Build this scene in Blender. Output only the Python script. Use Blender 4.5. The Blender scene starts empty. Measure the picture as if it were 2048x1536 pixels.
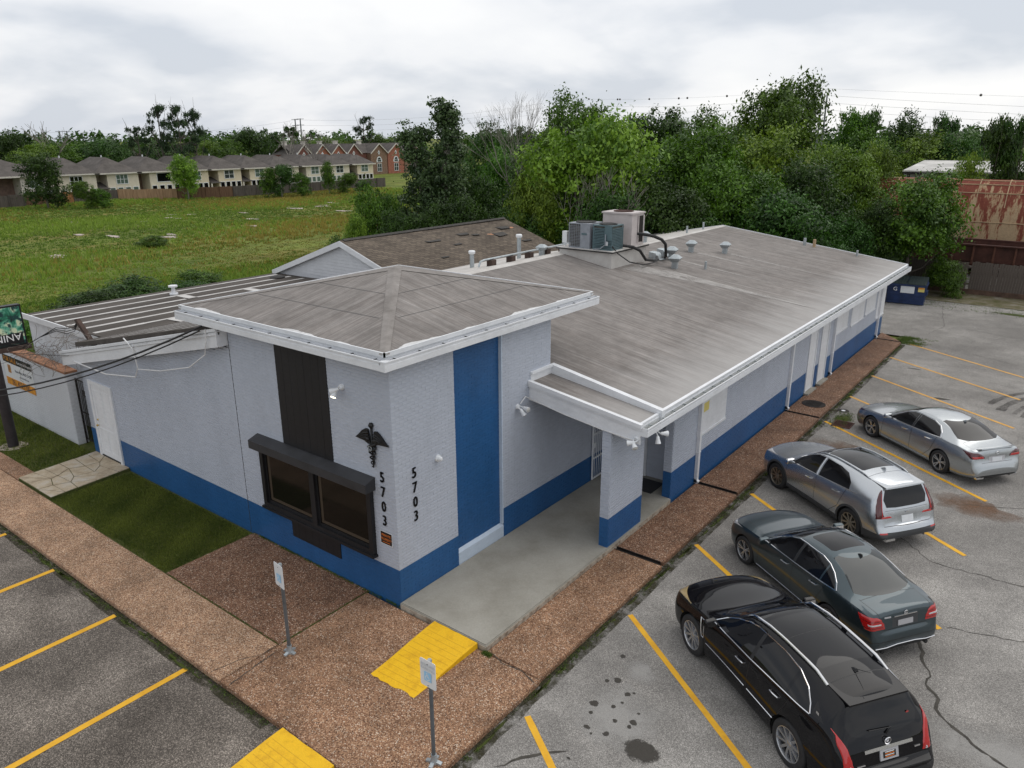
import bpy, bmesh, math, random
from math import sin, cos, pi, radians, sqrt, atan2, exp
from mathutils import Vector, Matrix
from mathutils.bvhtree import BVHTree
random.seed(7)
S = bpy.context.scene
COL = S.collection

# ------------------------------------------------------------------ camera
cam = bpy.data.cameras.new("camera"); camo = bpy.data.objects.new("camera", cam); COL.objects.link(camo)
cam.sensor_width = 36.0; cam.lens = 1521.0/2048.0*36.0; cam.clip_start = 0.1; cam.clip_end = 4000
PITCH, ROLL, YAW = radians(18.173), radians(-0.226), radians(-37.729)
camo.location = (9.949, -9.150, 9.15)
_f = Vector((sin(YAW)*cos(PITCH), cos(YAW)*cos(PITCH), -sin(PITCH)))
_r = Vector((cos(YAW), -sin(YAW), 0)); _u = _r.cross(_f)
_r2 = _r*cos(ROLL)+_u*sin(ROLL); _u2 = -_r*sin(ROLL)+_u*cos(ROLL)
camo.rotation_euler = Matrix(((_r2.x,_u2.x,-_f.x),(_r2.y,_u2.y,-_f.y),(_r2.z,_u2.z,-_f.z))).to_euler()
S.camera = camo

# ------------------------------------------------------------------ sky, sun, exposure
SUN_EL, SUN_AZ = radians(58), radians(25)        # azimuth clockwise from +Y
sd = Vector((sin(SUN_AZ)*cos(SUN_EL), cos(SUN_AZ)*cos(SUN_EL), sin(SUN_EL)))
W = bpy.data.worlds.new("World"); S.world = W; W.use_nodes = True
nt = W.node_tree; nt.nodes.clear()
def N(t, tree=None, **k):
    n = (tree or nt).nodes.new(t)
    for a, b in k.items(): setattr(n, a, b)
    return n
out = N('ShaderNodeOutputWorld'); bg = N('ShaderNodeBackground'); bg.inputs['Strength'].default_value = 0.1
sky = N('ShaderNodeTexSky', sky_type='NISHITA', sun_disc=False, sun_elevation=SUN_EL, sun_rotation=SUN_AZ)
sky.air_density = 1.0; sky.dust_density = 2.0
tc = N('ShaderNodeTexCoord'); sep = N('ShaderNodeSeparateXYZ')
L = nt.links.new
L(tc.outputs['Generated'], sep.inputs[0])
def wmath(op, a, b=None, c=None):
    n = N('ShaderNodeMath', operation=op)
    for i, v in enumerate((a, b, c)):
        if v is None: continue
        if isinstance(v, (int, float)): n.inputs[i].default_value = v
        else: L(v, n.inputs[i])
    return n.outputs[0]
zc = wmath('ADD', wmath('MAXIMUM', sep.outputs[2], 0.0), 0.30)
px = wmath('DIVIDE', sep.outputs[0], zc); py = wmath('DIVIDE', sep.outputs[1], zc)
cmb = N('ShaderNodeCombineXYZ'); L(px, cmb.inputs[0]); L(py, cmb.inputs[1]); cmb.inputs[2].default_value = 3.7
n1 = N('ShaderNodeTexNoise'); n1.inputs['Scale'].default_value = 1.25; n1.inputs['Detail'].default_value = 5; n1.inputs['Roughness'].default_value = 0.45; n1.inputs['Distortion'].default_value = 0.35
n2 = N('ShaderNodeTexNoise'); n2.inputs['Scale'].default_value = 3.6; n2.inputs['Detail'].default_value = 4; n2.inputs['Roughness'].default_value = 0.5
L(cmb.outputs[0], n1.inputs['Vector']); L(cmb.outputs[0], n2.inputs['Vector'])
nz = wmath('ADD', wmath('MULTIPLY', n1.outputs[0], 0.76), wmath('MULTIPLY', n2.outputs[0], 0.24))
dotn = N('ShaderNodeVectorMath', operation='DOT_PRODUCT'); L(tc.outputs['Generated'], dotn.inputs[0]); dotn.inputs[1].default_value = sd
glow = wmath('MULTIPLY', wmath('MAXIMUM', dotn.outputs['Value'], 0.0), 0.16)
nz2 = wmath('ADD', nz, glow)
rmp = N('ShaderNodeValToRGB'); L(nz2, rmp.inputs[0])
cr = rmp.color_ramp; cr.elements[0].position = 0.43; cr.elements[0].color = (0.66, 0.70, 0.765, 1)
cr.elements[1].position = 0.66; cr.elements[1].color = (1.0, 1.0, 1.0, 1)
e = cr.elements.new(0.495); e.color = (0.79, 0.815, 0.86, 1)
e = cr.elements.new(0.545); e.color = (0.90, 0.91, 0.935, 1)
sc = N('ShaderNodeVectorMath', operation='SCALE'); L(rmp.outputs[0], sc.inputs[0]); sc.inputs['Scale'].default_value = 10.6
mx = N('ShaderNodeMix', data_type='RGBA'); mx.inputs[0].default_value = 0.90
L(sky.outputs[0], mx.inputs[6]); L(sc.outputs[0], mx.inputs[7]); L(mx.outputs[2], bg.inputs['Color']); L(bg.outputs[0], out.inputs['Surface'])
sun = bpy.data.lights.new("sun", 'SUN'); sun.energy = 1.0; sun.angle = radians(55); sun.color = (1.0, 0.96, 0.9)
suno = bpy.data.objects.new("sun", sun); COL.objects.link(suno); suno.location = (0, 0, 60)
suno.rotation_euler = sd.to_track_quat('Z', 'Y').to_euler()
S.view_settings.view_transform = 'Standard'; S.view_settings.look = 'None'
S.view_settings.exposure = 0.0; S.view_settings.gamma = 1.0; S.view_settings.use_curve_mapping = False
S.render.engine = 'CYCLES'; S.render.resolution_x = 1024; S.render.resolution_y = 768
S.cycles.max_bounces = 6; S.cycles.transparent_max_bounces = 8

# ------------------------------------------------------------------ materials
MATS = {}
def pr(m): return m.node_tree.nodes['Principled BSDF']
def setc(p, c): p.inputs['Base Color'].default_value = (c[0], c[1], c[2], 1)
def mat(name, c, rough=0.6, metal=0.0, coat=0.0, spec=0.5, var=0.0, vscale=3.0, bump=0.0, bscale=40.0, emit=0.0):
    if name in MATS: return MATS[name]
    m = bpy.data.materials.new(name); m.use_nodes = True; p = pr(m); T = m.node_tree
    setc(p, c); p.inputs['Roughness'].default_value = rough; p.inputs['Metallic'].default_value = metal
    p.inputs['Coat Weight'].default_value = coat; p.inputs['Coat Roughness'].default_value = 0.03; p.inputs['Specular IOR Level'].default_value = spec
    if var or bump: co = N('ShaderNodeTexCoord', T).outputs['Object']
    if var:
        n = N('ShaderNodeTexNoise', T); n.inputs['Scale'].default_value = vscale; n.inputs['Detail'].default_value = 6; n.inputs['Roughness'].default_value = 0.6
        T.links.new(co, n.inputs['Vector'])
        r = N('ShaderNodeValToRGB', T); T.links.new(n.outputs[0], r.inputs[0])
        r.color_ramp.elements[0].position = 0.3; r.color_ramp.elements[1].position = 0.7
        r.color_ramp.elements[0].color = tuple(max(0, x*(1-var)) for x in c)+(1,); r.color_ramp.elements[1].color = tuple(min(1, x*(1+var)) for x in c)+(1,)
        T.links.new(r.outputs[0], p.inputs['Base Color'])
    if bump:
        n = N('ShaderNodeTexNoise', T); n.inputs['Scale'].default_value = bscale; n.inputs['Detail'].default_value = 4
        b = N('ShaderNodeBump', T); b.inputs['Strength'].default_value = bump; b.inputs['Distance'].default_value = 0.02
        T.links.new(co, n.inputs['Vector']); T.links.new(n.outputs[0], b.inputs['Height']); T.links.new(b.outputs[0], p.inputs['Normal'])
    if emit:
        p.inputs['Emission Color'].default_value = (c[0], c[1], c[2], 1); p.inputs['Emission Strength'].default_value = emit
    MATS[name] = m; return m
class G:
    """small node-graph helper for one material"""
    def __init__(s, name, rough=0.8, spec=0.3):
        s.m = bpy.data.materials.new(name); s.m.use_nodes = True; s.T = s.m.node_tree; s.p = pr(s.m)
        s.p.inputs['Roughness'].default_value = rough; s.p.inputs['Specular IOR Level'].default_value = spec
        s.co = N('ShaderNodeTexCoord', s.T).outputs['Object']; MATS[name] = s.m
    def lk(s, a, b): s.T.links.new(a, b)
    def mp(s, scale=(1,1,1), rot=(0,0,0), loc=(0,0,0), src=None):
        n = N('ShaderNodeMapping', s.T); n.inputs['Scale'].default_value = scale; n.inputs['Rotation'].default_value = rot; n.inputs['Location'].default_value = loc
        s.lk(src or s.co, n.inputs[0]); return n.outputs[0]
    def noise(s, scale, detail=5, rough=0.55, src=None, dist=0.0):
        n = N('ShaderNodeTexNoise', s.T); n.inputs['Scale'].default_value = scale; n.inputs['Detail'].default_value = detail
        n.inputs['Roughness'].default_value = rough; n.inputs['Distortion'].default_value = dist
        s.lk(src or s.co, n.inputs['Vector']); return n.outputs[0]
    def vor(s, scale, src=None, feature='F1', outp='Color'):
        n = N('ShaderNodeTexVoronoi', s.T, feature=feature); n.inputs['Scale'].default_value = scale; s.lk(src or s.co, n.inputs['Vector']); return n.outputs[outp]
    def ramp(s, f, stops, interp='LINEAR'):
        n = N('ShaderNodeValToRGB', s.T); s.lk(f, n.inputs[0]); r = n.color_ramp; r.interpolation = interp
        while len(r.elements) < len(stops): r.elements.new(0.5)
        for e, (q, c) in zip(r.elements, stops):
            e.position = q; e.color = (c[0], c[1], c[2], 1) if not isinstance(c, (int, float)) else (c, c, c, 1)
        return n.outputs[0]
    def mix(s, f, a, b, mode='MIX'):
        n = N('ShaderNodeMix', s.T, data_type='RGBA', blend_type=mode)
        for k, v in ((0, f), (6, a), (7, b)):
            if isinstance(v, (int, float)): n.inputs[k].default_value = v if k == 0 else (v, v, v, 1)
            elif isinstance(v, tuple): n.inputs[k].default_value = (v[0], v[1], v[2], 1)
            else: s.lk(v, n.inputs[k])
        return n.outputs[2]
    def math(s, op, a, b=0.0, clamp=False):
        n = N('ShaderNodeMath', s.T, operation=op, use_clamp=clamp)
        for i, v in enumerate((a, b)):
            if isinstance(v, (int, float)): n.inputs[i].default_value = v
            else: s.lk(v, n.inputs[i])
        return n.outputs[0]
    def xyz(s, src=None):
        n = N('ShaderNodeSeparateXYZ', s.T); s.lk(src or s.co, n.inputs[0]); return n.outputs
    def col(s, c): s.lk(c, s.p.inputs['Base Color'])
    def bump(s, h, strength=0.4, dist=0.01):
        b = N('ShaderNodeBump', s.T); b.inputs['Strength'].default_value = strength; b.inputs['Distance'].default_value = dist
        s.lk(h, b.inputs['Height']); s.lk(b.outputs[0], s.p.inputs['Normal'])
    def attr(s, name):
        n = N('ShaderNodeAttribute', s.T); n.attribute_name = name; return n

# ------------------------------------------------------------------ mesh helpers
WM = {}                                   # world matrix of every thing / part
def thing(name, label, cat, loc=(0,0,0), rz=0.0, group=None):
    o = bpy.data.objects.new(name, None); COL.objects.link(o); o.empty_display_size = 0.2
    o.location = loc; o.rotation_euler = (0,0,rz); WM[o.name] = Matrix.Translation(loc) @ Matrix.Rotation(rz, 4, 'Z')
    return tag(o, label, cat, group)
def tag(o, label=None, cat=None, group=None, kind=None):
    if label: o['label'] = label
    if cat: o['category'] = cat
    if group: o['group'] = group
    if kind: o['kind'] = kind
    return o
def link(name, me, m=None, parent=None):
    o = bpy.data.objects.new(name, me); COL.objects.link(o)
    if m is not None and not me.materials: me.materials.append(MATS[m] if isinstance(m, str) else m)
    if parent is not None: o.parent = parent; WM[o.name] = WM[parent.name]
    else: WM[o.name] = Matrix()
    return o
class MB:
    def __init__(s): s.v = []; s.f = []; s.col = []
    def q(s, *pts):
        i = len(s.v); s.v += [tuple(p) for p in pts]; s.f.append(tuple(range(i, i+len(pts)))); return s
    def box(s, a, b):
        x0,y0,z0 = a; x1,y1,z1 = b
        if x0 > x1: x0,x1 = x1,x0
        if y0 > y1: y0,y1 = y1,y0
        if z0 > z1: z0,z1 = z1,z0
        i = len(s.v); s.v += [(x0,y0,z0),(x1,y0,z0),(x1,y1,z0),(x0,y1,z0),(x0,y0,z1),(x1,y0,z1),(x1,y1,z1),(x0,y1,z1)]
        s.f += [tuple(i+k for k in t) for t in ((0,3,2,1),(4,5,6,7),(0,1,5,4),(1,2,6,5),(2,3,7,6),(3,0,4,7))]; return s
    def hexa(s, p):                       # 8 points: bottom ring then top ring (counter-clockwise from above)
        i = len(s.v); s.v += [tuple(x) for x in p]
        s.f += [tuple(i+k for k in t) for t in ((0,3,2,1),(4,5,6,7),(0,1,5,4),(1,2,6,5),(2,3,7,6),(3,0,4,7))]; return s
    def obox(s, c, ax, ay, az):           # centre and three half-axis vectors
        c,ax,ay,az = map(Vector,(c,ax,ay,az))
        return s.hexa([c-ax-ay-az,c+ax-ay-az,c+ax+ay-az,c-ax+ay-az,c-ax-ay+az,c+ax-ay+az,c+ax+ay+az,c-ax+ay+az])
    def prism(s, poly, d):                # planar polygon (3D points) extruded by vector d
        d = Vector(d); n = len(poly); i = len(s.v); P = [Vector(p) for p in poly]
        s.v += [tuple(p) for p in P]+[tuple(p+d) for p in P]
        s.f.append(tuple(i+k for k in reversed(range(n)))); s.f.append(tuple(i+n+k for k in range(n)))
        for k in range(n): s.f.append((i+k, i+(k+1)%n, i+n+(k+1)%n, i+n+k))
        return s
    def tube(s, pts, r, n=8, cap=True):
        P = [Vector(p) for p in pts]; R = r if isinstance(r, (list, tuple)) else [r]*len(P); i0 = len(s.v); up = None
        for k, p in enumerate(P):
            t = (P[min(k+1,len(P)-1)]-P[max(k-1,0)])
            t = t.normalized() if t.length > 1e-9 else Vector((0,0,1))
            if up is None: up = Vector((0,0,1)) if abs(t.z) < 0.9 else Vector((1,0,0))
            a = t.cross(up); a = a.normalized() if a.length > 1e-6 else t.orthogonal().normalized()
            b = a.cross(t).normalized(); up = b
            for j in range(n):
                w = 2*pi*j/n; s.v.append(tuple(p+(a*cos(w)+b*sin(w))*R[k]))
        for k in range(len(P)-1):
            for j in range(n):
                s.f.append((i0+k*n+j, i0+k*n+(j+1)%n, i0+(k+1)*n+(j+1)%n, i0+(k+1)*n+j))
        if cap:
            s.f.append(tuple(i0+j for j in reversed(range(n)))); s.f.append(tuple(i0+(len(P)-1)*n+j for j in range(n)))
        return s
    def lathe(s, prof, o=(0,0,0), axis='Z', n=24):        # prof: list of (radius, height)
        o = Vector(o); i0 = len(s.v)
        for r, h in prof:
            for j in range(n):
                w = 2*pi*j/n; c, d = r*cos(w), r*sin(w)
                p = {'Z':(c,d,h),'Y':(c,h,d),'X':(h,c,d)}[axis]; s.v.append(tuple(o+Vector(p)))
        for k in range(len(prof)-1):
            for j in range(n):
                t = (i0+k*n+j, i0+k*n+(j+1)%n, i0+(k+1)*n+(j+1)%n, i0+(k+1)*n+j)
                s.f.append(t if axis != 'Y' else t[::-1])
        return s
    def mesh(s, name, m=None, smooth=False, M=None):
        me = bpy.data.meshes.new(name)
        v = s.v if M is None else [tuple(M @ Vector(p)) for p in s.v]
        me.from_pydata(v, [], s.f)
        if smooth is not False:
            me.shade_smooth()
            if smooth is not True: me.set_sharp_from_angle(angle=radians(smooth))
        if m is not None: me.materials.append(MATS[m] if isinstance(m, str) else m)
        me.update(); return me
    def build(s, name, m, parent=None, smooth=False, local=False, kind=None):
        M = None
        if parent is not None and not local: M = WM[parent.name].inverted()
        o = link(name, s.mesh(name, m, smooth, M), None, parent)
        if kind: o['kind'] = kind
        return o
def copy_tree(o, parent=None):
    c = o.copy(); COL.objects.link(c); c.parent = parent
    WM[c.name] = WM.get(o.name, Matrix())
    for ch in [x for x in bpy.data.objects if x.parent == o]: copy_tree(ch, c)
    return c
def text_mb(txt, size, M, ext=0.004, align='CENTER', sx=1.0):
    """flat letters; M maps text plane (x right, y up, z out) to world"""
    cu = bpy.data.curves.new('letters', 'FONT'); cu.body = txt; cu.size = size; cu.extrude = ext; cu.align_x = align; cu.resolution_u = 3
    o = bpy.data.objects.new('letters', cu); COL.objects.link(o)
    dg = bpy.context.evaluated_depsgraph_get(); me = o.evaluated_get(dg).to_mesh()
    b = MB(); b.v = [tuple(M @ Vector((v.co.x*sx, v.co.y, v.co.z))) for v in me.vertices]; b.f = [tuple(p.vertices) for p in me.polygons]
    o.evaluated_get(dg).to_mesh_clear(); bpy.data.objects.remove(o); bpy.data.curves.remove(cu); return b
def frame(o, right, up):
    r = Vector(right).normalized(); u = Vector(up).normalized(); n = r.cross(u)
    return Matrix(((r.x,u.x,n.x,o[0]),(r.y,u.y,n.y,o[1]),(r.z,u.z,n.z,o[2]),(0,0,0,1)))
def rnd(a, b): return random.uniform(a, b)
def sm(t): t = max(0.0, min(1.0, t)); return t*t*(3-2*t)
def gz(x, y):                             # natural ground height
    return -0.16 - 1.34*sm((-x-22)/92.0)
# ================================================================== surface materials
def mk_materials():
    g = G('asphalt', 0.9, 0.25)
    big = g.noise(0.22, 5, 0.6); med = g.noise(1.7, 6, 0.62); fine = g.noise(75, 3, 0.75); grit = g.vor(95)
    c = g.ramp(big, [(0.33,(0.185,0.175,0.163)),(0.5,(0.265,0.252,0.235)),(0.68,(0.365,0.348,0.325))])
    c = g.mix(g.math('MULTIPLY', g.ramp(med, [(0.35,1.0),(0.62,0.0)]), 0.42), c, (0.145,0.138,0.13))
    s = g.ramp(g.xyz(grit)[0], [(0.0,0.35),(0.5,0.92),(0.85,1.35),(1.0,2.0)]); c = g.mix(0.72, c, s, 'MULTIPLY')
    c = g.mix(0.6, c, g.ramp(fine, [(0.3,0.45),(0.7,1.5)]), 'MULTIPLY'); g.col(c)
    g.bump(g.math('ADD', fine, g.xyz(grit)[0]), 0.45, 0.006)
    # front bays are browner and coarser
    g = G('asphalt_front', 0.9, 0.25)
    big = g.noise(0.45, 5, 0.6); grit = g.vor(70); fine = g.noise(60, 3, 0.75)
    c = g.ramp(big, [(0.34,(0.095,0.082,0.070)),(0.52,(0.16,0.139,0.119)),(0.70,(0.265,0.232,0.20))])
    c = g.mix(0.85, c, g.ramp(g.xyz(grit)[0], [(0.0,0.3),(0.5,0.85),(0.8,1.35),(1.0,2.6)]), 'MULTIPLY')
    c = g.mix(0.6, c, g.ramp(fine, [(0.3,0.5),(0.7,1.5)]), 'MULTIPLY'); g.col(c); g.bump(g.math('ADD', fine, g.xyz(grit)[1]), 0.5, 0.008)
    def aggregate(name, a, b, c3, dark):
        g = G(name, 0.85, 0.3); v = g.vor(62); v2 = g.vor(140); big = g.noise(0.9, 5, 0.6); mid = g.noise(4.5, 5, 0.6)
        c = g.ramp(g.xyz(v)[0], [(0.0,dark),(0.25,a),(0.6,b),(0.9,c3),(1.0,(0.62,0.52,0.42))])
        c = g.mix(0.5, c, g.ramp(g.xyz(v2)[1], [(0,0.5),(1,1.5)]), 'MULTIPLY')
        c = g.mix(0.9, c, g.ramp(big, [(0.3,0.62),(0.55,1.0),(0.75,1.2)]), 'MULTIPLY')
        c = g.mix(0.6, c, g.ramp(mid, [(0.3,0.7),(0.7,1.22)]), 'MULTIPLY')
        g.col(c); g.bump(g.vor(62, outp='Distance'), 0.5, 0.008)
    aggregate('aggregate', (0.25,0.142,0.085), (0.40,0.242,0.148), (0.55,0.37,0.235), (0.12,0.066,0.042))
    aggregate('aggregate_dark', (0.135,0.068,0.040), (0.215,0.113,0.068), (0.33,0.19,0.115), (0.058,0.031,0.021))
    aggregate('aggregate_mid', (0.19,0.098,0.056), (0.30,0.167,0.098), (0.44,0.272,0.163), (0.085,0.046,0.029))
    g = G('concrete', 0.85, 0.3); big = g.noise(0.9, 6, 0.6); fn = g.noise(30, 5, 0.7)
    c = g.ramp(big, [(0.3,(0.24,0.225,0.19)),(0.5,(0.31,0.295,0.255)),(0.7,(0.36,0.345,0.305))])
    g.col(g.mix(0.4, c, g.ramp(fn, [(0.3,0.75),(0.7,1.2)]), 'MULTIPLY')); g.bump(fn, 0.15, 0.005)
    g = G('concrete_edge', 0.9, 0.3); big = g.noise(6, 6, 0.7); c = g.ramp(big, [(0.35,(0.16,0.12,0.085)),(0.5,(0.36,0.31,0.25)),(0.7,(0.46,0.42,0.35))]); g.col(c); g.bump(big, 0.6, 0.02)
    g = G('flagstone_material', 0.85, 0.3); n = g.noise(2.2, 6, 0.65); fn = g.noise(26, 4, 0.7)
    c = g.ramp(n, [(0.3,(0.30,0.235,0.16)),(0.5,(0.44,0.365,0.265)),(0.72,(0.50,0.465,0.41))]); g.col(g.mix(0.5, c, g.ramp(fn, [(0.3,0.7),(0.7,1.2)]), 'MULTIPLY')); g.bump(fn, 0.3, 0.01)
    def paint(name, c, rough=0.45, dirt=(0.75,1.04), fine=0.1):
        g = G(name, rough, 0.4); n = g.noise(1.1, 6, 0.6, src=g.mp((1,1,0.45))); f = g.noise(18, 4, 0.6)
        bk = g.noise(1.0, 2, 0.5, src=g.mp((4.7,4.7,14.3))); c = g.mix(1.0, c, g.ramp(bk, [(0.3,1-.4*fine-.035),(0.7,1+.4*fine+.03)]), 'MULTIPLY'); k = g.mix(0.9, c, g.ramp(n, [(0.28,dirt[0]),(0.55,1.0),(0.8,dirt[1])]), 'MULTIPLY'); g.col(g.mix(1.0, k, g.ramp(f, [(0.3,1-fine),(0.7,1+fine)]), 'MULTIPLY')); g.bump(f, 0.08, 0.004)
    paint('paint_white', (0.445,0.478,0.545), 0.5, (0.9,1.03), 0.03)
    paint('paint_trim', (0.74,0.755,0.78), 0.4, (0.88,1.02), 0.03)
    paint('paint_sill', (0.52,0.60,0.70), 0.4, (0.9,1.03), 0.03)
    paint('paint_blue', (0.020,0.095,0.245), 0.38, (0.82,1.12), 0.06)
    paint('paint_black', (0.012,0.012,0.014), 0.5, (0.7,1.4), 0.15)
    paint('paint_lilac', (0.63,0.64,0.66), 0.6, (0.8,1.03), 0.05)
    paint('paint_house_white', (0.60,0.615,0.645), 0.5, (0.88,1.03), 0.03)
    g = G('paint_yellow', 0.55, 0.4); n = g.noise(5, 6, 0.65); f = g.noise(55, 3, 0.7)
    c = g.ramp(n, [(0.28,(0.62,0.33,0.006)),(0.5,(0.80,0.46,0.008)),(0.75,(0.84,0.50,0.012))]); g.col(g.mix(0.5, c, g.ramp(f, [(0.25,0.6),(0.55,1.0)]), 'MULTIPLY')); g.bump(f, 0.25, 0.004)
    g = G('paint_line', 0.7, 0.3); n = g.noise(3, 6, 0.7); f = g.noise(60, 3, 0.8)
    c = g.ramp(n, [(0.3,(0.62,0.31,0.02)),(0.6,(0.76,0.42,0.03))]); c = g.mix(g.ramp(f, [(0.66,0.0),(0.72,1.0)]), c, (0.25,0.2,0.13)); g.col(c); g.bump(f, 0.3, 0.004)
    g = G('paint_line_old', 0.75, 0.3); n = g.noise(3, 6, 0.7); f = g.noise(40, 3, 0.8)
    c = g.ramp(n, [(0.3,(0.52,0.27,0.05)),(0.6,(0.66,0.37,0.09))]); c = g.mix(g.ramp(f, [(0.6,0.0),(0.68,1.0)]), c, (0.25,0.22,0.17)); g.col(c)
    # built-up roofing: streaks follow the fall of the roof
    def roof(name, rot, edge=None):
        g = G(name, 0.85, 0.25); co = g.mp((1,1,1), (0,0,rot))
        st = g.noise(1.0, 7, 0.75, src=g.mp((0.22,6.5,1), src=co)); st2 = g.noise(1.0, 5, 0.75, src=g.mp((0.7,30,1), src=co)); big = g.noise(0.35, 4, 0.6); fn = g.noise(60, 3, 0.7)
        lap = g.math('FRACT', g.math('MULTIPLY', g.xyz(co)[1], 1.09)); lapd = g.ramp(lap, [(0.0,0.72),(0.05,0.97),(0.5,1.0),(0.96,1.04),(1.0,0.8)])
        c = g.ramp(st, [(0.25,(0.130,0.113,0.103)),(0.45,(0.205,0.186,0.173)),(0.6,(0.245,0.227,0.214)),(0.8,(0.31,0.293,0.28))])
        c = g.mix(0.85, c, g.ramp(st2, [(0.3,0.6),(0.62,1.14)]), 'MULTIPLY'); c = g.mix(0.8 if edge else 0.3, c, lapd, 'MULTIPLY'); blot = g.noise(2.4, 6, 0.7); c = g.mix(0.7, c, g.ramp(blot, [(0.3,0.7),(0.7,1.25)]), 'MULTIPLY')
        c = g.mix(0.6, c, g.ramp(big, [(0.3,0.8),(0.7,1.25)]), 'MULTIPLY'); c = g.mix(0.4, c, g.ramp(fn, [(0.3,0.75),(0.7,1.25)]), 'MULTIPLY')
        if edge:
            x = g.xyz()[0]; d = g.math('ADD', x, g.math('MULTIPLY', g.noise(0.8, 6, 0.7, src=g.mp((0.5,2.2,1))), 2.6))
            c = g.mix(g.math('MULTIPLY', g.ramp(d, [(0.0,0.0),(1.0,1.0)]), 0.0), c, (0.5,0.49,0.48))
            f = g.ramp(g.math('DIVIDE', g.math('SUBTRACT', d, edge[0]), edge[1]), [(0.0,0.0),(1.0,1.0)])
            c = g.mix(g.math('MULTIPLY', f, 0.62), c, (0.43,0.42,0.41))
        g.col(c); g.bump(fn, 0.15, 0.004)
    roof('roof_main', 0.0, (2.2,1.9)); roof('roof_tower_front', pi/2); roof('roof_tower_side', 0.0)
    g = G('roof_coating', 0.7, 0.3); n = g.noise(1.4, 6, 0.65); c = g.ramp(n, [(0.3,(0.40,0.375,0.35)),(0.55,(0.52,0.50,0.475)),(0.8,(0.60,0.59,0.57))]); g.col(c)
    g = G('roof_pale', 0.8, 0.25); n = g.noise(2.2, 6, 0.7); g.p.inputs['Base Color'].default_value = (0.46,0.44,0.42,1); g.lk(g.math('MULTIPLY', g.ramp(n, [(0.3,0.35),(0.65,1.0)]), 0.75), g.p.inputs['Alpha'])
    g = G('roof_hip', 0.85, 0.25); n = g.noise(2.5, 6, 0.7); g.col(g.ramp(n, [(0.3,(0.17,0.155,0.143)),(0.6,(0.27,0.25,0.235)),(0.8,(0.36,0.34,0.32))]))
    g = G('roof_wing', 0.85, 0.25); n = g.noise(0.5, 6, 0.65, src=g.mp((3,0.4,1))); f = g.noise(30, 4, 0.7)
    c = g.ramp(n, [(0.3,(0.048,0.041,0.035)),(0.55,(0.082,0.071,0.062)),(0.8,(0.12,0.106,0.095))]); g.col(g.mix(0.5, c, g.ramp(f, [(0.3,0.7),(0.7,1.3)]), 'MULTIPLY'))
    g = G('roof_stripe', 0.8, 0.3); n = g.noise(2.6, 6, 0.75, src=g.mp((1,0.5,1))); c = g.ramp(n, [(0.26,(0.10,0.09,0.08)),(0.36,(0.42,0.40,0.385)),(0.65,(0.58,0.57,0.555))]); g.col(c)
    g = G('shingles', 0.9, 0.2)
    u = g.xyz()[0]; v = g.xyz()[1]
    cmbn = N('ShaderNodeCombineXYZ', g.T); g.lk(v, cmbn.inputs[0]); g.lk(u, cmbn.inputs[1])
    b = N('ShaderNodeTexBrick', g.T); g.lk(cmbn.outputs[0], b.inputs['Vector']); b.inputs['Scale'].default_value = 1.0
    b.inputs['Brick Width'].default_value = 0.31; b.inputs['Row Height'].default_value = 0.135; b.inputs['Mortar Size'].default_value = 0.008; b.inputs['Bias'].default_value = -0.1
    b.inputs['Color1'].default_value = (0.105,0.085,0.068,1); b.inputs['Color2'].default_value = (0.165,0.135,0.105,1); b.inputs['Mortar'].default_value = (0.035,0.03,0.026,1)
    big = g.noise(0.6, 5, 0.6); fnn = g.noise(7, 4, 0.7)
    c = g.mix(0.9, b.outputs[0], g.ramp(big, [(0.3,0.75),(0.7,1.2)]), 'MULTIPLY'); c = g.mix(0.7, c, g.ramp(fnn, [(0.3,0.7),(0.7,1.3)]), 'MULTIPLY'); g.col(c); g.bump(b.outputs[1], -0.5, 0.02)
    g = G('house_shingles', 0.9, 0.2); n = g.noise(0.7, 6, 0.7); f = g.noise(5, 4, 0.7); c = g.ramp(n, [(0.3,(0.070,0.063,0.058)),(0.6,(0.115,0.103,0.095)),(0.8,(0.15,0.135,0.124))]); g.col(g.mix(0.5, c, g.ramp(f, [(0.3,0.7),(0.7,1.3)]), 'MULTIPLY'))
    # grass and foliage
    g = G('field_soil', 0.95, 0.15)
    n1 = g.noise(0.05, 6, 0.6); n2 = g.noise(0.35, 6, 0.65); n3 = g.noise(5, 4, 0.7); dry = g.noise(0.09, 5, 0.65, src=g.mp((1.6,0.5,1), loc=(13,5,0)))
    c = g.ramp(n1, [(0.3,(0.085,0.120,0.022)),(0.5,(0.125,0.160,0.030)),(0.7,(0.165,0.190,0.042))])
    c = g.mix(g.ramp(dry, [(0.5,0.0),(0.72,0.8)]), c, (0.25,0.195,0.065))
    c = g.mix(0.8, c, g.ramp(n2, [(0.3,0.6),(0.7,1.35)]), 'MULTIPLY'); c = g.mix(0.7, c, g.ramp(n3, [(0.3,0.55),(0.7,1.4)]), 'MULTIPLY'); g.col(c); g.bump(n3, 0.6, 0.15)
    g = G('soil', 0.95, 0.15); n = g.noise(4, 6, 0.7); g.col(g.ramp(n, [(0.3,(0.05,0.068,0.016)),(0.55,(0.085,0.095,0.03)),(0.75,(0.15,0.125,0.07))])); g.bump(n, 0.5, 0.03)
    g = G('dry_soil', 0.95, 0.15); n = g.noise(1.3, 6, 0.7); g.col(g.ramp(n, [(0.3,(0.06,0.065,0.02)),(0.5,(0.13,0.115,0.07)),(0.7,(0.22,0.20,0.17))])); g.bump(n, 0.5, 0.03)
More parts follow.
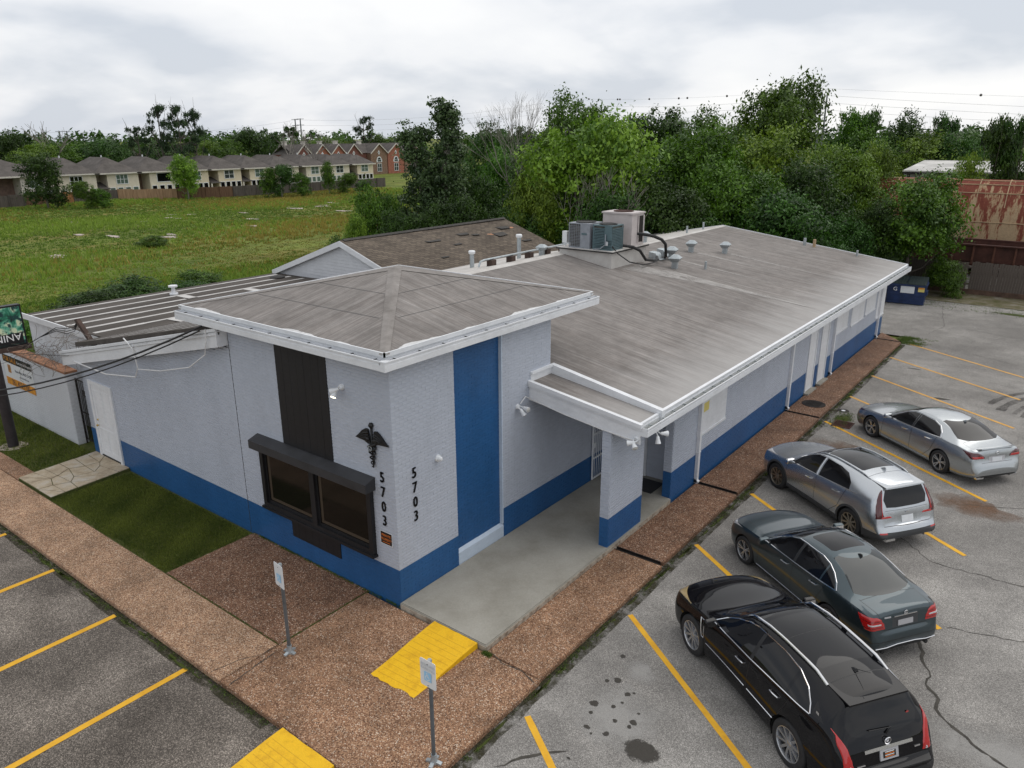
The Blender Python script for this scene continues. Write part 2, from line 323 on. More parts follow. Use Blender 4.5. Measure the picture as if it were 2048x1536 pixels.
    def leaf(name, c0, c1, rough=0.5, trans=0.24):
        m = bpy.data.materials.new(name); m.use_nodes = True; T = m.node_tree; MATS[name] = m; p = pr(m)
        a = N('ShaderNodeAttribute', T); a.attribute_name = 'shade'; oi = N('ShaderNodeObjectInfo', T)
        mx = N('ShaderNodeMix', T, data_type='RGBA'); T.links.new(a.outputs['Fac'], mx.inputs[0]); mx.inputs[6].default_value = c0+(1,); mx.inputs[7].default_value = c1+(1,)
        hs = N('ShaderNodeHueSaturation', T); T.links.new(mx.outputs[2], hs.inputs['Color'])
        mm = N('ShaderNodeMapRange', T); T.links.new(oi.outputs['Random'], mm.inputs[0]); mm.inputs[3].default_value = 0.8; mm.inputs[4].default_value = 1.2; T.links.new(mm.outputs[0], hs.inputs['Value'])
        mh = N('ShaderNodeMapRange', T); T.links.new(oi.outputs['Random'], mh.inputs[0]); mh.inputs[3].default_value = 0.485; mh.inputs[4].default_value = 0.512; T.links.new(mh.outputs[0], hs.inputs['Hue'])
        T.links.new(hs.outputs[0], p.inputs['Base Color']); p.inputs['Roughness'].default_value = rough; p.inputs['Specular IOR Level'].default_value = 0.35
        tr = N('ShaderNodeBsdfTranslucent', T); T.links.new(hs.outputs[0], tr.inputs['Color']); ms = N('ShaderNodeMixShader', T); ms.inputs[0].default_value = trans
        T.links.new(p.outputs[0], ms.inputs[1]); T.links.new(tr.outputs[0], ms.inputs[2]); T.links.new(ms.outputs[0], T.nodes['Material Output'].inputs[0])
    leaf('leaf_mid', (0.022,0.064,0.005), (0.110,0.228,0.014)); leaf('leaf_light', (0.060,0.130,0.010), (0.235,0.370,0.034)); leaf('leaf_dark', (0.012,0.036,0.005), (0.058,0.134,0.014))
    leaf('leaf_olive', (0.042,0.080,0.006), (0.165,0.245,0.022)); leaf('leaf_vine', (0.024,0.050,0.018), (0.105,0.170,0.058), 0.35); leaf('leaf_pine', (0.012,0.032,0.010), (0.042,0.085,0.026), 0.6, 0.15)
    leaf('blade', (0.060,0.105,0.012), (0.24,0.320,0.042), 0.6, 0.3); leaf('blade_weed', (0.045,0.080,0.012), (0.16,0.22,0.038), 0.6, 0.3); leaf('blade_dry', (0.15,0.145,0.022), (0.40,0.335,0.07), 0.7, 0.3)
    leaf('blade_lawn', (0.040,0.068,0.009), (0.24,0.27,0.045), 0.6, 0.3)
    mat('bark', (0.10,0.085,0.07), 0.9, var=0.4, vscale=4, bump=0.5, bscale=12); mat('bark_pale', (0.24,0.22,0.19), 0.9, var=0.35, vscale=3)
    # metals, glass, small things
    mat('tinted_glass', (0.005,0.005,0.006), 0.03, spec=0.42); mat('window_glass', (0.010,0.009,0.007), 0.08, spec=0.18); mat('pane_glass', (0.035,0.045,0.05), 0.08, spec=0.6); mat('pane_green', (0.10,0.14,0.12), 0.1, spec=0.6)
    mat('chrome', (0.78,0.78,0.79), 0.12, 1.0); mat('galvanised', (0.42,0.46,0.48), 0.45, 0.6, var=0.2, vscale=8); mat('pole_grey', (0.13,0.14,0.15), 0.55, 0.3, var=0.25, vscale=6)
    mat('rubber', (0.018,0.018,0.019), 0.75, var=0.3, vscale=20); mat('plastic_black', (0.014,0.014,0.015), 0.55); mat('plastic_grey', (0.045,0.047,0.05), 0.6); mat('dark_metal', (0.025,0.023,0.022), 0.6, 0.3, var=0.3, vscale=9)
    mat('iron', (0.022,0.018,0.016), 0.7, 0.4, var=0.5, vscale=5, bump=0.3, bscale=20)
    mat('brass', (0.55,0.38,0.12), 0.3, 1.0); mat('sign_white', (0.72,0.74,0.76), 0.35, var=0.05, vscale=8); mat('sign_blue', (0.30,0.58,0.82), 0.4); mat('sign_grey', (0.52,0.56,0.60), 0.4)
    mat('black_plain', (0.006,0.006,0.007), 0.5); mat('orange', (0.75,0.20,0.03), 0.5); mat('gold_print', (0.62,0.26,0.02), 0.6, var=0.3, vscale=5); mat('ink', (0.03,0.03,0.06), 0.6)
    mat('white_print', (0.8,0.8,0.8), 0.5); mat('bin_blue', (0.010,0.026,0.088), 0.5, var=0.35, vscale=3, bump=0.1, bscale=9); mat('bin_lid', (0.018,0.030,0.030), 0.6, var=0.3, vscale=4); mat('cable_black', (0.012,0.012,0.013), 0.6); mat('cable_white', (0.7,0.7,0.7), 0.5)
    mat('ac_blue', (0.105,0.165,0.185), 0.45, 0.3, var=0.15, vscale=4); mat('ac_grey', (0.27,0.29,0.325), 0.5, 0.2, var=0.15, vscale=4); mat('ac_beige', (0.52,0.47,0.46), 0.55, var=0.1, vscale=3); mat('coil', (0.10,0.095,0.08), 0.6, 0.5, var=0.7, vscale=3)
    mat('cream', (0.64,0.56,0.42), 0.8, var=0.1, vscale=0.8); mat('cream2', (0.66,0.60,0.49), 0.8, var=0.1, vscale=0.8); mat('cream3', (0.58,0.545,0.49), 0.8, var=0.1, vscale=0.8); mat('side_brick', (0.23,0.155,0.13), 0.9, var=0.3, vscale=2)
    mat('brick_red', (0.30,0.115,0.075), 0.9, var=0.35, vscale=2.5); mat('brick_brown', (0.20,0.125,0.085), 0.9, var=0.35, vscale=2.5); mat('brick_dark', (0.17,0.07,0.055), 0.9, var=0.3, vscale=2.5)
    g = G('fence_wood', 0.9, 0.2); n = g.noise(1.0, 6, 0.7, src=g.mp((7,7,0.6))); c = g.ramp(n, [(0.3,(0.065,0.052,0.044)),(0.55,(0.13,0.108,0.094)),(0.8,(0.20,0.172,0.153))]); g.col(c); g.bump(n, 0.4, 0.01)
    for nm, c in (('fence_grey',(0.11,0.095,0.085)),('fence_orange',(0.33,0.16,0.075)),('fence_tan',(0.36,0.235,0.145)),('fence_brown',(0.16,0.095,0.062))):
        g = G(nm, 0.9, 0.2); n = g.noise(1.0, 4, 0.7, src=g.mp((6,6,0.4))); g.col(g.mix(1.0, c, g.ramp(n, [(0.3,0.6),(0.7,1.3)]), 'MULTIPLY'))
    g = G('rusty_car', 0.85, 0.25)
    st = g.noise(1.0, 6, 0.75, src=g.mp((2.6,1,0.55))); z = g.xyz()[2]; lo = g.noise(0.35, 4, 0.6)
    k = g.math('ADD', g.math('ADD', g.math('MULTIPLY', st, 1.5), -0.25), g.math('MULTIPLY', g.math('SUBTRACT', z, 3.1), 0.062)); k = g.math('ADD', k, g.math('MULTIPLY', g.math('SUBTRACT', lo, 0.5), 0.25))
    c = g.ramp(k, [(0.42,(0.43,0.31,0.19)),(0.5,(0.37,0.24,0.14)),(0.55,(0.21,0.062,0.040)),(0.8,(0.165,0.043,0.030))]); fn = g.noise(9, 5, 0.7)
    g.col(g.mix(0.6, c, g.ramp(fn, [(0.3,0.7),(0.7,1.25)]), 'MULTIPLY'))
    mat('rust_dark', (0.060,0.022,0.016), 0.9, var=0.5, vscale=1.5, bump=0.3, bscale=10); mat('rust_seam', (0.42,0.30,0.18), 0.85, var=0.3, vscale=2); mat('gravel', (0.2,0.19,0.17), 0.95, var=0.5, vscale=9, bump=0.5, bscale=20)
    mat('tin_roof', (0.47,0.46,0.44), 0.6, 0.2, var=0.35, vscale=0.5); mat('tin_wall', (0.42,0.44,0.44), 0.7, var=0.3, vscale=0.7)
    mat('tail_red', (0.45,0.012,0.012), 0.12, coat=1.0); mat('tail_dark', (0.075,0.004,0.006), 0.12, coat=1.0); mat('lens_clear', (0.55,0.55,0.56), 0.1, coat=1.0); mat('lens_amber', (0.36,0.27,0.13), 0.15, coat=1.0)
    mat('car_black', (0.0035,0.0035,0.005), 0.5, 0.0, 0.75, spec=0.0); mat('car_teal', (0.050,0.072,0.083), 0.33, 0.75, 1.0, spec=0.1); mat('car_silver', (0.50,0.525,0.55), 0.27, 0.92, 0.7); mat('car_silver2', (0.45,0.475,0.49), 0.27, 0.92, 0.7)
    mat('plate_metal', (0.5,0.5,0.52), 0.4, 0.3); mat('rim_silver', (0.50,0.51,0.53), 0.25, 0.9); mat('rim_dark', (0.06,0.06,0.065), 0.3, 0.8); mat('rim_pewter', (0.36,0.33,0.28), 0.28, 0.9); mat('wheel_well', (0.008,0.008,0.008), 0.9)
    mat('crack', (0.055,0.05,0.042), 0.95, var=0.4, vscale=6)
    def stain(name, c, k0, k1, amt, nscale, rough=0.9):
        g = G(name, rough, 0.25); gc = N('ShaderNodeTexCoord', g.T).outputs['Generated']; o = g.xyz(gc)
        r = g.math('SQRT', g.math('ADD', g.math('POWER', g.math('MULTIPLY', g.math('SUBTRACT', o[0], 0.5), 2.0), 2.0), g.math('POWER', g.math('MULTIPLY', g.math('SUBTRACT', o[1], 0.5), 2.0), 2.0)))
        n = g.noise(nscale, 6, 0.7); f = g.math('ADD', g.math('SUBTRACT', 1.0, r), g.math('MULTIPLY', g.math('SUBTRACT', n, 0.5), 1.3))
        a = g.math('MULTIPLY', g.ramp(f, [(k0,0.0),(k1,1.0)]), amt); g.lk(a, g.p.inputs['Alpha']); fn = g.noise(70, 3, 0.7)
        g.col(g.mix(0.6, c, g.ramp(fn, [(0.3,0.5),(0.7,1.5)]), 'MULTIPLY'))
    stain('oil', (0.055,0.05,0.043), 0.08, 0.3, 0.9, 9, 0.7); stain('patch_pale', (0.42,0.41,0.39), 0.2, 0.75, 0.55, 3); stain('rust_stain', (0.16,0.088,0.05), 0.1, 0.85, 0.75, 2.5); stain('moss', (0.055,0.072,0.013), 0.15, 0.6, 0.9, 5)
    g = G('kerb_dirt', 0.95, 0.2); n = g.noise(2.4, 6, 0.75); f = g.noise(25, 4, 0.7); g.col(g.ramp(f, [(0.3,(0.02,0.02,0.012)),(0.7,(0.06,0.055,0.03))])); g.lk(g.math('MULTIPLY', g.ramp(n, [(0.36,0.0),(0.6,1.0)]), g.ramp(f, [(0.3,0.4),(0.55,1.0)])), g.p.inputs['Alpha'])
    g = G('tyre_mark', 0.85, 0.25); n = g.noise(2.2, 6, 0.7); f = g.noise(30, 3, 0.7); g.p.inputs['Base Color'].default_value = (0.055,0.05,0.047,1); g.lk(g.math('MULTIPLY', g.math('MULTIPLY', g.ramp(n, [(0.35,0.15),(0.65,1.0)]), g.ramp(f, [(0.35,0.4),(0.6,1.0)])), 0.8), g.p.inputs['Alpha'])
    mat('deck_wood', (0.40,0.20,0.11), 0.85, var=0.25, vscale=6); mat('shingle_dark', (0.05,0.046,0.042), 0.9, var=0.3, vscale=6)
    mat('cap_brick', (0.30,0.15,0.085), 0.9, var=0.6, vscale=2.2, bump=0.4, bscale=14); mat('post_wood', (0.060,0.038,0.030), 0.9, var=0.4, vscale=5, bump=0.3, bscale=15)
    g = G('sign_picture', 0.5, 0.4); a = g.noise(2.6, 5, 0.6, dist=0.6); b2 = g.noise(4.5, 5, 0.65)
    c = g.ramp(a, [(0.36,(0.008,0.02,0.02)),(0.46,(0.03,0.20,0.12)),(0.53,(0.16,0.42,0.30)),(0.60,(0.60,0.66,0.45))]); c = g.mix(g.ramp(b2, [(0.52,0.0),(0.6,1.0)]), c, (0.012,0.05,0.05)); g.col(c)
    mat('bulb', (1.0,0.86,0.62), 0.3, emit=4.0); mat('ivy_soil', (0.03,0.035,0.02), 0.95); mat('pipe_black', (0.010,0.010,0.011), 0.6)
    mat('sky_blue_print', (0.25,0.5,0.75), 0.5); mat('photo_print', (0.42,0.2,0.06), 0.5, var=0.6, vscale=6); mat('yellow_paper', (0.66,0.55,0.16), 0.6)
mk_materials()

# ================================================================== ground, lot, walks
def build_ground():
    # one sheet to the horizon, finer near by
    xs = [-1500,-900,-600,-400,-300,-240,-200]+[-180+4*i for i in range(41)]+[-16+4*i for i in range(18)]+[70,100,160,260,420,700,1200]
    ys = [-700,-300,-150,-80,-50]+[-34+5*i for i in range(38)]+[170,200,250,330,450,650,1000,1600]
    v = []; f = []
    for y in ys:
        for x in xs: v.append((x, y, gz(x, y)-0.02))
    nx = len(xs)
    for j in range(len(ys)-1):
        for i in range(nx-1): f.append((j*nx+i, j*nx+i+1, (j+1)*nx+i+1, (j+1)*nx+i))
    b = MB(); b.v = v; b.f = f
    tag(b.build('ground', 'field_soil', smooth=True), kind='structure')
build_ground()
AZ = -0.10
def sheet(pts, z=None): return MB().q(*[(p[0], p[1], z if z is not None else p[2]) for p in pts])
lot = sheet([(3.2,-40),(60,-40),(60,40.2),(-2.0,40.2),(-2.0,30.2),(3.2,30.2)], AZ).build('parking_lot', 'asphalt'); tag(lot, kind='structure')
lotf = sheet([(-60,-40),(3.196,-40),(3.196,-3.45),(-60,-3.45)], AZ).build('front_parking_bay', 'asphalt_front'); tag(lotf, kind='structure')
def strip(path, w, z, name, m, parent, jitter=0.0, wob=0.0):
    P = []
    n = len(path)
    if jitter:                                  # subdivide with wander
        Q = []
        for k in range(n-1):
            a, b = Vector(path[k]), Vector(path[k+1]); L_ = (b-a).length; s = max(1, int(L_/0.12))
            for i in range(s):
                p = a.lerp(b, i/s); Q.append((p.x+rnd(-jitter, jitter), p.y+rnd(-jitter, jitter)))
        Q.append(path[-1]); path = Q; n = len(path)
    Lf, Rt = [], []
    for k in range(n):
        t = Vector(path[min(k+1,n-1)])-Vector(path[max(k-1,0)]); t = t.normalized() if t.length > 0 else Vector((1,0)); nn = Vector((-t.y, t.x)); ww = w*(1+rnd(-wob, wob))/2
        if wob > 0.3 and (k == 0 or k == n-1): ww *= 0.15
        p = Vector(path[k]); Lf.append(p+nn*ww); Rt.append(p-nn*ww)
    b = MB()
    for k in range(n-1): b.q((Rt[k].x,Rt[k].y,z),(Rt[k+1].x,Rt[k+1].y,z),(Lf[k+1].x,Lf[k+1].y,z),(Lf[k].x,Lf[k].y,z))
    return b.build(name, m, parent)
def line(a, b, m='paint_line', w=0.115, parent=None):
    d = Vector(b)-Vector(a); n = max(2, int(d.length/0.25)); pts = [tuple(Vector(a).lerp(Vector(b), i/n)) for i in range(n+1)]
    strip(pts, w, AZ+0.006, 'parking_line', m, parent or lot, 0.0, 0.06)
for a, b, m in [((3.77,2.71),(8.83,-0.82),'paint_line'),((3.64,6.10),(8.80,2.6),'paint_line'),((3.68,9.50),(8.82,5.98),'paint_line'),((3.66,12.9),(8.77,9.37),'paint_line'),((3.62,16.30),(8.77,12.80),'paint_line'),
                ((3.57,19.5),(8.7,16.1),'paint_line_old'),((3.59,22.66),(8.75,19.36),'paint_line_old'),((3.54,25.93),(8.6,22.78),'paint_line_old'),((3.69,28.85),(9.6,25.3),'paint_line_old'),((3.80,-0.82),(8.8,-4.2),'paint_line')]:
    line(a, b, m)
for x in (-1.85, -4.52, -7.31, -10.0, -12.7, -15.4): line((x+rnd(-.02,.02), -3.64), (x-0.06, -9.2), 'paint_line', 0.125, lotf)
# cracks, stains and tyre marks on the lot
for path in ([(8.45,5.6),(8.63,5.23),(8.75,4.75),(8.92,4.46),(8.93,4.09),(9.19,3.79),(9.2,3.52),(9.47,3.21),(9.9,2.93),(10.6,2.6)],[(4.05,-2.0),(4.25,-1.6),(4.6,-1.2),(4.75,-1.05)]):
    strip(path, 0.05, AZ+0.005, 'crack', 'crack', lot, 0.03, 0.6)
for path in ([(3.4,39.0),(4.0,35.5),(4.4,33.5),(4.0,31.2)],[(8.9,6.1),(10.4,6.6),(11.8,6.3)],[(7.3,9.5),(8.2,8.6),(10.2,8.7)],[(8.3,12.2),(9.6,12.9),(11.5,12.4)],[(6.2,28.6),(9,27.4),(13,26.9)],[(5.3,33.6),(8,32.8),(12,33.1)]):
    strip(path, 0.018, AZ+0.005, 'crack', 'crack', lot, 0.035, 0.6)
def blob(cx, cy, rx, ry, name, m, z, n=22, rough=0.25, parent=None, rot=0.0):
    ph = [rnd(0, 6.28) for _ in range(4)]; pts = []
    for k in range(n):
        w = 2*pi*k/n; r = 1+rough*(0.5*sin(2*w+ph[0])+0.35*sin(3*w+ph[1])+0.3*sin(5*w+ph[2])+0.25*sin(9*w+ph[3]))+rnd(-rough, rough)*0.18
        x, y = rx*r*cos(w), ry*r*sin(w); pts.append((cx+x*cos(rot)-y*sin(rot), cy+x*sin(rot)+y*cos(rot), z))
    return MB().q(*pts).build(name, m, parent or lot)
blob(5.70,-0.33,0.30,0.27,'oil_stain','oil',AZ+0.005,30,0.16)
for x, y, r in [(4.41,0.74,.055),(4.56,0.87,.085),(4.87,0.66,.06),(4.95,.75,.035),(4.83,0.25,.05),(4.52,0.12,.10),(4.9,0.42,.04),(5.02,-0.02,.05),(5.28,0.12,.075),(5.27,0.0,.045),(4.72,-0.42,.06),(4.85,-.5,.03),(5.05,-.36,.06),(5.25,0.36,.03),(4.6,-0.1,.05),(4.3,1.5,.06),(4.92,2.9,.05),(5.05,2.95,.04),(4.85,-1.15,.04)]:
    blob(x, y, r, r*rnd(.7,1), 'oil_stain', 'oil', AZ+0.005, 16, 0.35)
blob(6.3,21.2,0.35,0.11,'oil_stain','oil',AZ+0.005,18,0.4, rot=0.4); blob(4.75,24.7,0.28,0.07,'oil_stain','oil',AZ+0.005,16,0.4,rot=0.3); blob(5.6,25.6,0.4,0.09,'pale_patch','patch_pale',AZ+0.0045,16,0.4)
blob(5.0,13.9,1.9,0.62,'rust_stain','rust_stain',AZ+0.003,40,0.22, rot=-0.62); blob(8.6,12.2,1.3,0.6,'rust_stain','rust_stain',AZ+0.003,36,0.3,rot=-0.2)
blob(4.75,1.25,0.5,0.3,'pale_patch','patch_pale',AZ+0.003,24,0.3,rot=-0.5); blob(10.4,3.0,1.6,0.9,'pale_patch','patch_pale',AZ+0.003,24,0.3); blob(5.0,0.2,1.1,0.9,'pale_patch','patch_pale',AZ+0.0025,24,0.3)
for r, w, a0, a1 in ((3.9,.20,88,172),(3.45,.26,82,176),(3.0,.16,95,178),(2.75,.12,110,180)):
    strip([(11.6+r*cos(radians(a)), 20.6+1.25*r*sin(radians(a))) for a in range(a0, a1, 4)], w, AZ+0.004, 'tyre_mark', 'tyre_mark', lot, 0.0, 0.25)
for r, w, a0, a1 in ((2.2,.18,130,215),(1.75,.2,120,215)):
    strip([(12.0+r*cos(radians(a)), 18.6+1.7*r*sin(radians(a))) for a in range(a0, a1, 4)], w, AZ+0.004, 'tyre_mark', 'tyre_mark', lot, 0.0, 0.25)
strip([(3.62-(k*.5)*.0036-.0,-3.5+k*.5) for k in range(65)], .26, AZ+0.0035, 'kerb_dirt', 'kerb_dirt', lot, 0.0, 0.2); strip([(3.55-(k*.5)*.0036,-3.5+k*.5) for k in range(65)], .10, AZ+0.0075, 'kerb_dirt', 'kerb_dirt', lot, 0.0, 0.3)
strip([(-22+k*.5,-3.60) for k in range(46)], .24, AZ+0.0035, 'kerb_dirt', 'kerb_dirt', lotf, 0.0, 0.2); strip([(-22+k*.5,-3.55) for k in range(46)], .09, AZ+0.0075, 'kerb_dirt', 'kerb_dirt', lotf, 0.0, 0.3)
# earth kept under paving, so nothing floats
def slab(name, x0, x1, y0, y1, z1, m, z0=-0.16, edge=0.012, parent=None, kind='structure'):
    b = bmesh.new(); bmesh.ops.create_cube(b, size=1.0)
    for v in b.verts: v.co = Vector((x0 if v.co.x < 0 else x1, y0 if v.co.y < 0 else y1, z0 if v.co.z < 0 else z1))
    top = [e for e in b.edges if all(v.co.z > z1-1e-4 for v in e.verts)]
    bmesh.ops.bevel(b, geom=top, offset=edge, segments=2, affect='EDGES')
    me = bpy.data.meshes.new(name); b.to_mesh(me); b.free(); o = link(name, me, m, parent)
    if kind and parent is None: o['kind'] = kind
    return o
J = 0.010
walk = slab('walkway', -22.5, -0.97-J, -3.52, -2.26-J, 0.0, 'aggregate')
wk = lambda *a, **k: slab('paving_panel', *a, parent=walk, **k)
wk(-5.05, -0.97-J, -2.26+J, -0.0, 0.0, 'aggregate_dark'); wk(-0.97+J, 3.52, -3.52, -0.07, 0.0, 'aggregate_mid')
wk(2.27, 3.50, -0.05, 4.62, 0.0, 'aggregate_mid'); wk(2.27, 3.46, 4.76, 9.02, 0.0, 'aggregate_dark'); wk(2.27, 3.44, 9.16, 16.2, 0.0, 'aggregate_dark'); wk(2.27, 3.41, 16.34, 28.55, 0.0, 'aggregate_dark')
MB().prism([(2.27,28.7,-0.16),(3.38,28.7,-0.16),(2.27,30.0,-0.16)], (0,0,0.15)).build('paving_panel', 'aggregate_dark', walk)
wk(-22.5, -12.9, -2.26+J, -1.75, -0.005, 'aggregate_mid')
for path in ([(2.33,0.0),(2.75,-0.12),(3.1,-0.06),(3.52,-0.2)],[(-1.0,-2.3),(-0.97,-2.62),(-1.2,-3.0),(-1.3,-3.52)],[(-0.85,-2.4),(-0.8,-2.9),(-0.72,-3.5)]):
    strip(path, 0.02, 0.004, 'crack', 'crack', walk, 0.012, 0.5)
# channel drains across the walk at each downspout
for y in (4.69, 9.09, 16.27, 28.62):
    b = MB().box((2.27,y-.065,-0.14),(3.40,y+.065,-0.045)); d = b.build('channel_drain', 'iron', walk)
    for s in (-1, 1): MB().box((2.27,y+s*.06-.008,-0.05),(3.40,y+s*.06+.008,0.003)).build('drain_edge', 'iron', d)
porch = slab('porch_slab', 0.0, 2.26, -0.03, 7.53, 0.12, 'concrete', edge=0.02)
MB().box((0.02,-0.045,-0.1),(2.27,-0.028,0.085)).build('slab_edge', 'concrete_edge', porch); MB().box((2.258,-0.04,-0.1),(2.275,7.5,0.085)).build('slab_edge', 'concrete_edge', porch)
# lawn in front, edges of weeds
lawn_soil = sheet([(-13.0,-2.26),(-5.05,-2.26),(-5.05,0.0),(-13.0,0.0)], -0.035).build('lawn_soil', 'soil'); tag(lawn_soil, kind='structure')
side_soil = sheet([(-40,-1.78),(-13.0,-1.78),(-13.0,0.0),(-13.2,6),(-40,6)], -0.05).build('verge_soil', 'soil'); tag(side_soil, kind='structure')
fence_soil = sheet([(-8,40.1),(40,40.1),(40,43.4),(-8,43.4)], -0.085).build('fence_verge', 'dry_soil'); tag(fence_soil, kind='structure')
def blades(name, n, area, z, h, w, m, lean=0.5, dens=None, zf=None):
    v = []; f = []; sh = []
    for _ in range(n):
        while True:
            x = rnd(area[0], area[1]); y = rnd(area[2], area[3])
            if dens is None or random.random() < dens(x, y): break
        zz = zf(x, y) if zf else z; hh = rnd(*h); a = rnd(0, 6.283); ww = w*rnd(.6,1.3); lx, ly = rnd(-lean,lean)*hh, rnd(-lean,lean)*hh
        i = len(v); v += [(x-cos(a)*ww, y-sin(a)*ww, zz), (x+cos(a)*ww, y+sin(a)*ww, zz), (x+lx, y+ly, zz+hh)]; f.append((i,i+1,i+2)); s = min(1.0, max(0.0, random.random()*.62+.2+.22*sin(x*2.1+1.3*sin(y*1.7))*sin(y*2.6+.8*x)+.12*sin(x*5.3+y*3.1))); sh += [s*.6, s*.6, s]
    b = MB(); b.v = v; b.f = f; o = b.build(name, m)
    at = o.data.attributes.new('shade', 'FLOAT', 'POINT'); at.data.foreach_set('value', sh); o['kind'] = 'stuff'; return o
def lawn_d(x, y):
    e = min(y+2.26, x+10.98, -5.05-x, -y)
    return min(1.0, .25+e*4.5+.3*sin(x*3.7)*sin(y*4.1+x))
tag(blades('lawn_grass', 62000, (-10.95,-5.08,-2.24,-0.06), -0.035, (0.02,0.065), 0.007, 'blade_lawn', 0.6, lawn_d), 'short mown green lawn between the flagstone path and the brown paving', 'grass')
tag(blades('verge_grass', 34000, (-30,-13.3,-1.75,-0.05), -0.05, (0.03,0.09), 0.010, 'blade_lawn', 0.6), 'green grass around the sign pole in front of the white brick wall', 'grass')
def kerb_weed():
    v = []; f = []; sh = []
    def put(x, y, z, n, s, hh):
        for _ in range(n):
            a = rnd(0, 6.28); px_, py_ = x+rnd(-s,s), y+rnd(-s,s); h_ = rnd(.3,1)*hh; i = len(v)
            v.extend([(px_-.006*cos(a),py_-.006*sin(a),z),(px_+.006*cos(a),py_+.006*sin(a),z),(px_+rnd(-.04,.04),py_+rnd(-.04,.04),z+h_)]); f.append((i,i+1,i+2)); q_ = random.random(); sh.extend([q_*.5,q_*.5,q_])
    for _ in range(900):
        y = rnd(-3.3, 28.5); k = 0.5+0.5*sin(y*1.7)+0.4*sin(y*.63+1)
        if random.random() < max(0.12, k*.8): put(3.52-(y+3.5)*.0036+rnd(.02,.14), y, AZ, 9, .05, .05)
    for _ in range(420):
        x = rnd(-22, 0.7); put(x, -3.55+rnd(-.09,0), AZ, 8, .05, .045)
    for _ in range(260):
        x = rnd(-5, 0); put(x, rnd(-.05,-.01), 0.0, 5, .03, .05)
    for _ in range(330):
        x = rnd(-5, -1.0); put(x, -2.26+rnd(-.008,.008), -.02, 4, .012, .035)
        y = rnd(-2.2, -.05); put(-0.97+rnd(-.008,.008), y, -.02, 4, .012, .035)
    for _ in range(420): put(3.2+abs(random.gauss(0,.5)), 29.6+rnd(-1.0,.6), AZ, 7, .1, .1)
    for _ in range(700): put(rnd(-3,14), 38.0+abs(random.gauss(0,1.6)), AZ, 6, .12, .1)
    for _ in range(60): put(2.3+rnd(-.06,.12), -.1+rnd(-.05,.05), 0.0, 7, .03, .05)
    for _ in range(160): put(4.1+rnd(-.35,.25), 16.7+rnd(-.9,.9), AZ, 6, .06, .06)
    b = MB(); b.v = v; b.f = f; o = b.build('kerb_weeds', 'blade_weed'); o.data.attributes.new('shade', 'FLOAT', 'POINT').data.foreach_set('value', sh)
    tag(o, 'thin green weeds growing along the kerbs and paving joints', 'weeds', kind='stuff')
kerb_weed()
for cx, cy, rx, ry in ((3.3,29.7,.55,.5),(3.9,29.1,.5,.25),(7.5,38.6,2.2,.35),(11.5,37.5,2.0,.3),(10,40.0,3.5,.35),(4.0,16.9,.3,.6)): blob(cx, cy, rx, ry, 'moss_patch', 'moss', AZ+0.006, 30, 0.4)
for k in range(70):
    y = rnd(-3.2,28.3); blob(3.58-(y+3.5)*.0036+rnd(0,.05), y, rnd(.02,.06), rnd(.1,.4), 'moss_patch', 'moss', AZ+0.0065, 12, 0.4)
for k in range(40):
    x = rnd(-20,0.6); blob(x, -3.60+rnd(-.06,.02), rnd(.1,.5), rnd(.02,.07), 'moss_patch', 'moss', AZ+0.0065, 12, 0.4, lotf)
# ================================================================== the clinic
clinic = thing('clinic_building', 'long low white and blue painted brick clinic with hipped corner tower and grey roof', 'building', (0,0,0))
BR_L, BR_H = 0.21, 0.07
ALLB = []                                  # (distance, wall object, material, centre, s-dir, normal, length, height)
CAMP = Vector(camo.location)
def brick_wall(wall, O, sdir, nrm, regions, holes=(), ztop=None, bank=ALLB, only=None):
    O, sdir, nrm = Vector(O), Vector(sdir), Vector(nrm)
    for (s0, s1, t0, t1, m) in regions:
        k0, k1 = int(math.floor(t0/BR_H+1e-6)), int(math.ceil(t1/BR_H-1e-6))
        for k in range(k0, k1):
            za, zb = max(k*BR_H, t0), min((k+1)*BR_H, t1)
            if zb-za < 0.03: continue
            tm = (za+zb)/2; iv = [(s0, s1)]
            for (h0, h1, g0, g1) in holes:
                if g0 < tm < g1:
                    nv = []
                    for a, b in iv:
                        if h1 <= a or h0 >= b: nv.append((a, b)); continue
                        if a < h0: nv.append((a, h0))
                        if b > h1: nv.append((h1, b))
                    iv = nv
            off = (k % 2)*BR_L/2
            for a, b in iv:
                i0 = int(math.floor((a-off)/BR_L)); i1 = int(math.ceil((b-off)/BR_L))
                for i in range(i0, i1):
                    xa, xb = max(a, off+i*BR_L), min(b, off+(i+1)*BR_L)
                    if xb-xa < 0.035: continue
                    sc_ = (xa+xb)/2  # brick centre
                    if ztop and zb > ztop(sc_): continue
                    c = O+sdir*sc_+Vector((0,0,tm)); bank.append(((c-CAMP).length, wall, m, c, sdir, nrm, xb-xa-0.009, zb-za-0.013))
def emit_bricks(bank, limit):
    bank.sort(key=lambda r: r[0]); n = 0; rest = {}
    full = {}
    for r in bank:
        d, wall, m, c, s, nn, l, h = r
        if n < limit and abs(l-(BR_L-0.009)) < 1e-4 and abs(h-(BR_H-0.013)) < 1e-4:
            key = (m, tuple(round(x,3) for x in nn))
            if key not in full:
                b = MB(); _brick(b, Vector((0,0,0)), s, nn, l, h, 0.0); full[key] = b.mesh('brick', m)
            o = link('brick', full[key], None, wall); o.location = WM[wall.name].inverted() @ (c+nn*rnd(-.0012,.0018)); n += 1
        else: rest.setdefault((wall.name, m), []).append(r)
    for (wn, m), L_ in rest.items():
        b = MB()
        for d, wall, m_, c, s, nn, l, h in L_: _brick(b, c, s, nn, l, h, rnd(-.0012,.0018))
        b.build('brickwork', m, bpy.data.objects[wn], kind='stuff')
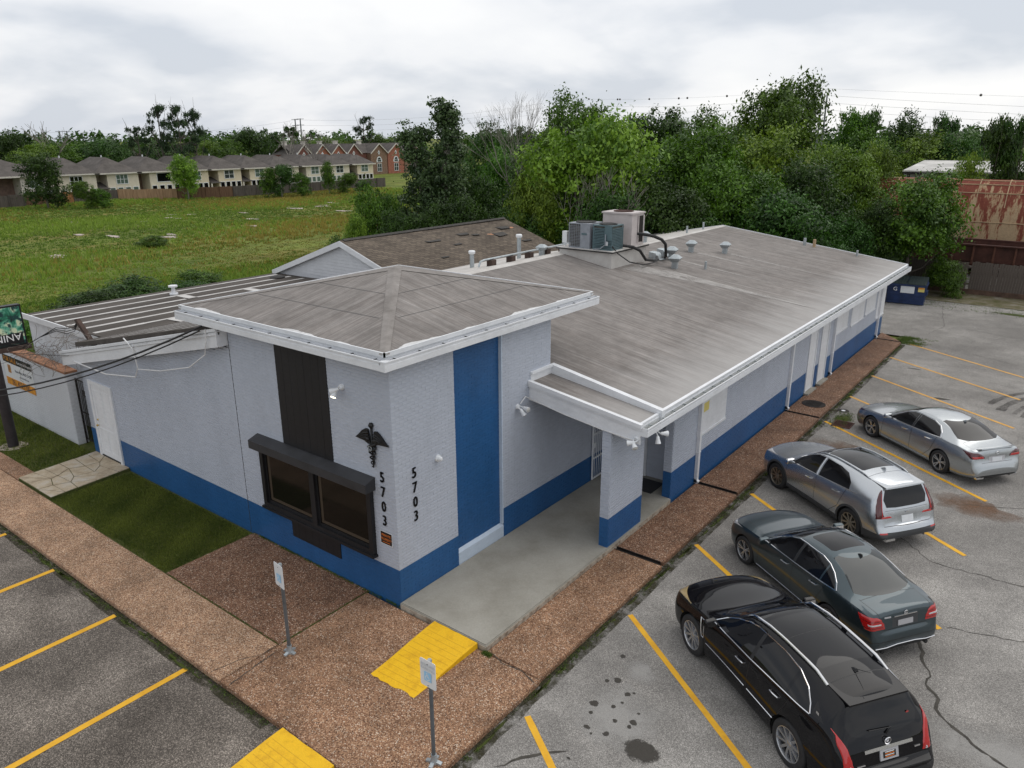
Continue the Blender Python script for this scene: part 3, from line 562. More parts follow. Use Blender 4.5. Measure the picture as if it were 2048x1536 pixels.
def _brick(b, c, s, nn, l, h, j):
    p = 0.006+j; a = s*(l/2+.0035); u = Vector((0,0,h/2)); e = nn*p; r = 0.003; i = len(b.v)
    a2 = s*(l/2+.0025); u2 = Vector((0,0,h/2-r))
    P = [c-a-u-nn*.002, c+a-u-nn*.002, c+a+u-nn*.002, c-a+u-nn*.002, c-a2-u2+e, c+a2-u2+e, c+a2+u2+e, c-a2+u2+e]
    b.v += [tuple(x) for x in P]
    F = ((4,5,6,7),(0,1,5,4),(1,2,6,5),(2,3,7,6),(3,0,4,7))
    flip = s.cross(Vector((0,0,1))).dot(nn) < 0
    b.f += [tuple(i+k for k in (t[::-1] if flip else t)) for t in F]
ZB = 0.84; TW, TD, TH = 5.15, 5.21, 5.14
# --- front wall (tower + wing), plane y = 0
front = MB().box((-TW,0.0,-0.15),(0,0.22,TH)); front = front.build('tower_front_wall', 'paint_white', clinic)
MB().box((-TW,-0.002,-0.15),(-0.0,0.002,ZB)).build('painted_band', 'paint_blue', front)
brick_wall(front, (0,0,0), (1,0,0), (0,-1,0), [(-TW,-0.0,0,ZB,'paint_blue'),(-TW,-0.0,ZB,TH-.0,'paint_white')], [(-3.44,-1.78,0.47,6),(-4.32,-0.63,1.0,2.55)])
ztf = lambda x: 2.93+(x+13.6)*0.2035
wing = MB().prism([(-13.15,0.0,-0.15),(-TW-.002,0.0,-0.15),(-TW-.002,0.0,4.6),(-13.15,0.0,2.95)], (0,0.22,0)).build('wing_front_wall', 'paint_white', clinic)
MB().box((-13.15,-0.002,-0.15),(-TW-.006,0.002,ZB)).build('painted_band', 'paint_blue', wing)
brick_wall(wing, (0,0,0), (1,0,0), (0,-1,0), [(-13.15,-TW-.012,0,ZB,'paint_blue'),(-13.15,-TW-.012,ZB,4.75,'paint_white')], [(-12.74,-11.36,0,2.42)], lambda x: ztf(x)+.06)
MB().box((-13.15,0.0,-.15),(-12.95,3.0,2.85)).build('wing_end_wall', 'paint_white', clinic)
MB().box((-TW-.012,-0.009,0),(-TW+.002,-0.003,4.7)).build('control_joint', 'plastic_grey', wing)
# --- tower side / porch wall, plane x = 0
side = MB().box((-0.22,0.222,-0.15),(0.0,1.77,TH)).box((-0.22,3.36,-0.15),(0.0,TD,TH)).box((-0.22,1.77,-.15),(-0.085,3.36,TH)).box((-0.2,TD,-.1),(0,8.4,3.42)).build('tower_side_wall', 'paint_white', clinic)
MB().box((-0.002,0.0,-0.15),(0.002,1.77,ZB)).box((-0.002,3.36,0.1),(0.002,8.38,ZB)).box((-.0855,1.772,.4),(-.0815,3.33,TH-.02)).build('painted_band', 'paint_blue', side)
brick_wall(side, (0,0,0), (0,1,0), (1,0,0), [(0,1.77,0,ZB,'paint_blue'),(0,1.77,ZB,TH,'paint_white'),(3.36,8.38,0.07,ZB,'paint_blue'),(3.36,TD,ZB,TH,'paint_white'),(TD,8.38,ZB,3.3,'paint_white')])
brick_wall(side, (-.0835,0,0), (0,1,0), (1,0,0), [(1.775,3.325,0.42,TH-.03,'paint_blue')])
MB().hexa([(-.10,1.77,.1),(.004,1.77,.1),(.004,3.36,.1),(-.10,3.36,.1),(-.10,1.77,.47),(.004,1.77,.40),(.004,3.36,.40),(-.10,3.36,.47)]).build('panel_sill', 'paint_sill', side)
MB().box((-.085,3.325,.47),(.003,3.362,TH)).build('panel_jamb', 'paint_sill', side)
# --- rest of tower body, so that it is solid
MB().box((-TW,0.222,-.1),(-TW+.2,TD,TH)).box((-TW+.2,TD-.2,-.1),(-.222,TD,TH)).build('tower_rear_wall', 'paint_white', clinic)
# --- porch: wing column, back wall, door
colw = MB().box((2.0,4.38,0.0),(2.22,5.95,3.2)).build('porch_column_wall', 'paint_white', clinic)
MB().box((1.997,4.377,0.0),(2.2225,5.953,ZB)).build('painted_band', 'paint_blue', colw)
for m, t0, t1 in (('paint_blue',0,ZB),('paint_white',ZB,3.08)):
    brick_wall(colw, (2.2222,0,0), (0,1,0), (1,0,0), [(4.38,5.95,t0,t1,m)]); brick_wall(colw, (0,4.3775,0), (1,0,0), (0,-1,0), [(2.0,2.22,t0,t1,m)])
backw = MB().box((0.0,8.4,-.1),(2.0,8.6,3.3)).build('porch_back_wall', 'paint_white', clinic)
slab2 = MB().box((0.0,7.53,-.1),(2.02,8.41,.1195)).build('porch_floor', 'concrete', clinic)
pd = MB().box((0.08,8.36,.12),(1.0,8.40,2.25)).build('porch_door', 'paint_trim', clinic)
MB().box((0.0,8.345,.12),(.08,8.41,2.33)).box((1.0,8.345,.12),(1.08,8.41,2.33)).box((.08,8.345,2.25),(1.0,8.41,2.33)).build('door_frame', 'paint_trim', pd)
# open security gate leaf against the porch wall
gate = MB()
for y0, y1 in ((7.16,7.20),(7.90,7.94)): gate.box((.05,y0,.16),(.085,y1,2.25))
for z in (.16,.75,1.45,2.2): gate.box((.055,7.2,z),(.08,7.9,z+.045))
for k in range(6): gate.box((.062,7.28+k*.1,.2),(.074,7.292+k*.1,2.2))
sg = gate.build('security_gate', 'paint_trim', clinic); MB().box((.085,7.16,1.1),(.115,7.26,1.24)).build('lock_box', 'paint_trim', sg)
# --- long side wall, plane x = 2.22
YE = 29.75
longw = MB().box((2.0,7.53,-.15),(2.22,YE,3.1)).build('long_side_wall', 'paint_white', clinic)
MB().box((1.998,7.528,-.15),(2.2222,YE,ZB)).build('painted_band', 'paint_blue', longw)
WH = [(18.38,19.28,0,2.5),(19.8,20.75,0,2.5),(8.98,10.86,1.36,2.33),(21.7,23.35,1.6,2.36),(23.87,25.9,1.5,2.33),(26.15,27.9,1.55,2.33),(28.25,YE,1.0,2.6)]
brick_wall(longw, (2.2222,0,0), (0,1,0), (1,0,0), [(7.53,YE,0,ZB,'paint_blue'),(7.53,YE,ZB,3.0,'paint_white')], WH)
brick_wall(longw, (0,7.5275,0), (1,0,0), (0,-1,0), [(2.0,2.22,0,ZB,'paint_blue'),(2.0,2.22,ZB,3.0,'paint_white')])
for (a, b, c, d) in WH[2:]: 
    o = MB().box((2.215,a,c),(2.238,b,d)).build('boarded_window', 'paint_trim', longw)
    MB().box((2.238,a+.0,c-.04),(2.262,b,c+.02)).build('sill', 'paint_trim', o)
for (a, b, c, d) in WH[:2]:
    o = MB().box((2.2,a+.07,.06),(2.232,b-.07,d-.08)).build('side_door', 'paint_trim', longw)
    MB().box((2.2,a,0.0),(2.258,a+.075,d)).box((2.2,b-.075,0.0),(2.258,b,d)).box((2.2,a+.075,d-.08),(2.258,b-.075,d)).build('door_frame', 'paint_trim', o)
    MB().box((2.2,a-.05,0.0),(2.40,b+.05,.055)).build('door_step', 'concrete', o)
MB().box((2.2385,9.25,1.98),(2.2405,9.62,2.24)).build('paper_notice', 'yellow_paper', longw)
MB().box((-6,YE-.2,-.15),(2.0,YE,3.3)).build('far_end_wall', 'paint_white', clinic)
# --- main roof: two planes with a ramp between, near section higher
def rz_(x, y):
    t = sm((y-16.4)/1.7); rx = -6.0-0.2*t; zr = 4.95-0.42*t; ze = 3.33
    if x >= rx: return ze+(zr-ze)*(2.95-x)/(2.95-rx)
    return zr-(rx-x)*0.19
xs = [2.95,2.6,2.0,1.0,0,-1,-2,-3,-4,-5,-5.6,-6.0,-6.2,-7,-8.5,-10.3]; ys = [5.36,8,11,14,16.2,16.4,16.8,17.2,17.6,18.1,18.4,21,25,29.95]
b = MB(); nx = len(xs)
for y in ys:
    for x in xs: b.v.append((x,y,rz_(x,y)))
for j in range(len(ys)-1):
    for i in range(nx-1): b.f.append((j*nx+i, (j+1)*nx+i, (j+1)*nx+i+1, j*nx+i+1))
roof = b.build('main_roof', 'roof_main', clinic, smooth=20)
b = MB()
for j in range(len(ys)-1):                 # underside
    for i in range(nx-1):
        P = [(xs[i+di], ys[j+dj], rz_(xs[i+di],ys[j+dj])-.10) for di,dj in ((0,0),(1,0),(1,1),(0,1))]; b.q(*P)
b.build('roof_deck', 'paint_trim', roof)
rk = MB()                                  # white edging at the far gable and on the ridge
for x0, x1 in zip(xs[:-1], xs[1:]): rk.hexa([(x1,29.95,rz_(x1,29.9)-.18),(x0,29.95,rz_(x0,29.9)-.18),(x0,30.0,rz_(x0,29.9)-.18),(x1,30.0,rz_(x1,29.9)-.18),(x1,29.95,rz_(x1,29.9)+.03),(x0,29.95,rz_(x0,29.9)+.03),(x0,30.0,rz_(x0,29.9)+.03),(x1,30.0,rz_(x1,29.9)+.03)])
rk.build('gable_edging', 'paint_trim', roof)
b = MB()
for y0, y1 in zip(ys[:-1], ys[1:]):
    r0, r1 = -6.0-.2*sm((y0-16.4)/1.7), -6.0-.2*sm((y1-16.4)/1.7)
    for sgn, w in ((1,.20),(-1,4.0)): b.q((r0,y0,rz_(r0,y0)+.008),(r0+sgn*w,y0,rz_(r0+sgn*w,y0)+.006),(r1+sgn*w,y1,rz_(r1+sgn*w,y1)+.006),(r1,y1,rz_(r1,y1)+.008))
b.build('ridge_coating', 'roof_coating', roof)
# pale cricket running down from the equipment platform, and washed runs below the vents
b = MB(); P = [(-3.6,15.6,.7),(-2.4,16.3,.75),(-1.0,16.9,.55),(0.4,17.25,.3),(1.6,17.5,.12),(2.5,17.6,.02)]
for (x0,y0,w0),(x1,y1,w1) in zip(P[:-1],P[1:]):
    for k in range(4):
        q_ = [(x0,y0-w0+w0*2*k/4),(x1,y1-w1+w1*2*k/4),(x1,y1-w1+w1*2*(k+1)/4),(x0,y0-w0+w0*2*(k+1)/4)]; b.q(*[(x,y,rz_(x,y)+.012) for x,y in q_])
b.build('pale_run', 'roof_pale', roof)
for x, y, l, w in ((-3.9,21.95,4.0,.10),(-2.95,23.3,5.2,.10),(-3.9,19.8,4.6,.09)):
    b = MB(); n = 8
    for k in range(n):
        xa, xb = x+l*k/n, x+l*(k+1)/n; wa, wb = w*(1-k/n)+.015, w*(1-(k+1)/n)+.015; b.q((xa,y-wa,rz_(xa,y)+.008),(xb,y-wb,rz_(xb,y)+.008),(xb,y+wb,rz_(xb,y)+.008),(xa,y+wa,rz_(xa,y)+.008))
    b.build('pale_run', 'roof_pale', roof)
# soffit, fascia and open gutter along the long eave
MB().box((2.0,7.3,3.02),(2.90,29.95,3.06)).build('soffit', 'paint_trim', clinic)
MB().box((2.86,4.36,3.03),(2.925,30.0,3.315)).build('fascia', 'paint_trim', clinic)
def gutter(p0, p1, n, w=.13, h=.17, t=.012, zt=0.0, segs=1):
    """open trough between two points; n = outward direction"""
    p0, p1, n = Vector(p0), Vector(p1), Vector(n); d = (p1-p0); b = MB()
    up = Vector((0,0,1)); mid = (p0+p1)/2; hd = d/2
    b.obox(mid+n*(w/2)+up*(t/2), hd, n*(w/2), up*(t/2)); b.obox(mid+n*(t/2)+up*(h/2), hd, n*(t/2), up*(h/2)*.999); b.obox(mid+n*(w-t/2)+up*(h/2), hd, n*(t/2), up*(h/2))
    b.obox(mid+n*(w+.006)+up*(h-.012), hd, n*.008, up*.012); b.obox(mid+n*(w+.003)+up*(h*.3), hd, n*.004, up*(h*.3))
    dn = d.normalized()
    for p in (p0, p1): b.obox(p+n*(w/2)+up*(h/2), dn*.006, n*(w/2), up*(h/2))
    return b
gut = gutter((2.927,4.36,3.06),(2.927,30.02,3.06),(1,0,0),.165,.19).build('eave_gutter', 'paint_trim', clinic)
g2 = MB()
for k in range(46): y = 4.7+k*.55; g2.box((2.94,y-.006,3.20),(3.08,y+.006,3.225))
g2.build('gutter_hanger', 'galvanised', gut, kind='stuff')
b = MB().box((2.94,4.4,3.075),(3.075,29.98,3.13)); b.build('gutter_fill', 'soil', gut)  # dark fill that makes the inside of the open trough read dark
MB().hexa([(2.88,5.2,3.32),(2.945,5.2,3.30),(2.945,30.0,3.30),(2.88,30.0,3.32),(2.88,5.2,3.352),(2.945,5.2,3.335),(2.945,30.0,3.335),(2.88,30.0,3.352)]).build('drip_edge', 'paint_trim', roof)
for y in (9.05,16.42,21.45,28.72):
    ds = MB().box((2.225,y-.055,.02),(2.315,y+.055,2.75)).hexa([(2.225,y-.055,2.75),(2.315,y-.055,2.75),(2.315,y+.055,2.75),(2.225,y+.055,2.75),(2.82,y-.055,3.0),(2.93,y-.055,3.0),(2.93,y+.055,3.0),(2.82,y+.055,3.0)])
    ds.hexa([(2.225,y-.055,.02),(2.33,y-.055,-.02),(2.33,y+.055,-.02),(2.225,y+.055,.02),(2.225,y-.055,.14),(2.36,y-.055,.06),(2.36,y+.055,.06),(2.225,y+.055,.14)])
    o = ds.build('downspout', 'paint_trim', clinic)
    for z_ in (.9,2.3): MB().box((2.222,y-.075,z_),(2.319,y+.075,z_+.03)).build('strap', 'paint_trim', o)
# sloping conduit-box brackets under the eave
for y in (10.3,17.2,24.4): MB().hexa([(2.24,y,2.72),(2.30,y,2.72),(2.30,y+1.3,2.88),(2.24,y+1.3,2.88),(2.24,y,2.82),(2.30,y,2.82),(2.30,y+1.3,2.98),(2.24,y+1.3,2.98)]).build('conduit_cover', 'paint_trim', clinic)
# --- low canopy over the porch
zc0, zc1 = 3.70, 3.27; cz = lambda x: zc0+(zc1-zc0)*x/2.95
can = MB().hexa([(0.004,4.40,cz(0)-.16),(2.85,4.40,cz(2.85)-.16),(2.85,5.25,cz(2.85)-.16),(0.004,5.25,cz(0)-.16),(0.004,4.40,cz(0)),(2.85,4.40,cz(2.85)),(2.85,5.25,cz(2.85)),(0.004,5.25,cz(0))]).build('canopy_roof', 'roof_main', clinic)
def sbox(x0, x1, y0, y1, dz0, dz1, f): return MB().hexa([(x0,y0,f(x0)+dz0),(x1,y0,f(x1)+dz0),(x1,y1,f(x1)+dz0),(x0,y1,f(x0)+dz0),(x0,y0,f(x0)+dz1),(x1,y0,f(x1)+dz1),(x1,y1,f(x1)+dz1),(x0,y1,f(x0)+dz1)])
fz = lambda x: 3.72+(3.31-3.72)*x/2.96
sbox(0.006,2.93,4.355,4.395,-.46,-.10,fz).build('canopy_fascia', 'paint_trim', can); sbox(0.006,2.95,4.325,4.394,-.13,-.06,fz).build('canopy_trim', 'paint_trim', can); sbox(0.006,2.97,4.30,4.40,-.075,.02,fz).build('canopy_trim', 'paint_trim', can)
MB().box((2.855,4.40,3.05),(2.90,5.24,3.30)).build('canopy_end', 'paint_trim', can)
MB().box((.004,4.40,3.66),(.03,5.22,3.93)).box((.03,4.40,3.87),(.07,5.22,3.93)).build('wall_flashing', 'paint_trim', can)
mzf = lambda x: rz_(x,5.4)
sbox(-.0,2.99,5.22,5.36,-.30,.06,mzf).build('roof_curb', 'paint_trim', roof)
MB().hexa([(0.0,4.42,3.22),(2.86,4.42,2.95),(2.86,8.4,2.95),(0.0,8.4,3.22),(0.0,4.42,3.24),(2.86,4.42,2.97),(2.86,8.4,2.97),(0.0,8.4,3.24)]).build('porch_ceiling', 'paint_white', clinic)
# --- tower roof
ex0, ex1, ey0, ey1, ez = -6.70, 0.14, -0.20, 6.82, 5.42; ap = (-3.19, 3.33, 6.17)
C4 = [(ex0,ey0,ez),(ex1,ey0,ez),(ex1,ey1,ez),(ex0,ey1,ez)]
trf = MB().q(C4[0],C4[1],ap).q(C4[2],C4[3],ap).build('tower_roof', 'roof_tower_front', clinic)
MB().q(C4[1],C4[2],ap).q(C4[3],C4[0],ap).build('roof_slope', 'roof_tower_side', trf)
MB().box((ex0+.02,ey0+.02,5.14),(ex1-.02,ey1-.02,5.18)).build('soffit', 'paint_trim', trf)
A = Vector(ap); bb = MB()
for c in C4:
    c = Vector(c); d = (A-c); hd = Vector((d.x,d.y,0)).normalized(); n = Vector((-hd.y,hd.x,0)); w = .16
    m0, m1 = c+Vector((0,0,.012)), A+Vector((0,0,.014))
    bb.q(c+n*w*.6+Vector((0,0,-.004)), m0, m1, A+n*w-d.normalized()*.1+Vector((0,0,-.012))).q(m0, c-n*w*.6+Vector((0,0,-.004)), A-n*w-d.normalized()*.1+Vector((0,0,-.012)), m1)
bb.build('hip_strip', 'roof_hip', trf)
fl = MB()
for (x0,y0,x1,y1) in ((ex0,ey0-.01,ex1+.01,ey0+.02),(ex1-.02,ey0-.01,ex1+.01,ey1),(ex0-.01,ey0,ex0+.02,ey1),(ex0,ey1-.02,ex1,ey1+.01)): fl.box((x0,y0,5.36),(x1,y1,5.445))
fl.build('drip_edge', 'paint_trim', trf)
fb = MB().box((ex0+.03,ey0+.025,5.17),(ex1-.03,ey0+.06,5.37)).box((ex1-.06,ey0+.03,5.17),(ex1-.025,ey1-.03,5.37)).box((ex0+.025,ey0+.03,5.17),(ex0+.06,ey1-.03,5.37)).box((ex0+.03,ey1-.06,5.17),(ex1-.03,ey1-.025,5.37)); fb.build('fascia', 'paint_trim', trf)
for p0, p1, n in (((ex0-.02,ey0+.024,5.13),(ex1+.10,ey0+.024,5.13),(0,-1,0)),((ex1-.024,ey0-.11,5.128),(ex1-.024,ey1+.12,5.128),(1,0,0))):
    gt = gutter(p0, p1, n, .14, .19).build('eave_gutter', 'paint_trim', trf); d = (Vector(p1)-Vector(p0)); h = MB()
    for k in range(11):
        c = Vector(p0)+d*((k+.5)/11)+Vector(n)*.07+Vector((0,0,.17)); t = d.normalized()*.006; h.obox(c, t, Vector(n)*.06, (0,0,.008))
    h.build('gutter_hanger', 'dark_metal', gt, kind='stuff')
MB().box((ex1+.001,ey0-.121,5.124),(ex1+.121,ey0-.001,5.322)).build('gutter_corner','paint_trim',trf)
# patches of white roof cement along the two front eaves
mat('cement_white',(.55,.55,.55),.7,var=.15,vscale=5)
def patch_strip(a, b, inward, m):
    a, b, inward = Vector(a), Vector(b), Vector(inward); n = 90; bm_ = MB(); hs = []
    for k in range(n+1):
        s = k/n; hs.append(max(0.0, .045+.035*sin(s*11+.5)+.045*sin(s*23)+.02*sin(s*47)+rnd(-.012,.012)))
    for k in range(n):
        if max(hs[k],hs[k+1]) < .015: continue
        p, q_ = a.lerp(b,k/n), a.lerp(b,(k+1)/n); up = Vector((0,0,.006)); bm_.q(p+up, q_+up, q_+inward*hs[k+1]+up, p+inward*hs[k]+up)
    bm_.build('roof_cement', m, trf, kind='stuff')
sy = Vector((0,3.53,.75)).normalized(); sx = Vector((-3.33,0,.75)).normalized()
patch_strip((ex0+.6,ey0,ez),(ex1-.3,ey0,ez),sy,'cement_white'); patch_strip((ex1,ey0+.4,ez),(ex1,ey1-.4,ez),sx,'cement_white')
sl = MB()
for t in (.33,.62):                       # lap lines across the tower roof
    for a, b in ((C4[0],C4[1]),(C4[1],C4[2])):
        p, q_ = Vector(a).lerp(A,t), Vector(b).lerp(A,t); d = (q_-p); n_ = (A-(Vector(a)+Vector(b))/2).normalized()*.012; up = Vector((0,0,.005)); sl.q(p+d*.06+up, p+d*.94+up, p+d*.94+n_+up, p+d*.06+n_+up)
sl.build('lap_seam', 'plastic_grey', trf)
# --- wing fascia and wing roof
fs = lambda x: 3.16+(x+13.6)*0.2305
sbox(-13.75,-TW-.02,-.22,-.18,-.42,-.02,fs).build('wing_fascia', 'paint_trim', clinic); wf = sbox(-13.75,-TW-.02,-.25,-.176,-.14,-.075,fs).build('wing_trim', 'paint_trim', clinic); sbox(-13.75,-TW-.02,-.275,-.17,-.05,.02,fs).build('trim_cap', 'paint_trim', wf)
sbox(-TW-.045,-TW-.021,-.27,.0,-.42,.02,fs).build('fascia_end', 'paint_trim', wf)
sbox(-13.75,-TW-.02,-.178,.0,-.42,-.38,fs).build('wing_soffit', 'paint_trim', clinic); sbox(-13.77,-13.73,-.22,.4,-.42,0.0,fs).build('fascia_return', 'paint_trim', clinic)
wx = [-19.2,-16,-13.4,-12.9,-9.2,-TW-.05]
def wz(x):
    if x < -13.3: return 3.30+(x+19.2)*.018
    return 3.406+(x+13.3)*0.2165
b = MB(); Y0, Y1 = .08, 11.2
for x0, x1 in zip(wx[:-1], wx[1:]):
    Y1 = 5.3 if x0 > -9.3 else 11.2
    b.hexa([(x0,Y0 if x0 > -13.5 else .85,wz(x0)-.13),(x1,Y0 if x1 > -13.2 else .85,wz(x1)-.13),(x1,Y1,wz(x1)-.13),(x0,Y1,wz(x0)-.13),(x0,Y0 if x0 > -13.5 else .85,wz(x0)),(x1,Y0 if x1 > -13.2 else .85,wz(x1)),(x1,Y1,wz(x1)),(x0,Y1,wz(x0))])
wr = b.build('wing_roof', 'roof_wing', clinic)
x = -18.7
while x < -5.9:
    y = .95 if x < -13 else .2; y1 = 10.95 if x < -9.4 else 5.2
    st = MB(); yy = y
    while yy < y1:
        y2 = min(y1, yy+rnd(1.2,2.6)); w = rnd(.14,.22); st.q((x-w/2,yy,wz(x-w/2)+.008),(x+w/2,yy,wz(x+w/2)+.008),(x+w/2,y2,wz(x+w/2)+.008),(x-w/2,y2,wz(x-w/2)+.008)); yy = y2+(rnd(.2,.9) if random.random() < .12 else 0)
    st.build('lap_stripe', 'roof_stripe', wr)
    if random.random() < .85 and y1-y > 2.2 and not -10.4 < x < -9.3:
        yb = rnd(y+1, y1-1); MB().q((x,yb,wz(x)+.011),(x+.95,yb,wz(x+.95)+.011),(x+.95,yb+.35,wz(x+.95)+.011),(x,yb+.35,wz(x)+.011)).build('cross_stripe', 'roof_stripe', wr)
    x += rnd(.88,1.0)
MB().box((-19.0,.95,-.2),(-13.15,1.15,3.22)).box((-19.0,1.15,-.2),(-18.8,11,3.2)).build('rear_wing_wall', 'paint_lilac', clinic)
MB().box((-19.25,.83,3.17),(-13.35,.87,3.36)).build('rear_wing_fascia', 'paint_trim', clinic)
# --- black board panel, awning and window on the tower front
xk = [-3.44+k*(1.66/7) for k in range(8)]
for z0_, z1_ in ((.47,.96),(2.76,5.13)):
    pan = MB().box((-3.44,-.012,z0_),(-1.78,.0,z1_)).build('black_panel', 'paint_black', front)
    for x0, x1 in zip(xk[:-1], xk[1:]): MB().box((x0+.002,-.020-rnd(0,.002),z0_),(x1-.002,-.012,z1_)).build('board', 'paint_black', pan)
win = MB().box((-4.32,-.10,1.0),(-4.20,.06,2.5)).box((-.75,-.10,1.0),(-.63,.06,2.5)).box((-4.20,-.10,1.0),(-.75,.06,1.11)).box((-4.20,-.10,2.38),(-.75,.06,2.5)).box((-2.56,-.10,1.11),(-2.40,.06,2.38))
for a, c in ((-4.20,-2.56),(-2.40,-.75)): win.box((a,-.045,1.11),(a+.05,.06,2.38)).box((c-.05,-.045,1.11),(c,.06,2.38)).box((a+.05,-.045,1.11),(c-.05,.06,1.16)).box((a+.05,-.045,2.33),(c-.05,.06,2.38))
win.box((-4.36,-.14,.95),(-.60,-.0,1.01))
win = win.build('front_window', 'paint_black', front)
for a, c in ((-4.15,-2.61),(-2.35,-.80)):
    p = MB().box((a,-.022,1.16),(c,-.016,2.33)).build('pane', 'window_glass', win)
    MB().box((a+.02,-.0225,1.18),(a+.10,-.0165,2.31)).box((a+.10,-.0225,1.18),(c-.02,-.0165,1.25)).build('inner_frame', mat('inner_frame',(0.055,0.04,0.026),.5), win)
MB().hexa([(-4.42,-.27,2.47),(-.55,-.27,2.47),(-.55,-.0,2.47),(-4.42,-.0,2.47),(-4.42,-.27,2.66),(-.55,-.27,2.66),(-.55,-.0,2.75),(-4.42,-.0,2.75)]).build('window_awning', mat('awning_black',(0.030,0.031,0.035),.5,var=.3,vscale=3), front)
# --- white panel door in the wing
dr = MB().box((-12.62,-.02,.10),(-11.48,.03,2.30)).build('front_door', 'paint_trim', wing)
MB().box((-12.74,-.05,.06),(-12.62,.04,2.42)).box((-11.48,-.05,.06),(-11.36,.04,2.42)).box((-12.62,-.05,2.30),(-11.48,.04,2.42)).build('door_frame', 'paint_trim', dr)
for x0, x1 in ((-12.47,-12.10),(-12.00,-11.63)):
    for z0, z1 in ((.28,.95),(1.12,2.12)):
        MB().hexa([(x0,-.021,z0),(x1,-.021,z0),(x1,-.0,z0),(x0,-.0,z0),(x0,-.021,z1),(x1,-.021,z1),(x1,-.0,z1),(x0,-.0,z1)]).box((x0-.03,-.028,z0-.03),(x0-.005,-.018,z1+.03)).box((x1+.005,-.028,z0-.03),(x1+.03,-.018,z1+.03)).box((x0-.005,-.028,z1+.005),(x1+.005,-.018,z1+.03)).box((x0-.005,-.028,z0-.03),(x1+.005,-.018,z0-.005)).build('door_panel', 'paint_trim', dr)
MB().lathe([(0.0,-.10),(.028,-.095),(.034,-.075),(.028,-.055),(.012,-.05),(.012,-.02)],(-12.52,-.005,1.05),'Y',14).build('door_knob', 'brass', dr, smooth=True)
MB().lathe([(0.0,-.05),(.028,-.05),(.03,-.02)],(-12.52,-.002,1.22),'Y',14).build('deadbolt', 'brass', dr, smooth=True)
MB().box((-12.62,-.04,.04),(-11.48,.03,.10)).build('threshold', 'dark_metal', dr)
emit_bricks(ALLB, 300)

# ================================================================== fittings on the clinic
# house numbers, two sets of serif figures
NUMM = 'black_plain'
for o, r, lab in (((-.335,-.012,0),(1,0,0),'black house number 5703 set vertically beside the tower window'),((.012,.515,0),(0,1,0),'black house number 5703 set vertically around the tower corner, beside the white dome')):
    t = thing('house_number', lab, 'house number', (o[0],o[1],1.7))
    for ch, z in (('5',2.70),('7',2.385),('0',2.065),('3',1.755)):
        M = frame((o[0],o[1],z),r,(0,0,1)); b = text_mb(ch, .32, M, .012, sx=.78)
        M2 = frame((o[0]+r[0]*.012,o[1]+r[1]*.012,z+.002),r,(0,0,1)); c = text_mb(ch, .32, M2, .012, sx=.78); b.f += [tuple(i+len(b.v) for i in f_) for f_ in c.f]; b.v += c.v
        b.build('digit', NUMM, t)
# medical staff emblem
em = thing('staff_emblem', 'black cast winged staff with two entwined snakes mounted on tower wall', 'emblem', (-.53,0,3.0))
def wallp(x, z, d=0.0): return (-.53+x, -.035-d, z)
MB().tube([wallp(0,2.97),wallp(0,3.80)],[.012,.024],8).build('staff', NUMM, em, smooth=True)
MB().lathe([(0,-.055),(.035,-.045),(.055,-.01),(.055,.01),(.035,.045),(0,.055)],wallp(0,3.855),'Z',14).build('finial', NUMM, em, smooth=True)
for s in (-1,1):
    w = [(0.03,3.50),(.10,3.46),(.20,3.50),(.46,3.52),(.36,3.60),(.26,3.70),(.16,3.76),(.09,3.75),(.07,3.65)]
    P = [wallp(s*x,z,-.015) for x, z in w]; MB().prism(P if s < 0 else P[::-1],(0,-.035,0)).build('wing', NUMM, em)
    for k in range(3):
        MB().tube([wallp(s*.08,3.70-.06*k,.02),wallp(s*.2,3.66-.045*k,.022),wallp(s*(.36-.04*k),3.58-.022*k,.02)],[.02,.018,.006],6).build('feather', NUMM, em, smooth=True)
    pts = []
    for k in range(60):
        a = k/59; z = 3.50-.50*a; amp = .115*(1-.75*a); pts.append(wallp(s*amp*cos(a*4.5*pi), z, .012+.025*sin(a*4.5*pi)*s))
    pts = [wallp(s*.05,3.56,.03),wallp(s*.12,3.56,.02)]+pts
    MB().tube(pts,[.026]+[.026-.016*k/(len(pts)-2) for k in range(len(pts)-1)],7).build('snake', NUMM, em, smooth=True)
text_mb('D',.16,frame((-.545,-.085,3.33),(1,0,0),(0,0,1)),.008).build('letter', 'galvanised', em)
# private property sign
ps = thing('property_sign', 'small black and orange sign reading PRIVATE PROPERTY by the tower window', 'sign', (-.315,0,1.35))
MB().box((-.47,-.018,1.34),(-.16,-.009,1.60)).build('sign_plate', 'black_plain', ps)
for tx, z, s in (('PRIVATE',1.505,.078),('PROPERTY',1.42,.073)): text_mb(tx,s,frame((-.315,-.020,z),(1,0,0),(0,0,1)),.001,sx=.9 if s > .05 else 1).build('lettering', 'orange', ps)
MB().box((-.42,-.0205,1.372),(-.21,-.019,1.384)).build('lettering','orange',ps)
MB().box((-.485,-.0165,1.325),(-.145,-.010,1.336)).box((-.485,-.0165,1.604),(-.145,-.010,1.615)).box((-.485,-.0165,1.336),(-.474,-.010,1.604)).box((-.156,-.0165,1.336),(-.145,-.010,1.604)).build('border', 'sign_white', ps)
# dome on the tower side
t = thing('dome_light', 'small white dome fitting on the white tower side wall near the numbers', 'dome', (0,1.21,2.88))
MB().lathe([(.075,.0),(.075,.03),(.055,.03),(.05,.09),(.03,.12),(0,.125)],(0.004,1.21,2.88),'X',16).build('dome', 'sign_white', t, smooth=40)
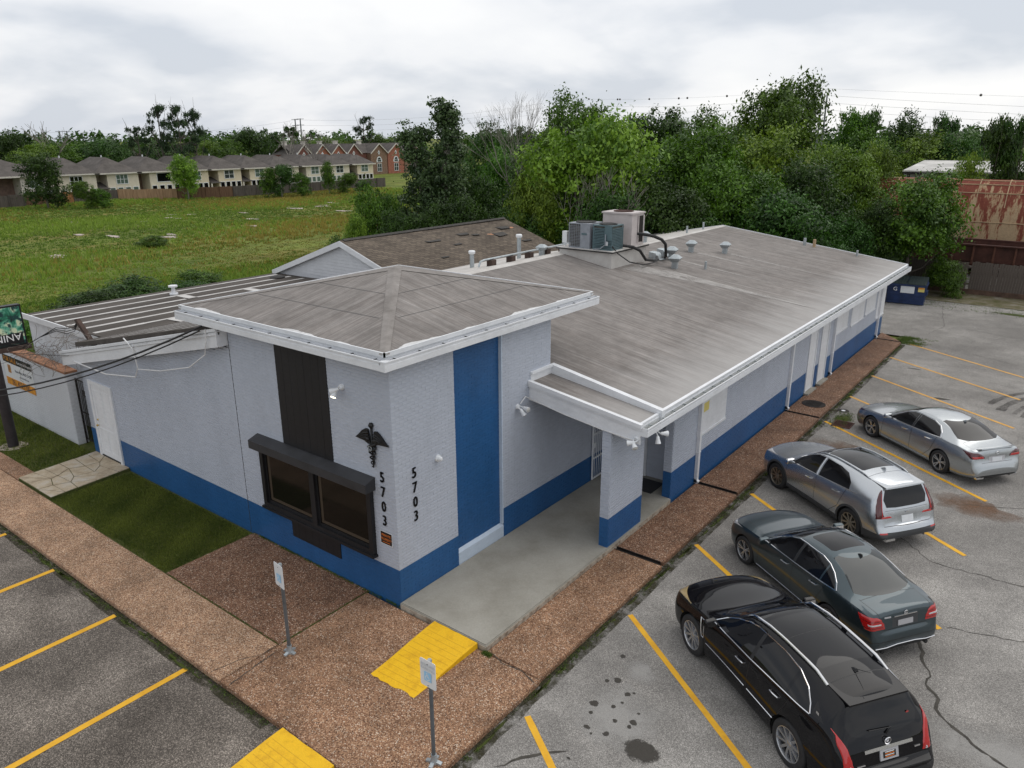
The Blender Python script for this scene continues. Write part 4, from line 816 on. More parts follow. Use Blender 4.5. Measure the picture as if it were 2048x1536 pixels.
# twin floodlights
def flood(loc, n, label, dirs, lit=None):
    """loc on the wall, n outward; dirs: aim vectors of the heads"""
    t = thing('floodlight', label, 'floodlight', loc, group='white twin floodlights on the clinic walls')
    l, n = Vector(loc), Vector(n); s = n.cross(Vector((0,0,1)))
    ax = 'Y' if abs(n.y) > .5 else ('X' if abs(n.x) > .5 else 'Z')
    b = MB(); b.tube([l, l+n*.045],[.065,.055],14); b.build('mount', 'sign_white', t, smooth=40)
    for k, d in enumerate(dirs):
        d = Vector(d).normalized(); base = l+n*.05+s*(.05*(1 if k else -1)); e = base+n*.05+d*.03
        h = MB().tube([base-n*.01, e],.014,8); c = [e, e+d*.03, e+d*.07, e+d*.15, e+d*.17]; h.tube(c,[.02,.038,.042,.062,.066],14,cap=True)
        o = h.build('lamp_head', 'sign_white', t, smooth=40)
        MB().tube([e+d*.171, e+d*.185],[.058,.040],14).build('lens', 'bulb' if lit == k else mat('lens_off',(.55,.55,.53),.2), o, smooth=40)
flood((-1.33,-.006,4.47),(0,-1,0),'lit white twin floodlight high on the tower front beside the black panel',((-.75,-.5,-.35),(.05,-.55,-.85)),1)
flood((.006,3.90,3.22),(1,0,0),'white twin floodlight on the porch wall beside the canopy end',((.8,-.1,-.1),(.5,.2,-.75)))
flood((2.85,4.37,2.98),(0,-1,-.35),'white twin floodlight at the front end of the canopy fascia',((-.8,-.4,-.2),(.6,-.5,-.5)))
flood((2.99,4.95,3.02),(.7,0,-.7),'white twin floodlight under the gutter corner above the parking side',((.6,.7,-.1),(.2,-.2,-.95)))
# surface cables on the wing fascia and below the canopy
tag(MB().tube([(-12.9,-.235,2.98),(-11,-.235,2.96),(-9.3,-.235,3.2),(-9.1,-.235,3.5),(-9.15,-.27,4.0),(-9.5,-.29,4.22)],.018,6).build('white_cable','cable_white'),'white cable looped over the left wing fascia','cable')
tag(MB().tube([(-9.1,-.235,3.45),(-8,-.21,3.6),(-6.6,-.21,3.95),(-5.8,-.23,4.4),(-5.6,-.28,4.75),(-5.55,-.29,5.05)],.015,6).build('white_cable','cable_white'),'white cable hanging below the fascia near the tower corner','cable')
tag(MB().tube([(.03,3.98,3.27),(.05,4.15,3.40),(.06,4.33,3.30),(1.0,4.33,3.13),(2.0,4.33,3.0),(2.8,4.34,2.93)],.014,6).build('white_cable','cable_white'),'thin white cable along the underside of the canopy front','cable')
# mat
tag(MB().box((1.02,7.45,.12),(1.72,8.2,.135)).build('door_mat','plastic_black'),'black rubber door mat on the porch floor behind the column wall','mat')
# ramps painted yellow
def ramp_mesh(top, bot, zt, zb, name, lab):
    n = 13; b = MB(); T0, T1 = Vector(top[0]), Vector(top[1]); B0, B1 = Vector(bot[0]), Vector(bot[1]); rows = []
    for k in range(n+1):
        s = k/n; prof = zt+(zb-zt)*sm(s*1.0)*1.0; jag = .03 if k == n else .006
        row = []
        for j in range(13):
            w = j/12; p = (T0.lerp(T1,w)).lerp(B0.lerp(B1,w),s); p += (Vector(bot[0])-Vector(top[0])).normalized()*rnd(-jag,jag)
            row.append((p.x,p.y,prof+.004))
        rows.append(row)
    i0 = 0
    for r in rows: b.v += r
    for k in range(n):
        for j in range(12): b.f.append((k*13+j,(k+1)*13+j,(k+1)*13+j+1,k*13+j+1))
    base = len(b.v); zz = min(zt,zb)-.05
    for k in range(n+1):
        for j in (0,12): p = rows[k][j]; b.v.append((p[0],p[1],min(zz,p[2]-.02)))
    for k in range(n):
        b.f.append((k*13,base+2*k,base+2*k+2,(k+1)*13)); b.f.append((k*13+12,(k+1)*13+12,base+2*k+3,base+2*k+1))
    o = b.build(name,'paint_yellow',smooth=30); tag(o,lab,'ramp'); 
    for k in range(2,n,1):
        s = k/n; p, q_ = T0.lerp(B0,s), T1.lerp(B1,s); z = zt+(zb-zt)*sm(s)+.0065; d = (B0-T0).normalized()*.006; p = p.lerp(q_,.05); q_ = q_.lerp(p,.05)
        MB().q((p.x,p.y,z),(q_.x,q_.y,z),(q_.x+d.x,q_.y+d.y,z-.001),(p.x+d.x,p.y+d.y,z-.001)).build('groove',mat('paint_yellow_dark',(.55,.29,.01),.7),o)
ramp_mesh(((.98,-.06),(2.08,-.06)),((1.02,-1.78),(2.07,-1.72)),.115,.0,'entrance_ramp','bright yellow painted ramp leading up to the porch slab')
ramp_mesh(((.86,-3.53),(2.14,-3.53)),((.86,-5.1),(2.14,-5.1)),.0,AZ,'kerb_ramp','bright yellow painted kerb ramp at the bottom edge of the paving')
# flagstone landing
fp = thing('flagstone_path','cracked tan flagstone landing in front of the white door','path',(-12,-1.1,0)); fp['kind']='structure'
MB().hexa([(-12.9,-2.24,-.1),(-10.88,-2.22,-.1),(-11.06,0,-.1),(-13.1,0,-.1),(-12.9,-2.24,.045),(-10.88,-2.22,.045),(-11.06,-.01,.045),(-13.1,-.01,.045)]).build('mortar_bed','soil',fp)
def fpt(u, v): 
    a = Vector((-12.9,-2.24)).lerp(Vector((-10.88,-2.22)),u); b = Vector((-13.1,-.01)).lerp(Vector((-11.06,-.01)),u); return a.lerp(b,v)
NU, NV = 3, 6; gp = {}
for i in range(NU+1):
    for j in range(NV+1):
        ju = 0 if i in (0,NU) else rnd(-.13,.13); jv = 0 if j in (0,NV) else rnd(-.075,.075); gp[i,j] = fpt(i/NU+ju, j/NV+jv)
for i in range(NU):
    for j in range(NV):
        q_ = [gp[i,j],gp[i+1,j],gp[i+1,j+1],gp[i,j+1]]; tris = [q_] if random.random() < .55 else [[q_[0],q_[1],q_[2]],[q_[0],q_[2],q_[3]]]
        for P in tris:
            c = sum(P,Vector((0,0)))/len(P); z = .06+rnd(0,.008); g = .945; Q = [c+(p-c)*g for p in P]
            MB().prism([(p.x,p.y,.03) for p in Q],(0,0,z-.03)).build('flagstone','flagstone_material',fp)
fp.pop('category', None)
# reserved parking signs
def park_sign(loc, h, rz, label, faded):
    t = thing('parking_sign', label, 'sign', loc, rz, 'reserved parking signs on grey posts')
    def lb(b, n, m, par=t, **k): return b.build(n, m, par, local=True, **k)
    fo = MB()
    for k in range(4): a = k*pi/2+.3; fo.obox((.07*cos(a),.07*sin(a),.02),(.06*cos(a),.06*sin(a),-.012),(-.03*sin(a),.03*cos(a),0),(0,0,.018))
    fo.lathe([(.06,0),(.055,.05),(.045,.10),(.045,.16),(.0,.16)],n=14); lb(fo,'post_base','galvanised',smooth=40)
    lb(MB().tube([(0,0,.05),(0,0,h)],.032,12),'post','pole_grey',smooth=40)
    lb(MB().tube([(0,0,h),(0,0,h+.03)],[.038,.03],12),'cap','galvanised',smooth=40)
    pl = []
    w, hh, r = .155, .235, .03
    for cx, cz, a0 in ((w-r,hh-r,0),(-w+r,hh-r,90),(-w+r,-hh+r,180),(w-r,-hh+r,270)):
        for a in (0,30,60,90): pl.append((cx+r*cos(radians(a0+a)),-.045,h-.20+cz+r*sin(radians(a0+a))))
    sp = lb(MB().prism(pl[::-1],(0,.006,0)),'sign_panel','sign_white')
    zc_ = h-.20; blue = 'sign_blue'
    M = lambda z: frame((0,-.052,zc_+z),(1,0,0),(0,0,1))
    if not faded: 
        lb(text_mb('RESERVED',.062,M(.125),.0006),'lettering','sign_grey',sp); lb(text_mb('PARKING',.066,M(.06),.0006),'lettering','sign_grey',sp)
    bs = lb(MB().box((-.07,-.0535,zc_-.125),(.07,-.051,zc_+.03)),'symbol_panel',blue,sp)
    b = MB(); y = -.0545
    def dot(cx,cz,r,n=12): b.q(*[(cx+r*cos(2*pi*k/n),y,zc_+cz+r*sin(2*pi*k/n)) for k in range(n)])
    def bar(x0,z0,x1,z1,w_=.011):
        d = Vector((x1-x0,0,z1-z0)).normalized(); n_ = Vector((-d.z,0,d.x))*w_/2; a,c = Vector((x0,y,zc_+z0)),Vector((x1,y,zc_+z1)); b.q(a-n_,c-n_,c+n_,a+n_)
    dot(-.012,.008,.011); bar(-.012,-.002,-.008,-.05); bar(-.010,-.022,.02,-.022,.008); bar(-.008,-.048,.022,-.05); bar(.022,-.05,.034,-.088); bar(.034,-.088,.046,-.083)
    for k in range(16):
        a0, a1 = radians(110+k*14), radians(110+(k+1)*14); b.q(*[(-.004+r_*cos(a),y,zc_-.068+r_*sin(a)) for r_,a in ((.034,a0),(.034,a1),(.044,a1),(.044,a0))])
    lb(b,'wheelchair_symbol','white_print',sp)
    lb(MB().lathe([(0,-.0555),(.007,-.055),(.008,-.051)],(0,0,h-.03),'Y',8).lathe([(0,-.0555),(.007,-.055),(.008,-.051)],(0,0,zc_-.20),'Y',8),'bolt','dark_metal',sp)
park_sign((3.31,-2.56,0),1.86,0.0,'reserved parking sign on grey post standing in front of the yellow porch ramp',False)
park_sign((-.62,-2.28,0),1.86,radians(-8),'faded blue and white parking sign on grey post in front of tower window',True)
# ================================================================== neighbouring shingle-roofed building
sh = thing('shingle_house', 'low building with weathered brown shingle roof and white gable behind the wing', 'building', (-14.5,16,-.15))
GY, RX, RZ, EW, EZ = 11.25, -14.5, 5.10, 4.7, 3.45; FY = 21.9
MB().q((RX,GY-.15,RZ),(RX,FY,RZ-.03),(RX+EW,FY,EZ),(RX+EW,GY-.15,EZ)).q((RX,FY,RZ-.03),(RX,GY-.15,RZ),(RX-EW,GY-.15,EZ),(RX-EW,FY,EZ)).build('shingle_roof','shingles',sh)
rf = [o for o in bpy.data.objects if o.parent == sh][0]
b = MB()
for k in range(34):
    y0 = GY+k*.31; b.hexa([(RX-.14,y0,RZ-.02),(RX+.14,y0,RZ-.02),(RX+.14,y0+.33,RZ-.012),(RX-.14,y0+.33,RZ-.012),(RX-.0,y0,RZ+.045),(RX+.02,y0,RZ+.045),(RX+.02,y0+.33,RZ+.05),(RX-.0,y0+.33,RZ+.05)])
b.build('ridge_cap','shingle_dark',rf)
gw = MB().prism([(RX-EW+.15,GY,-.15),(RX+EW-.15,GY,-.15),(RX+EW-.15,GY,EZ-.02),(RX,GY,RZ-.09),(RX-EW+.15,GY,EZ-.02)],(0,.15,0)).box((RX+EW-.3,GY+.15,-.15),(RX+EW-.15,FY-.1,EZ-.05)).box((RX-EW+.15,GY+.15,-.15),(RX-EW+.3,FY-.1,EZ-.05)).box((RX-EW+.3,FY-.25,-.15),(RX+EW-.3,FY-.1,EZ-.05)).build('wall','paint_house_white',sh)
for k in range(12):                       # lap siding on the gable
    z = 3.5+k*.13; hw = (RZ-.12-z)/(RZ-EZ)*EW-.05
    if hw < .15: break
    MB().hexa([(RX-hw,GY-.02,z),(RX+hw,GY-.02,z),(RX+hw,GY,z),(RX-hw,GY,z),(RX-hw+.2,GY-.006,z+.125),(RX+hw-.2,GY-.006,z+.125),(RX+hw-.2,GY,z+.125),(RX-hw+.2,GY,z+.125)]).build('siding_board','paint_house_white',gw)
for s in (-1,1):
    MB().hexa([(RX,GY-.19,RZ-.24),(RX+s*EW,GY-.19,EZ-.22),(RX+s*EW,GY-.14,EZ-.22),(RX,GY-.14,RZ-.24),(RX,GY-.19,RZ-.015),(RX+s*EW,GY-.19,EZ-.0),(RX+s*EW,GY-.14,EZ-.0),(RX,GY-.14,RZ-.015)]).build('barge_board','paint_trim',sh)
def onroof(d, y, up=0.0):                 # d = distance down the right slope (plan)
    return Vector((RX+d, y, RZ-.02-(RZ-EZ)/EW*d+up))
for d, y, l, w in ((.95,14.9,1.0,.28),(1.55,16.1,.55,.22),(.75,17.2,.8,.3),(1.0,18.0,.5,.25),(2.2,20.3,.7,.25),(.7,20.2,.9,.35),(2.35,14.4,.5,.2),(1.2,19.3,.9,.4)):
    a = onroof(d,y,.004); P = [a, onroof(d+rnd(-.05,.05),y+l,.004), onroof(d+w,y+l*.9,.05), onroof(d+w+rnd(-.05,.1),y+l*.1,.07)]
    MB().q(*P).q(*[p+Vector((0,0,-.012)) for p in reversed(P)]).build('lifted_shingle','shingle_dark',rf)
for d, y, l, w in ((1.75,16.9,.62,.30),(1.15,18.85,.62,.32),(.85,21.0,.4,.22)):
    n = 9; c = onroof(d+w/2,y+l/2,.006); P = []
    for k in range(n):
        a = 2*pi*k/n; P.append(onroof(d+w/2+w/2*cos(a)*rnd(.6,1.1), y+l/2+l/2*sin(a)*rnd(.6,1.1), .006))
    MB().q(*P).build('bare_deck','deck_wood',rf)
# ================================================================== white brick yard wall, iron gate, banner
yard = thing('yard_wall','white painted brick yard wall with a weathered brick cap','wall',(-19,0.15,0))
yw = MB().box((-27,0.0,-.15),(-14.3,0.32,2.27)).build('wall_core','paint_house_white',yard)
YB = []
brick_wall(yw,(0,0,0),(1,0,0),(0,-1,0),[(-21,-14.3,0,2.24,'paint_house_white')],bank=YB); brick_wall(yw,(-14.3,0,0),(0,1,0),(1,0,0),[(0.0,.32,0,2.24,'paint_house_white')],bank=YB); emit_bricks(YB,300)
for k in range(58):
    x = -26.9+k*.2175; MB().box((x+.004,-.03,2.27),(x+.2135,.35,2.335+rnd(-.006,.006))).build('cap_brick','cap_brick' if k > 38 or random.random() < .5 else 'concrete_edge',yard)
bn = thing('sale_banner','for sale banner in orange, black and white on the white brick wall','banner',(-18,0,1.5))
MB().box((-19.15,-.018,1.05),(-16.85,-.010,2.12)).build('banner_sheet','sign_white',bn)
MB().box((-19.15,-.022,1.86),(-16.85,-.018,2.12)).build('top_band','black_plain',bn); MB().box((-19.15,-.022,1.05),(-16.85,-.018,1.31)).build('bottom_band','gold_print',bn)
MB().box((-18.86,-.022,1.5),(-18.62,-.018,1.78)).build('portrait_panel','photo_print',bn)
for tx,x,z,s,m,al in (('FOR SALE',-19.08,1.91,.24,'gold_print','LEFT'),('Commercial Property',-17.42,1.94,.13,'white_print','CENTER'),('Kevin Riles, Ph.D., CCIM',-17.62,1.60,.13,'ink','CENTER'),('www.kevinriles.com',-17.6,1.45,.09,'ink','CENTER'),('281.403.3700',-18.0,1.09,.27,'ink','CENTER')):
    text_mb(tx,s,frame((x,-.0235,z),(1,0,0),(0,0,1)),.0008,al).build('lettering',m,bn)
ig = thing('iron_gate','dark iron bar gate in the gap between the brick wall and the wing','gate',(-13.5,.25,-.05))
b = MB()
for x in (-14.28,-13.2): b.box((x,.22,-.05),(x+.035,.255,2.1))
ig_f = b.box((-14.25,.225,.1),(-13.2,.25,.13)).box((-14.25,.225,2.05),(-13.2,.25,2.08)).box((-14.25,.225,1.0),(-13.2,.25,1.03)).build('gate_frame','iron',ig)
for k in range(9): MB().tube([(-14.17+k*.11,.238,.1),(-14.17+k*.11,.238,2.08)],.009,6).build('bar','iron',ig)
MB().box((-13.85,.21,1.6),(-13.70,.235,1.8)).build('panel','dark_metal',ig)
# clutter behind the gate
for k,(x,y,s) in enumerate(((-13.65,.6,.30),(-13.4,.45,.22),(-14.0,.55,.2))):
    t = thing('planter_tub',('large','middle','small')[k]+' dark planter tub in the clutter behind the iron gate','planter',(x,y,-.05))
    MB().lathe([(0,0),(s*.6,0),(s*.7,s*.8),(s*.76,s*.82),(s*.76,s*.9),(s*.66,s*.9),(s*.6,s*.75),(0,s*.75)],(0,0,0),n=14).build('tub','dark_metal',t,local=True,smooth=30)
# leaning service mast behind the fascia
tag(MB().hexa([(-13.28,.45,3.25),(-13.12,.45,3.25),(-13.12,.58,3.25),(-13.28,.58,3.25),(-14.10,.45,3.90),(-13.95,.45,3.96),(-13.95,.56,3.96),(-14.10,.56,3.90)]).build('service_mast','post_wood'),'dark brown timber service mast leaning above the left wing fascia','mast')
b = MB(); 
for k in range(3): b.tube([(-14.0,.5,3.88-.03*k),(-14.2,.45,3.66-.06*k),(-14.4,.3,3.62-.08*k),(-14.6,.1,3.66-.05*k),(-15.1,-.2,3.35),(-15.7,-.5,3.0)],.012,5)
tag(b.build('mast_cable','cable_black'),'looped grey service cables running from the leaning mast to the pole sign','cable')
# dry vine tangle along that cable
def tangle():
    b = MB()
    for k in range(90):
        s = random.random(); p = Vector((-13.6,.45,3.55)).lerp(Vector((-16.0,-.6,2.85)),s)+Vector((rnd(-.25,.25),rnd(-.25,.25),rnd(-.5,.12)))
        pts = [p]; d = Vector((rnd(-1,1),rnd(-1,1),rnd(-.9,.4))).normalized()
        for j in range(6): d = (d+Vector((rnd(-.7,.7),rnd(-.7,.7),rnd(-.6,.4)))).normalized(); pts.append(pts[-1]+d*rnd(.08,.2))
        b.tube(pts,.006,3,False)
    return b
tag(tangle().build('dry_vine',mat('dry_vine',(.17,.15,.13),.9)),'bare dry vine tangled along the cable between pole sign and mast','vine',kind='stuff')
# ================================================================== pole sign
pole = thing('pole_sign','tall dark pole with a weathered green picture sign reading ANIMAL upside down','sign',(-15.8,-1.3,-.05))
MB().tube([(-15.8,-1.3,-.06),(-15.8,-1.3,3.0)],.15,14).build('pole',mat('pole_dark',(.035,.03,.032),.6,.3,var=.4,vscale=4),pole,smooth=40)
blob(-15.8,-1.3,.42,.36,'pole_footing','concrete_edge',-.03,18,.15,parent=pole); 
SX = -15.75
cab = MB().box((SX-.25,-2.30,3.06),(SX-.02,-.32,4.31)).build('sign_cabinet','black_plain',pole)
MB().box((SX-.02,-2.25,3.12),(SX-.012,-.37,4.26)).build('picture_face','sign_picture',cab)
MB().box((SX-.012,-2.23,3.13),(SX-.006,-.41,3.46)).build('name_band','black_plain',cab)
MB().box((SX-.3,-2.5,2.93),(SX+.05,-.25,3.06)).build('support_beam','post_wood',pole)
text_mb('ANIMAL',.30,frame((SX-.003,-.46,3.44),(0,-1,0),(0,0,-1)),.001,'LEFT').build('lettering','white_print',cab)
# ================================================================== wooden fence and rail yard behind the lot
wfence = thing('lot_fence','weathered grey timber board fence at the back of the parking lot','fence',(4,43.5,-.09))
pk = None; x = -7.0; k = 0
while x < 16:
    w = rnd(.135,.145); h = 1.86+rnd(-.03,.03)+(.06 if x > 3.9 else 0)
    if pk is None: pk = MB().hexa([(0,0,0),(.1395,0,0),(.1395,.02,0),(0,.02,0),(.004,0,1.0),(.1355,0,1.0),(.1355,.02,1.0),(.004,.02,1.0)]).mesh('plank','fence_wood')
    if not (3.75 < x < 3.88):
        o = link('plank',pk,None,wfence); o.location = (x-4,rnd(-.008,.008),0); o.scale = (1,1,h); o.rotation_euler = (0,rnd(-.008,.008),0)
    x += w; k += 1
MB().box((-7,43.52,.45),(16,43.56,.55)).build('rail','fence_wood',wfence); MB().box((-7,43.525,1.45),(16,43.565,1.55)).build('rail','fence_wood',wfence)
MB().box((-7,43.40,-.1),(16,43.48,.2)).build('kick_board',mat('kick',(.10,.06,.042),.9,var=.4,vscale=3),wfence)
bed = MB().hexa([(-16,45.2,-.2),(60,45.2,-.2),(60,60,-.2),(-16,60,-.2),(-16,46.4,.55),(60,46.4,.55),(60,58.5,.55),(-16,58.5,.55)]).build('railway_bed','gravel'); tag(bed,kind='structure')
for y in (47.0,48.45,52.2,53.65): MB().box((-16,y-.035,.55),(60,y+.035,.72)).build('rail','rust_dark',bed)
def hopper():
    t = thing('covered_hopper_car','long round-topped covered railcar streaked with rust and cream paint','rail car',(6,52.9,.72))
    prof = [(-1.62,.95),(-1.66,1.6),(-1.64,2.5),(-1.5,3.4),(-1.2,4.25),(-.8,4.75),(-.4,4.98),(0,5.05),(.4,4.98),(.8,4.75),(1.2,4.25),(1.5,3.4),(1.64,2.5),(1.66,1.6),(1.62,.95)]
    xs_ = [-10.2+k*.85 for k in range(25)]; b = MB(); n = len(prof)
    for x in xs_:
        for y, z in prof: b.v.append((x,y,z))
    for i in range(len(xs_)-1):
        for j in range(n-1): b.f.append((i*n+j,(i+1)*n+j,(i+1)*n+j+1,i*n+j+1))
    b.f.append(tuple(range(n))); b.f.append(tuple((len(xs_)-1)*n+j for j in reversed(range(n))))
    b.v = [(x,y,z*1.06+.05) for x,y,z in b.v]; body = b.build('tank_body','rusty_car',t,local=True,smooth=40)
    for x in xs_[::2]:
        s = MB()
        for (y0,z0),(y1,z1) in zip(prof[3:11],prof[4:12]): s.q((x-.03,y0*1.006,z0*1.064+.06),(x+.03,y0*1.006,z0*1.064+.06),(x+.03,y1*1.006,z1*1.064+.06),(x-.03,y1*1.006,z1*1.064+.06))
        s.build('seam_rib','rust_seam',body,local=True)
    for j in (2,4,5,6):
        y, z = prof[j]; MB().tube([(-10.2,y*1.004,z*1.062+.055),(10.2,y*1.004,z*1.062+.055)],.035,6).build('long_seam','rust_seam',body,local=True)
    MB().box((-10.4,-1.75,.55),(10.4,1.75,1.0)).build('side_sill','rust_dark',t,local=True)
    for x in (-8.2,8.2): MB().box((x-1.3,-1.1,.15),(x+1.3,1.1,.55)).build('bogie','rust_dark',t,local=True)
    for x in (-9.0,-7.4,7.4,9.0):
        for y in (-.72,.72): MB().lathe([(0,-.06),(.42,-.06),(.42,.06),(0,.06)],(x,y,.42),'Y',16).build('wheel','iron',t,local=True)
    return t
hopper()
def gondola():
    t = thing('open_wagon','dark brown ribbed open wagon standing behind the board fence','wagon',(7,47.7,.72))
    MB().box((-9.2,-1.5,.75),(9.2,-1.42,1.75)).box((-9.2,1.42,.75),(9.2,1.5,1.75)).box((-9.2,-1.42,.75),(-9.1,1.42,1.75)).box((9.1,-1.42,.75),(9.2,1.42,1.75)).box((-9.2,-1.42,.7),(9.2,1.42,.82)).build('wagon_body','rust_dark',t,local=True)
    rib = MB().hexa([(-.06,-1.60,.6),(.06,-1.60,.6),(.06,-1.5,.6),(-.06,-1.5,.6),(-.05,-1.57,1.75),(.05,-1.57,1.75),(.05,-1.5,1.75),(-.05,-1.5,1.75)]).mesh('rib',mat('rust_rib',(.10,.040,.026),.9,var=.4,vscale=2))
    for k in range(17): o = link('rib',rib,None,t); o.location = (-9.0+k*1.12,0,0)
    MB().box((-9.3,-1.62,1.75),(9.3,-1.4,1.83)).box((-9.3,1.4,1.75),(9.3,1.62,1.83)).box((-9.25,-1.55,.5),(9.25,1.55,.7)).build('top_rail','rust_dark',t,local=True)
    for x in (-7.8,-6.2,6.2,7.8):
        for y in (-.72,.72): MB().lathe([(0,-.06),(.42,-.06),(.42,.06),(0,.06)],(x,y,.42),'Y',16).build('wheel','iron',t,local=True)
    for x in (-7,7): MB().box((x-1.2,-1.0,.2),(x+1.2,1.0,.5)).build('bogie','rust_dark',t,local=True)
gondola()
def shed():
    t = thing('tin_shed','long pale metal-roofed shed with open side far behind the rail cars','shed',(2,72,-.2))
    x0, x1 = -7.5, 34; MB().hexa([(x0,-4,6.05),(x1,-4,6.05),(x1,5,6.65),(x0,5,6.65),(x0,-4,6.17),(x1,-4,6.17),(x1,5,6.80),(x0,5,6.80)]).build('roof','tin_roof',t,local=True)
    MB().box((x0,-3.2,2.6),(x1,-3.05,5.9)).box((x0,4,0),(x1,4.2,6.5)).box((x0,-3.05,0),(x0+.2,4,6.0)).build('wall','tin_wall',t,local=True)
    pm = MB().box((-.1,-3.9,0),(.1,-3.7,6.06)).mesh('column','iron')
    for k in range(13): o = link('column',pm,None,t); o.location = (x0+.5+k*4,0,0)
    MB().box((x0,-3.95,5.85),(x1,-3.8,6.05)).build('eave_beam','iron',t,local=True)
shed()
# ================================================================== rubbish container
db = thing('rubbish_container','dark blue steel rubbish container with lids and a white G at the lot end','container',(1.55,38.6,AZ),0.10)
lb = lambda b,n,m,par=db,**k: b.build(n,m,par,local=True,**k)
bd = lb(MB().hexa([(-.95,-.55,.06),(.95,-.55,.06),(.95,.75,.06),(-.95,.75,.06),(-.98,-.66,1.12),(.98,-.66,1.12),(.98,.75,1.35),(-.98,.75,1.35)]),'bin_body','bin_blue')
lb(MB().box((-1.0,-.71,1.06),(1.0,-.64,1.15)).box((-1.02,-.66,1.06),(-.97,.75,1.14)).box((.97,-.66,1.06),(1.02,.75,1.14)),'rim','bin_blue',bd)
lb(MB().box((-.98,-.63,.56),(.98,-.585,.64)).box((-.98,-.58,.04),(.98,-.5,.14)),'stiffener','bin_blue',bd)
for s in (-1,1): lb(MB().box((s*1.0-.06,-.4,.55),(s*1.0+.06,.4,.75)),'fork_pocket','bin_blue',bd)
for x0, x1, t_ in ((-.97,-.02,.0),(.02,.97,.0)):
    l_ = lb(MB().hexa([(x0,-.70,1.16),(x1,-.70,1.16),(x1,.78,1.38),(x0,.78,1.38),(x0,-.70,1.19),(x1,-.70,1.19),(x1,.78,1.42),(x0,.78,1.42)]),'lid','bin_lid')
    for k in range(6): xx = x0+.08+k*.155; lb(MB().hexa([(xx-.02,-.68,1.19),(xx+.02,-.68,1.19),(xx+.02,.76,1.415),(xx-.02,.76,1.415),(xx-.02,-.68,1.215),(xx+.02,-.68,1.215),(xx+.02,.76,1.44),(xx-.02,.76,1.44)]),'lid_rib','bin_lid',l_)
lb(MB().q((-.28,-.632,.66),(.42,-.632,.66),(.42,-.665,1.05),(-.28,-.665,1.05)),'notice','sign_white',bd); lb(MB().q((.60,-.642,.78),(.92,-.642,.78),(.92,-.664,1.03),(.60,-.664,1.03)),'warning_label','yellow_paper',bd)
lb(MB().q((.62,-.652,.92),(.90,-.652,.92),(.90,-.668,1.01),(.62,-.668,1.01)),'label_band','orange',bd)
lb(text_mb('G',.30,frame((-.55,-.655,.76),(1,0,0),(0,-.09,1)),.002),'lettering','white_print',bd)
# ================================================================== roof equipment on the clinic
PLX0,PLX1,PLY0,PLY1,PLZ = -6.15,-3.75,14.4,17.1,5.18
pf = thing('equipment_platform','white boxed roof platform carrying the air conditioners','platform',(-5,15.7,4.3))
MB().box((PLX0+.08,PLY0+.08,4.2),(PLX1-.08,PLY1-.08,PLZ-.06)).build('curb','roof_coating',pf); MB().box((PLX0,PLY0,PLZ-.07),(PLX1,PLY1,PLZ)).build('deck','roof_coating',pf); MB().box((PLX0-.012,PLY0-.012,PLZ-.065),(PLX1+.012,PLY0,PLZ-.02)).box((PLX1,PLY0,PLZ-.065),(PLX1+.012,PLY1,PLZ-.02)).build('deck_edge','dark_metal',pf)
def ac(loc, w, d, h, m, lab, louvre, group, rz=0.0, coil_front=True):
    t = thing('air_conditioner',lab,'air conditioner',loc,rz,group); lb = lambda b,n,mm,par=t,**k: b.build(n,mm,par,local=True,**k)
    lb(MB().box((-w/2,-d/2,0),(w/2,d/2,.05)),'base_pan',m); lb(MB().box((-w/2,-d/2,h-.04),(w/2,d/2,h)),'top_panel',m)
    for sx_ in (-1,1):
        for sy_ in (-1,1): lb(MB().box((sx_*w/2-.03*sx_,sy_*d/2-.03*sy_,.05),(sx_*w/2,sy_*d/2,h-.04)),'corner_post',m)
    lb(MB().box((-w/2+.04,-d/2+.04,.05),(w/2-.04,d/2-.04,h-.05)),'coil_block','coil')
    lb(MB().lathe([(w*.40,h),(w*.42,h+.03),(w*.36,h+.03),(w*.34,h+.0)],n=24).lathe([(0,h+.008),(w*.34,h+.008)],n=24),'fan_ring','dark_metal',smooth=30)
    if louvre:
        n = int((h-.12)/.055)
        for k in range(n):
            z = .07+k*.055; lb(MB().hexa([(-w/2,-d/2,z),(w/2,-d/2,z),(w/2,-d/2+.03,z+.02),(-w/2,-d/2+.03,z+.02),(-w/2,-d/2-.002,z+.028),(w/2,-d/2-.002,z+.028),(w/2,-d/2+.03,z+.045),(-w/2,-d/2+.03,z+.045)]).hexa([(w/2,-d/2,z),(w/2,d/2,z),(w/2-.03,d/2,z+.02),(w/2-.03,-d/2,z+.02),(w/2+.002,-d/2,z+.028),(w/2+.002,d/2,z+.028),(w/2-.03,d/2,z+.045),(w/2-.03,-d/2,z+.045)]),'louvre',m)
        lb(MB().box((w*.12,-d/2-.012,h*.42),(w/2,-d/2+.02,h-.04)),'service_panel',m); lb(MB().box((w*.18,-d/2-.02,h*.2),(w*.3,-d/2,h*.36)),'data_plate','sign_white')
    else:
        for k in range(14): z = .08+k*(h-.14)/14; lb(MB().box((-w/2,-d/2-.004,z),(w*.05,-d/2+.006,z+.012)),'guard_wire',m)
        for k in range(7): xx = -w/2+.02+k*w*.085; lb(MB().box((xx,-d/2-.006,.05),(xx+.008,-d/2+.006,h-.04)),'guard_wire',m)
        lb(MB().box((w*.06,-d/2-.006,.05),(w/2,-d/2+.03,h-.04)).box((w/2-.03,-d/2,.05),(w/2+.004,d/2,h-.04)),'service_panel',m); lb(MB().box((w*.12,-d/2-.02,h*.55),(w*.36,-d/2-.006,h*.62)),'handle','ac_blue')
    return t
gA = 'roof air conditioners'
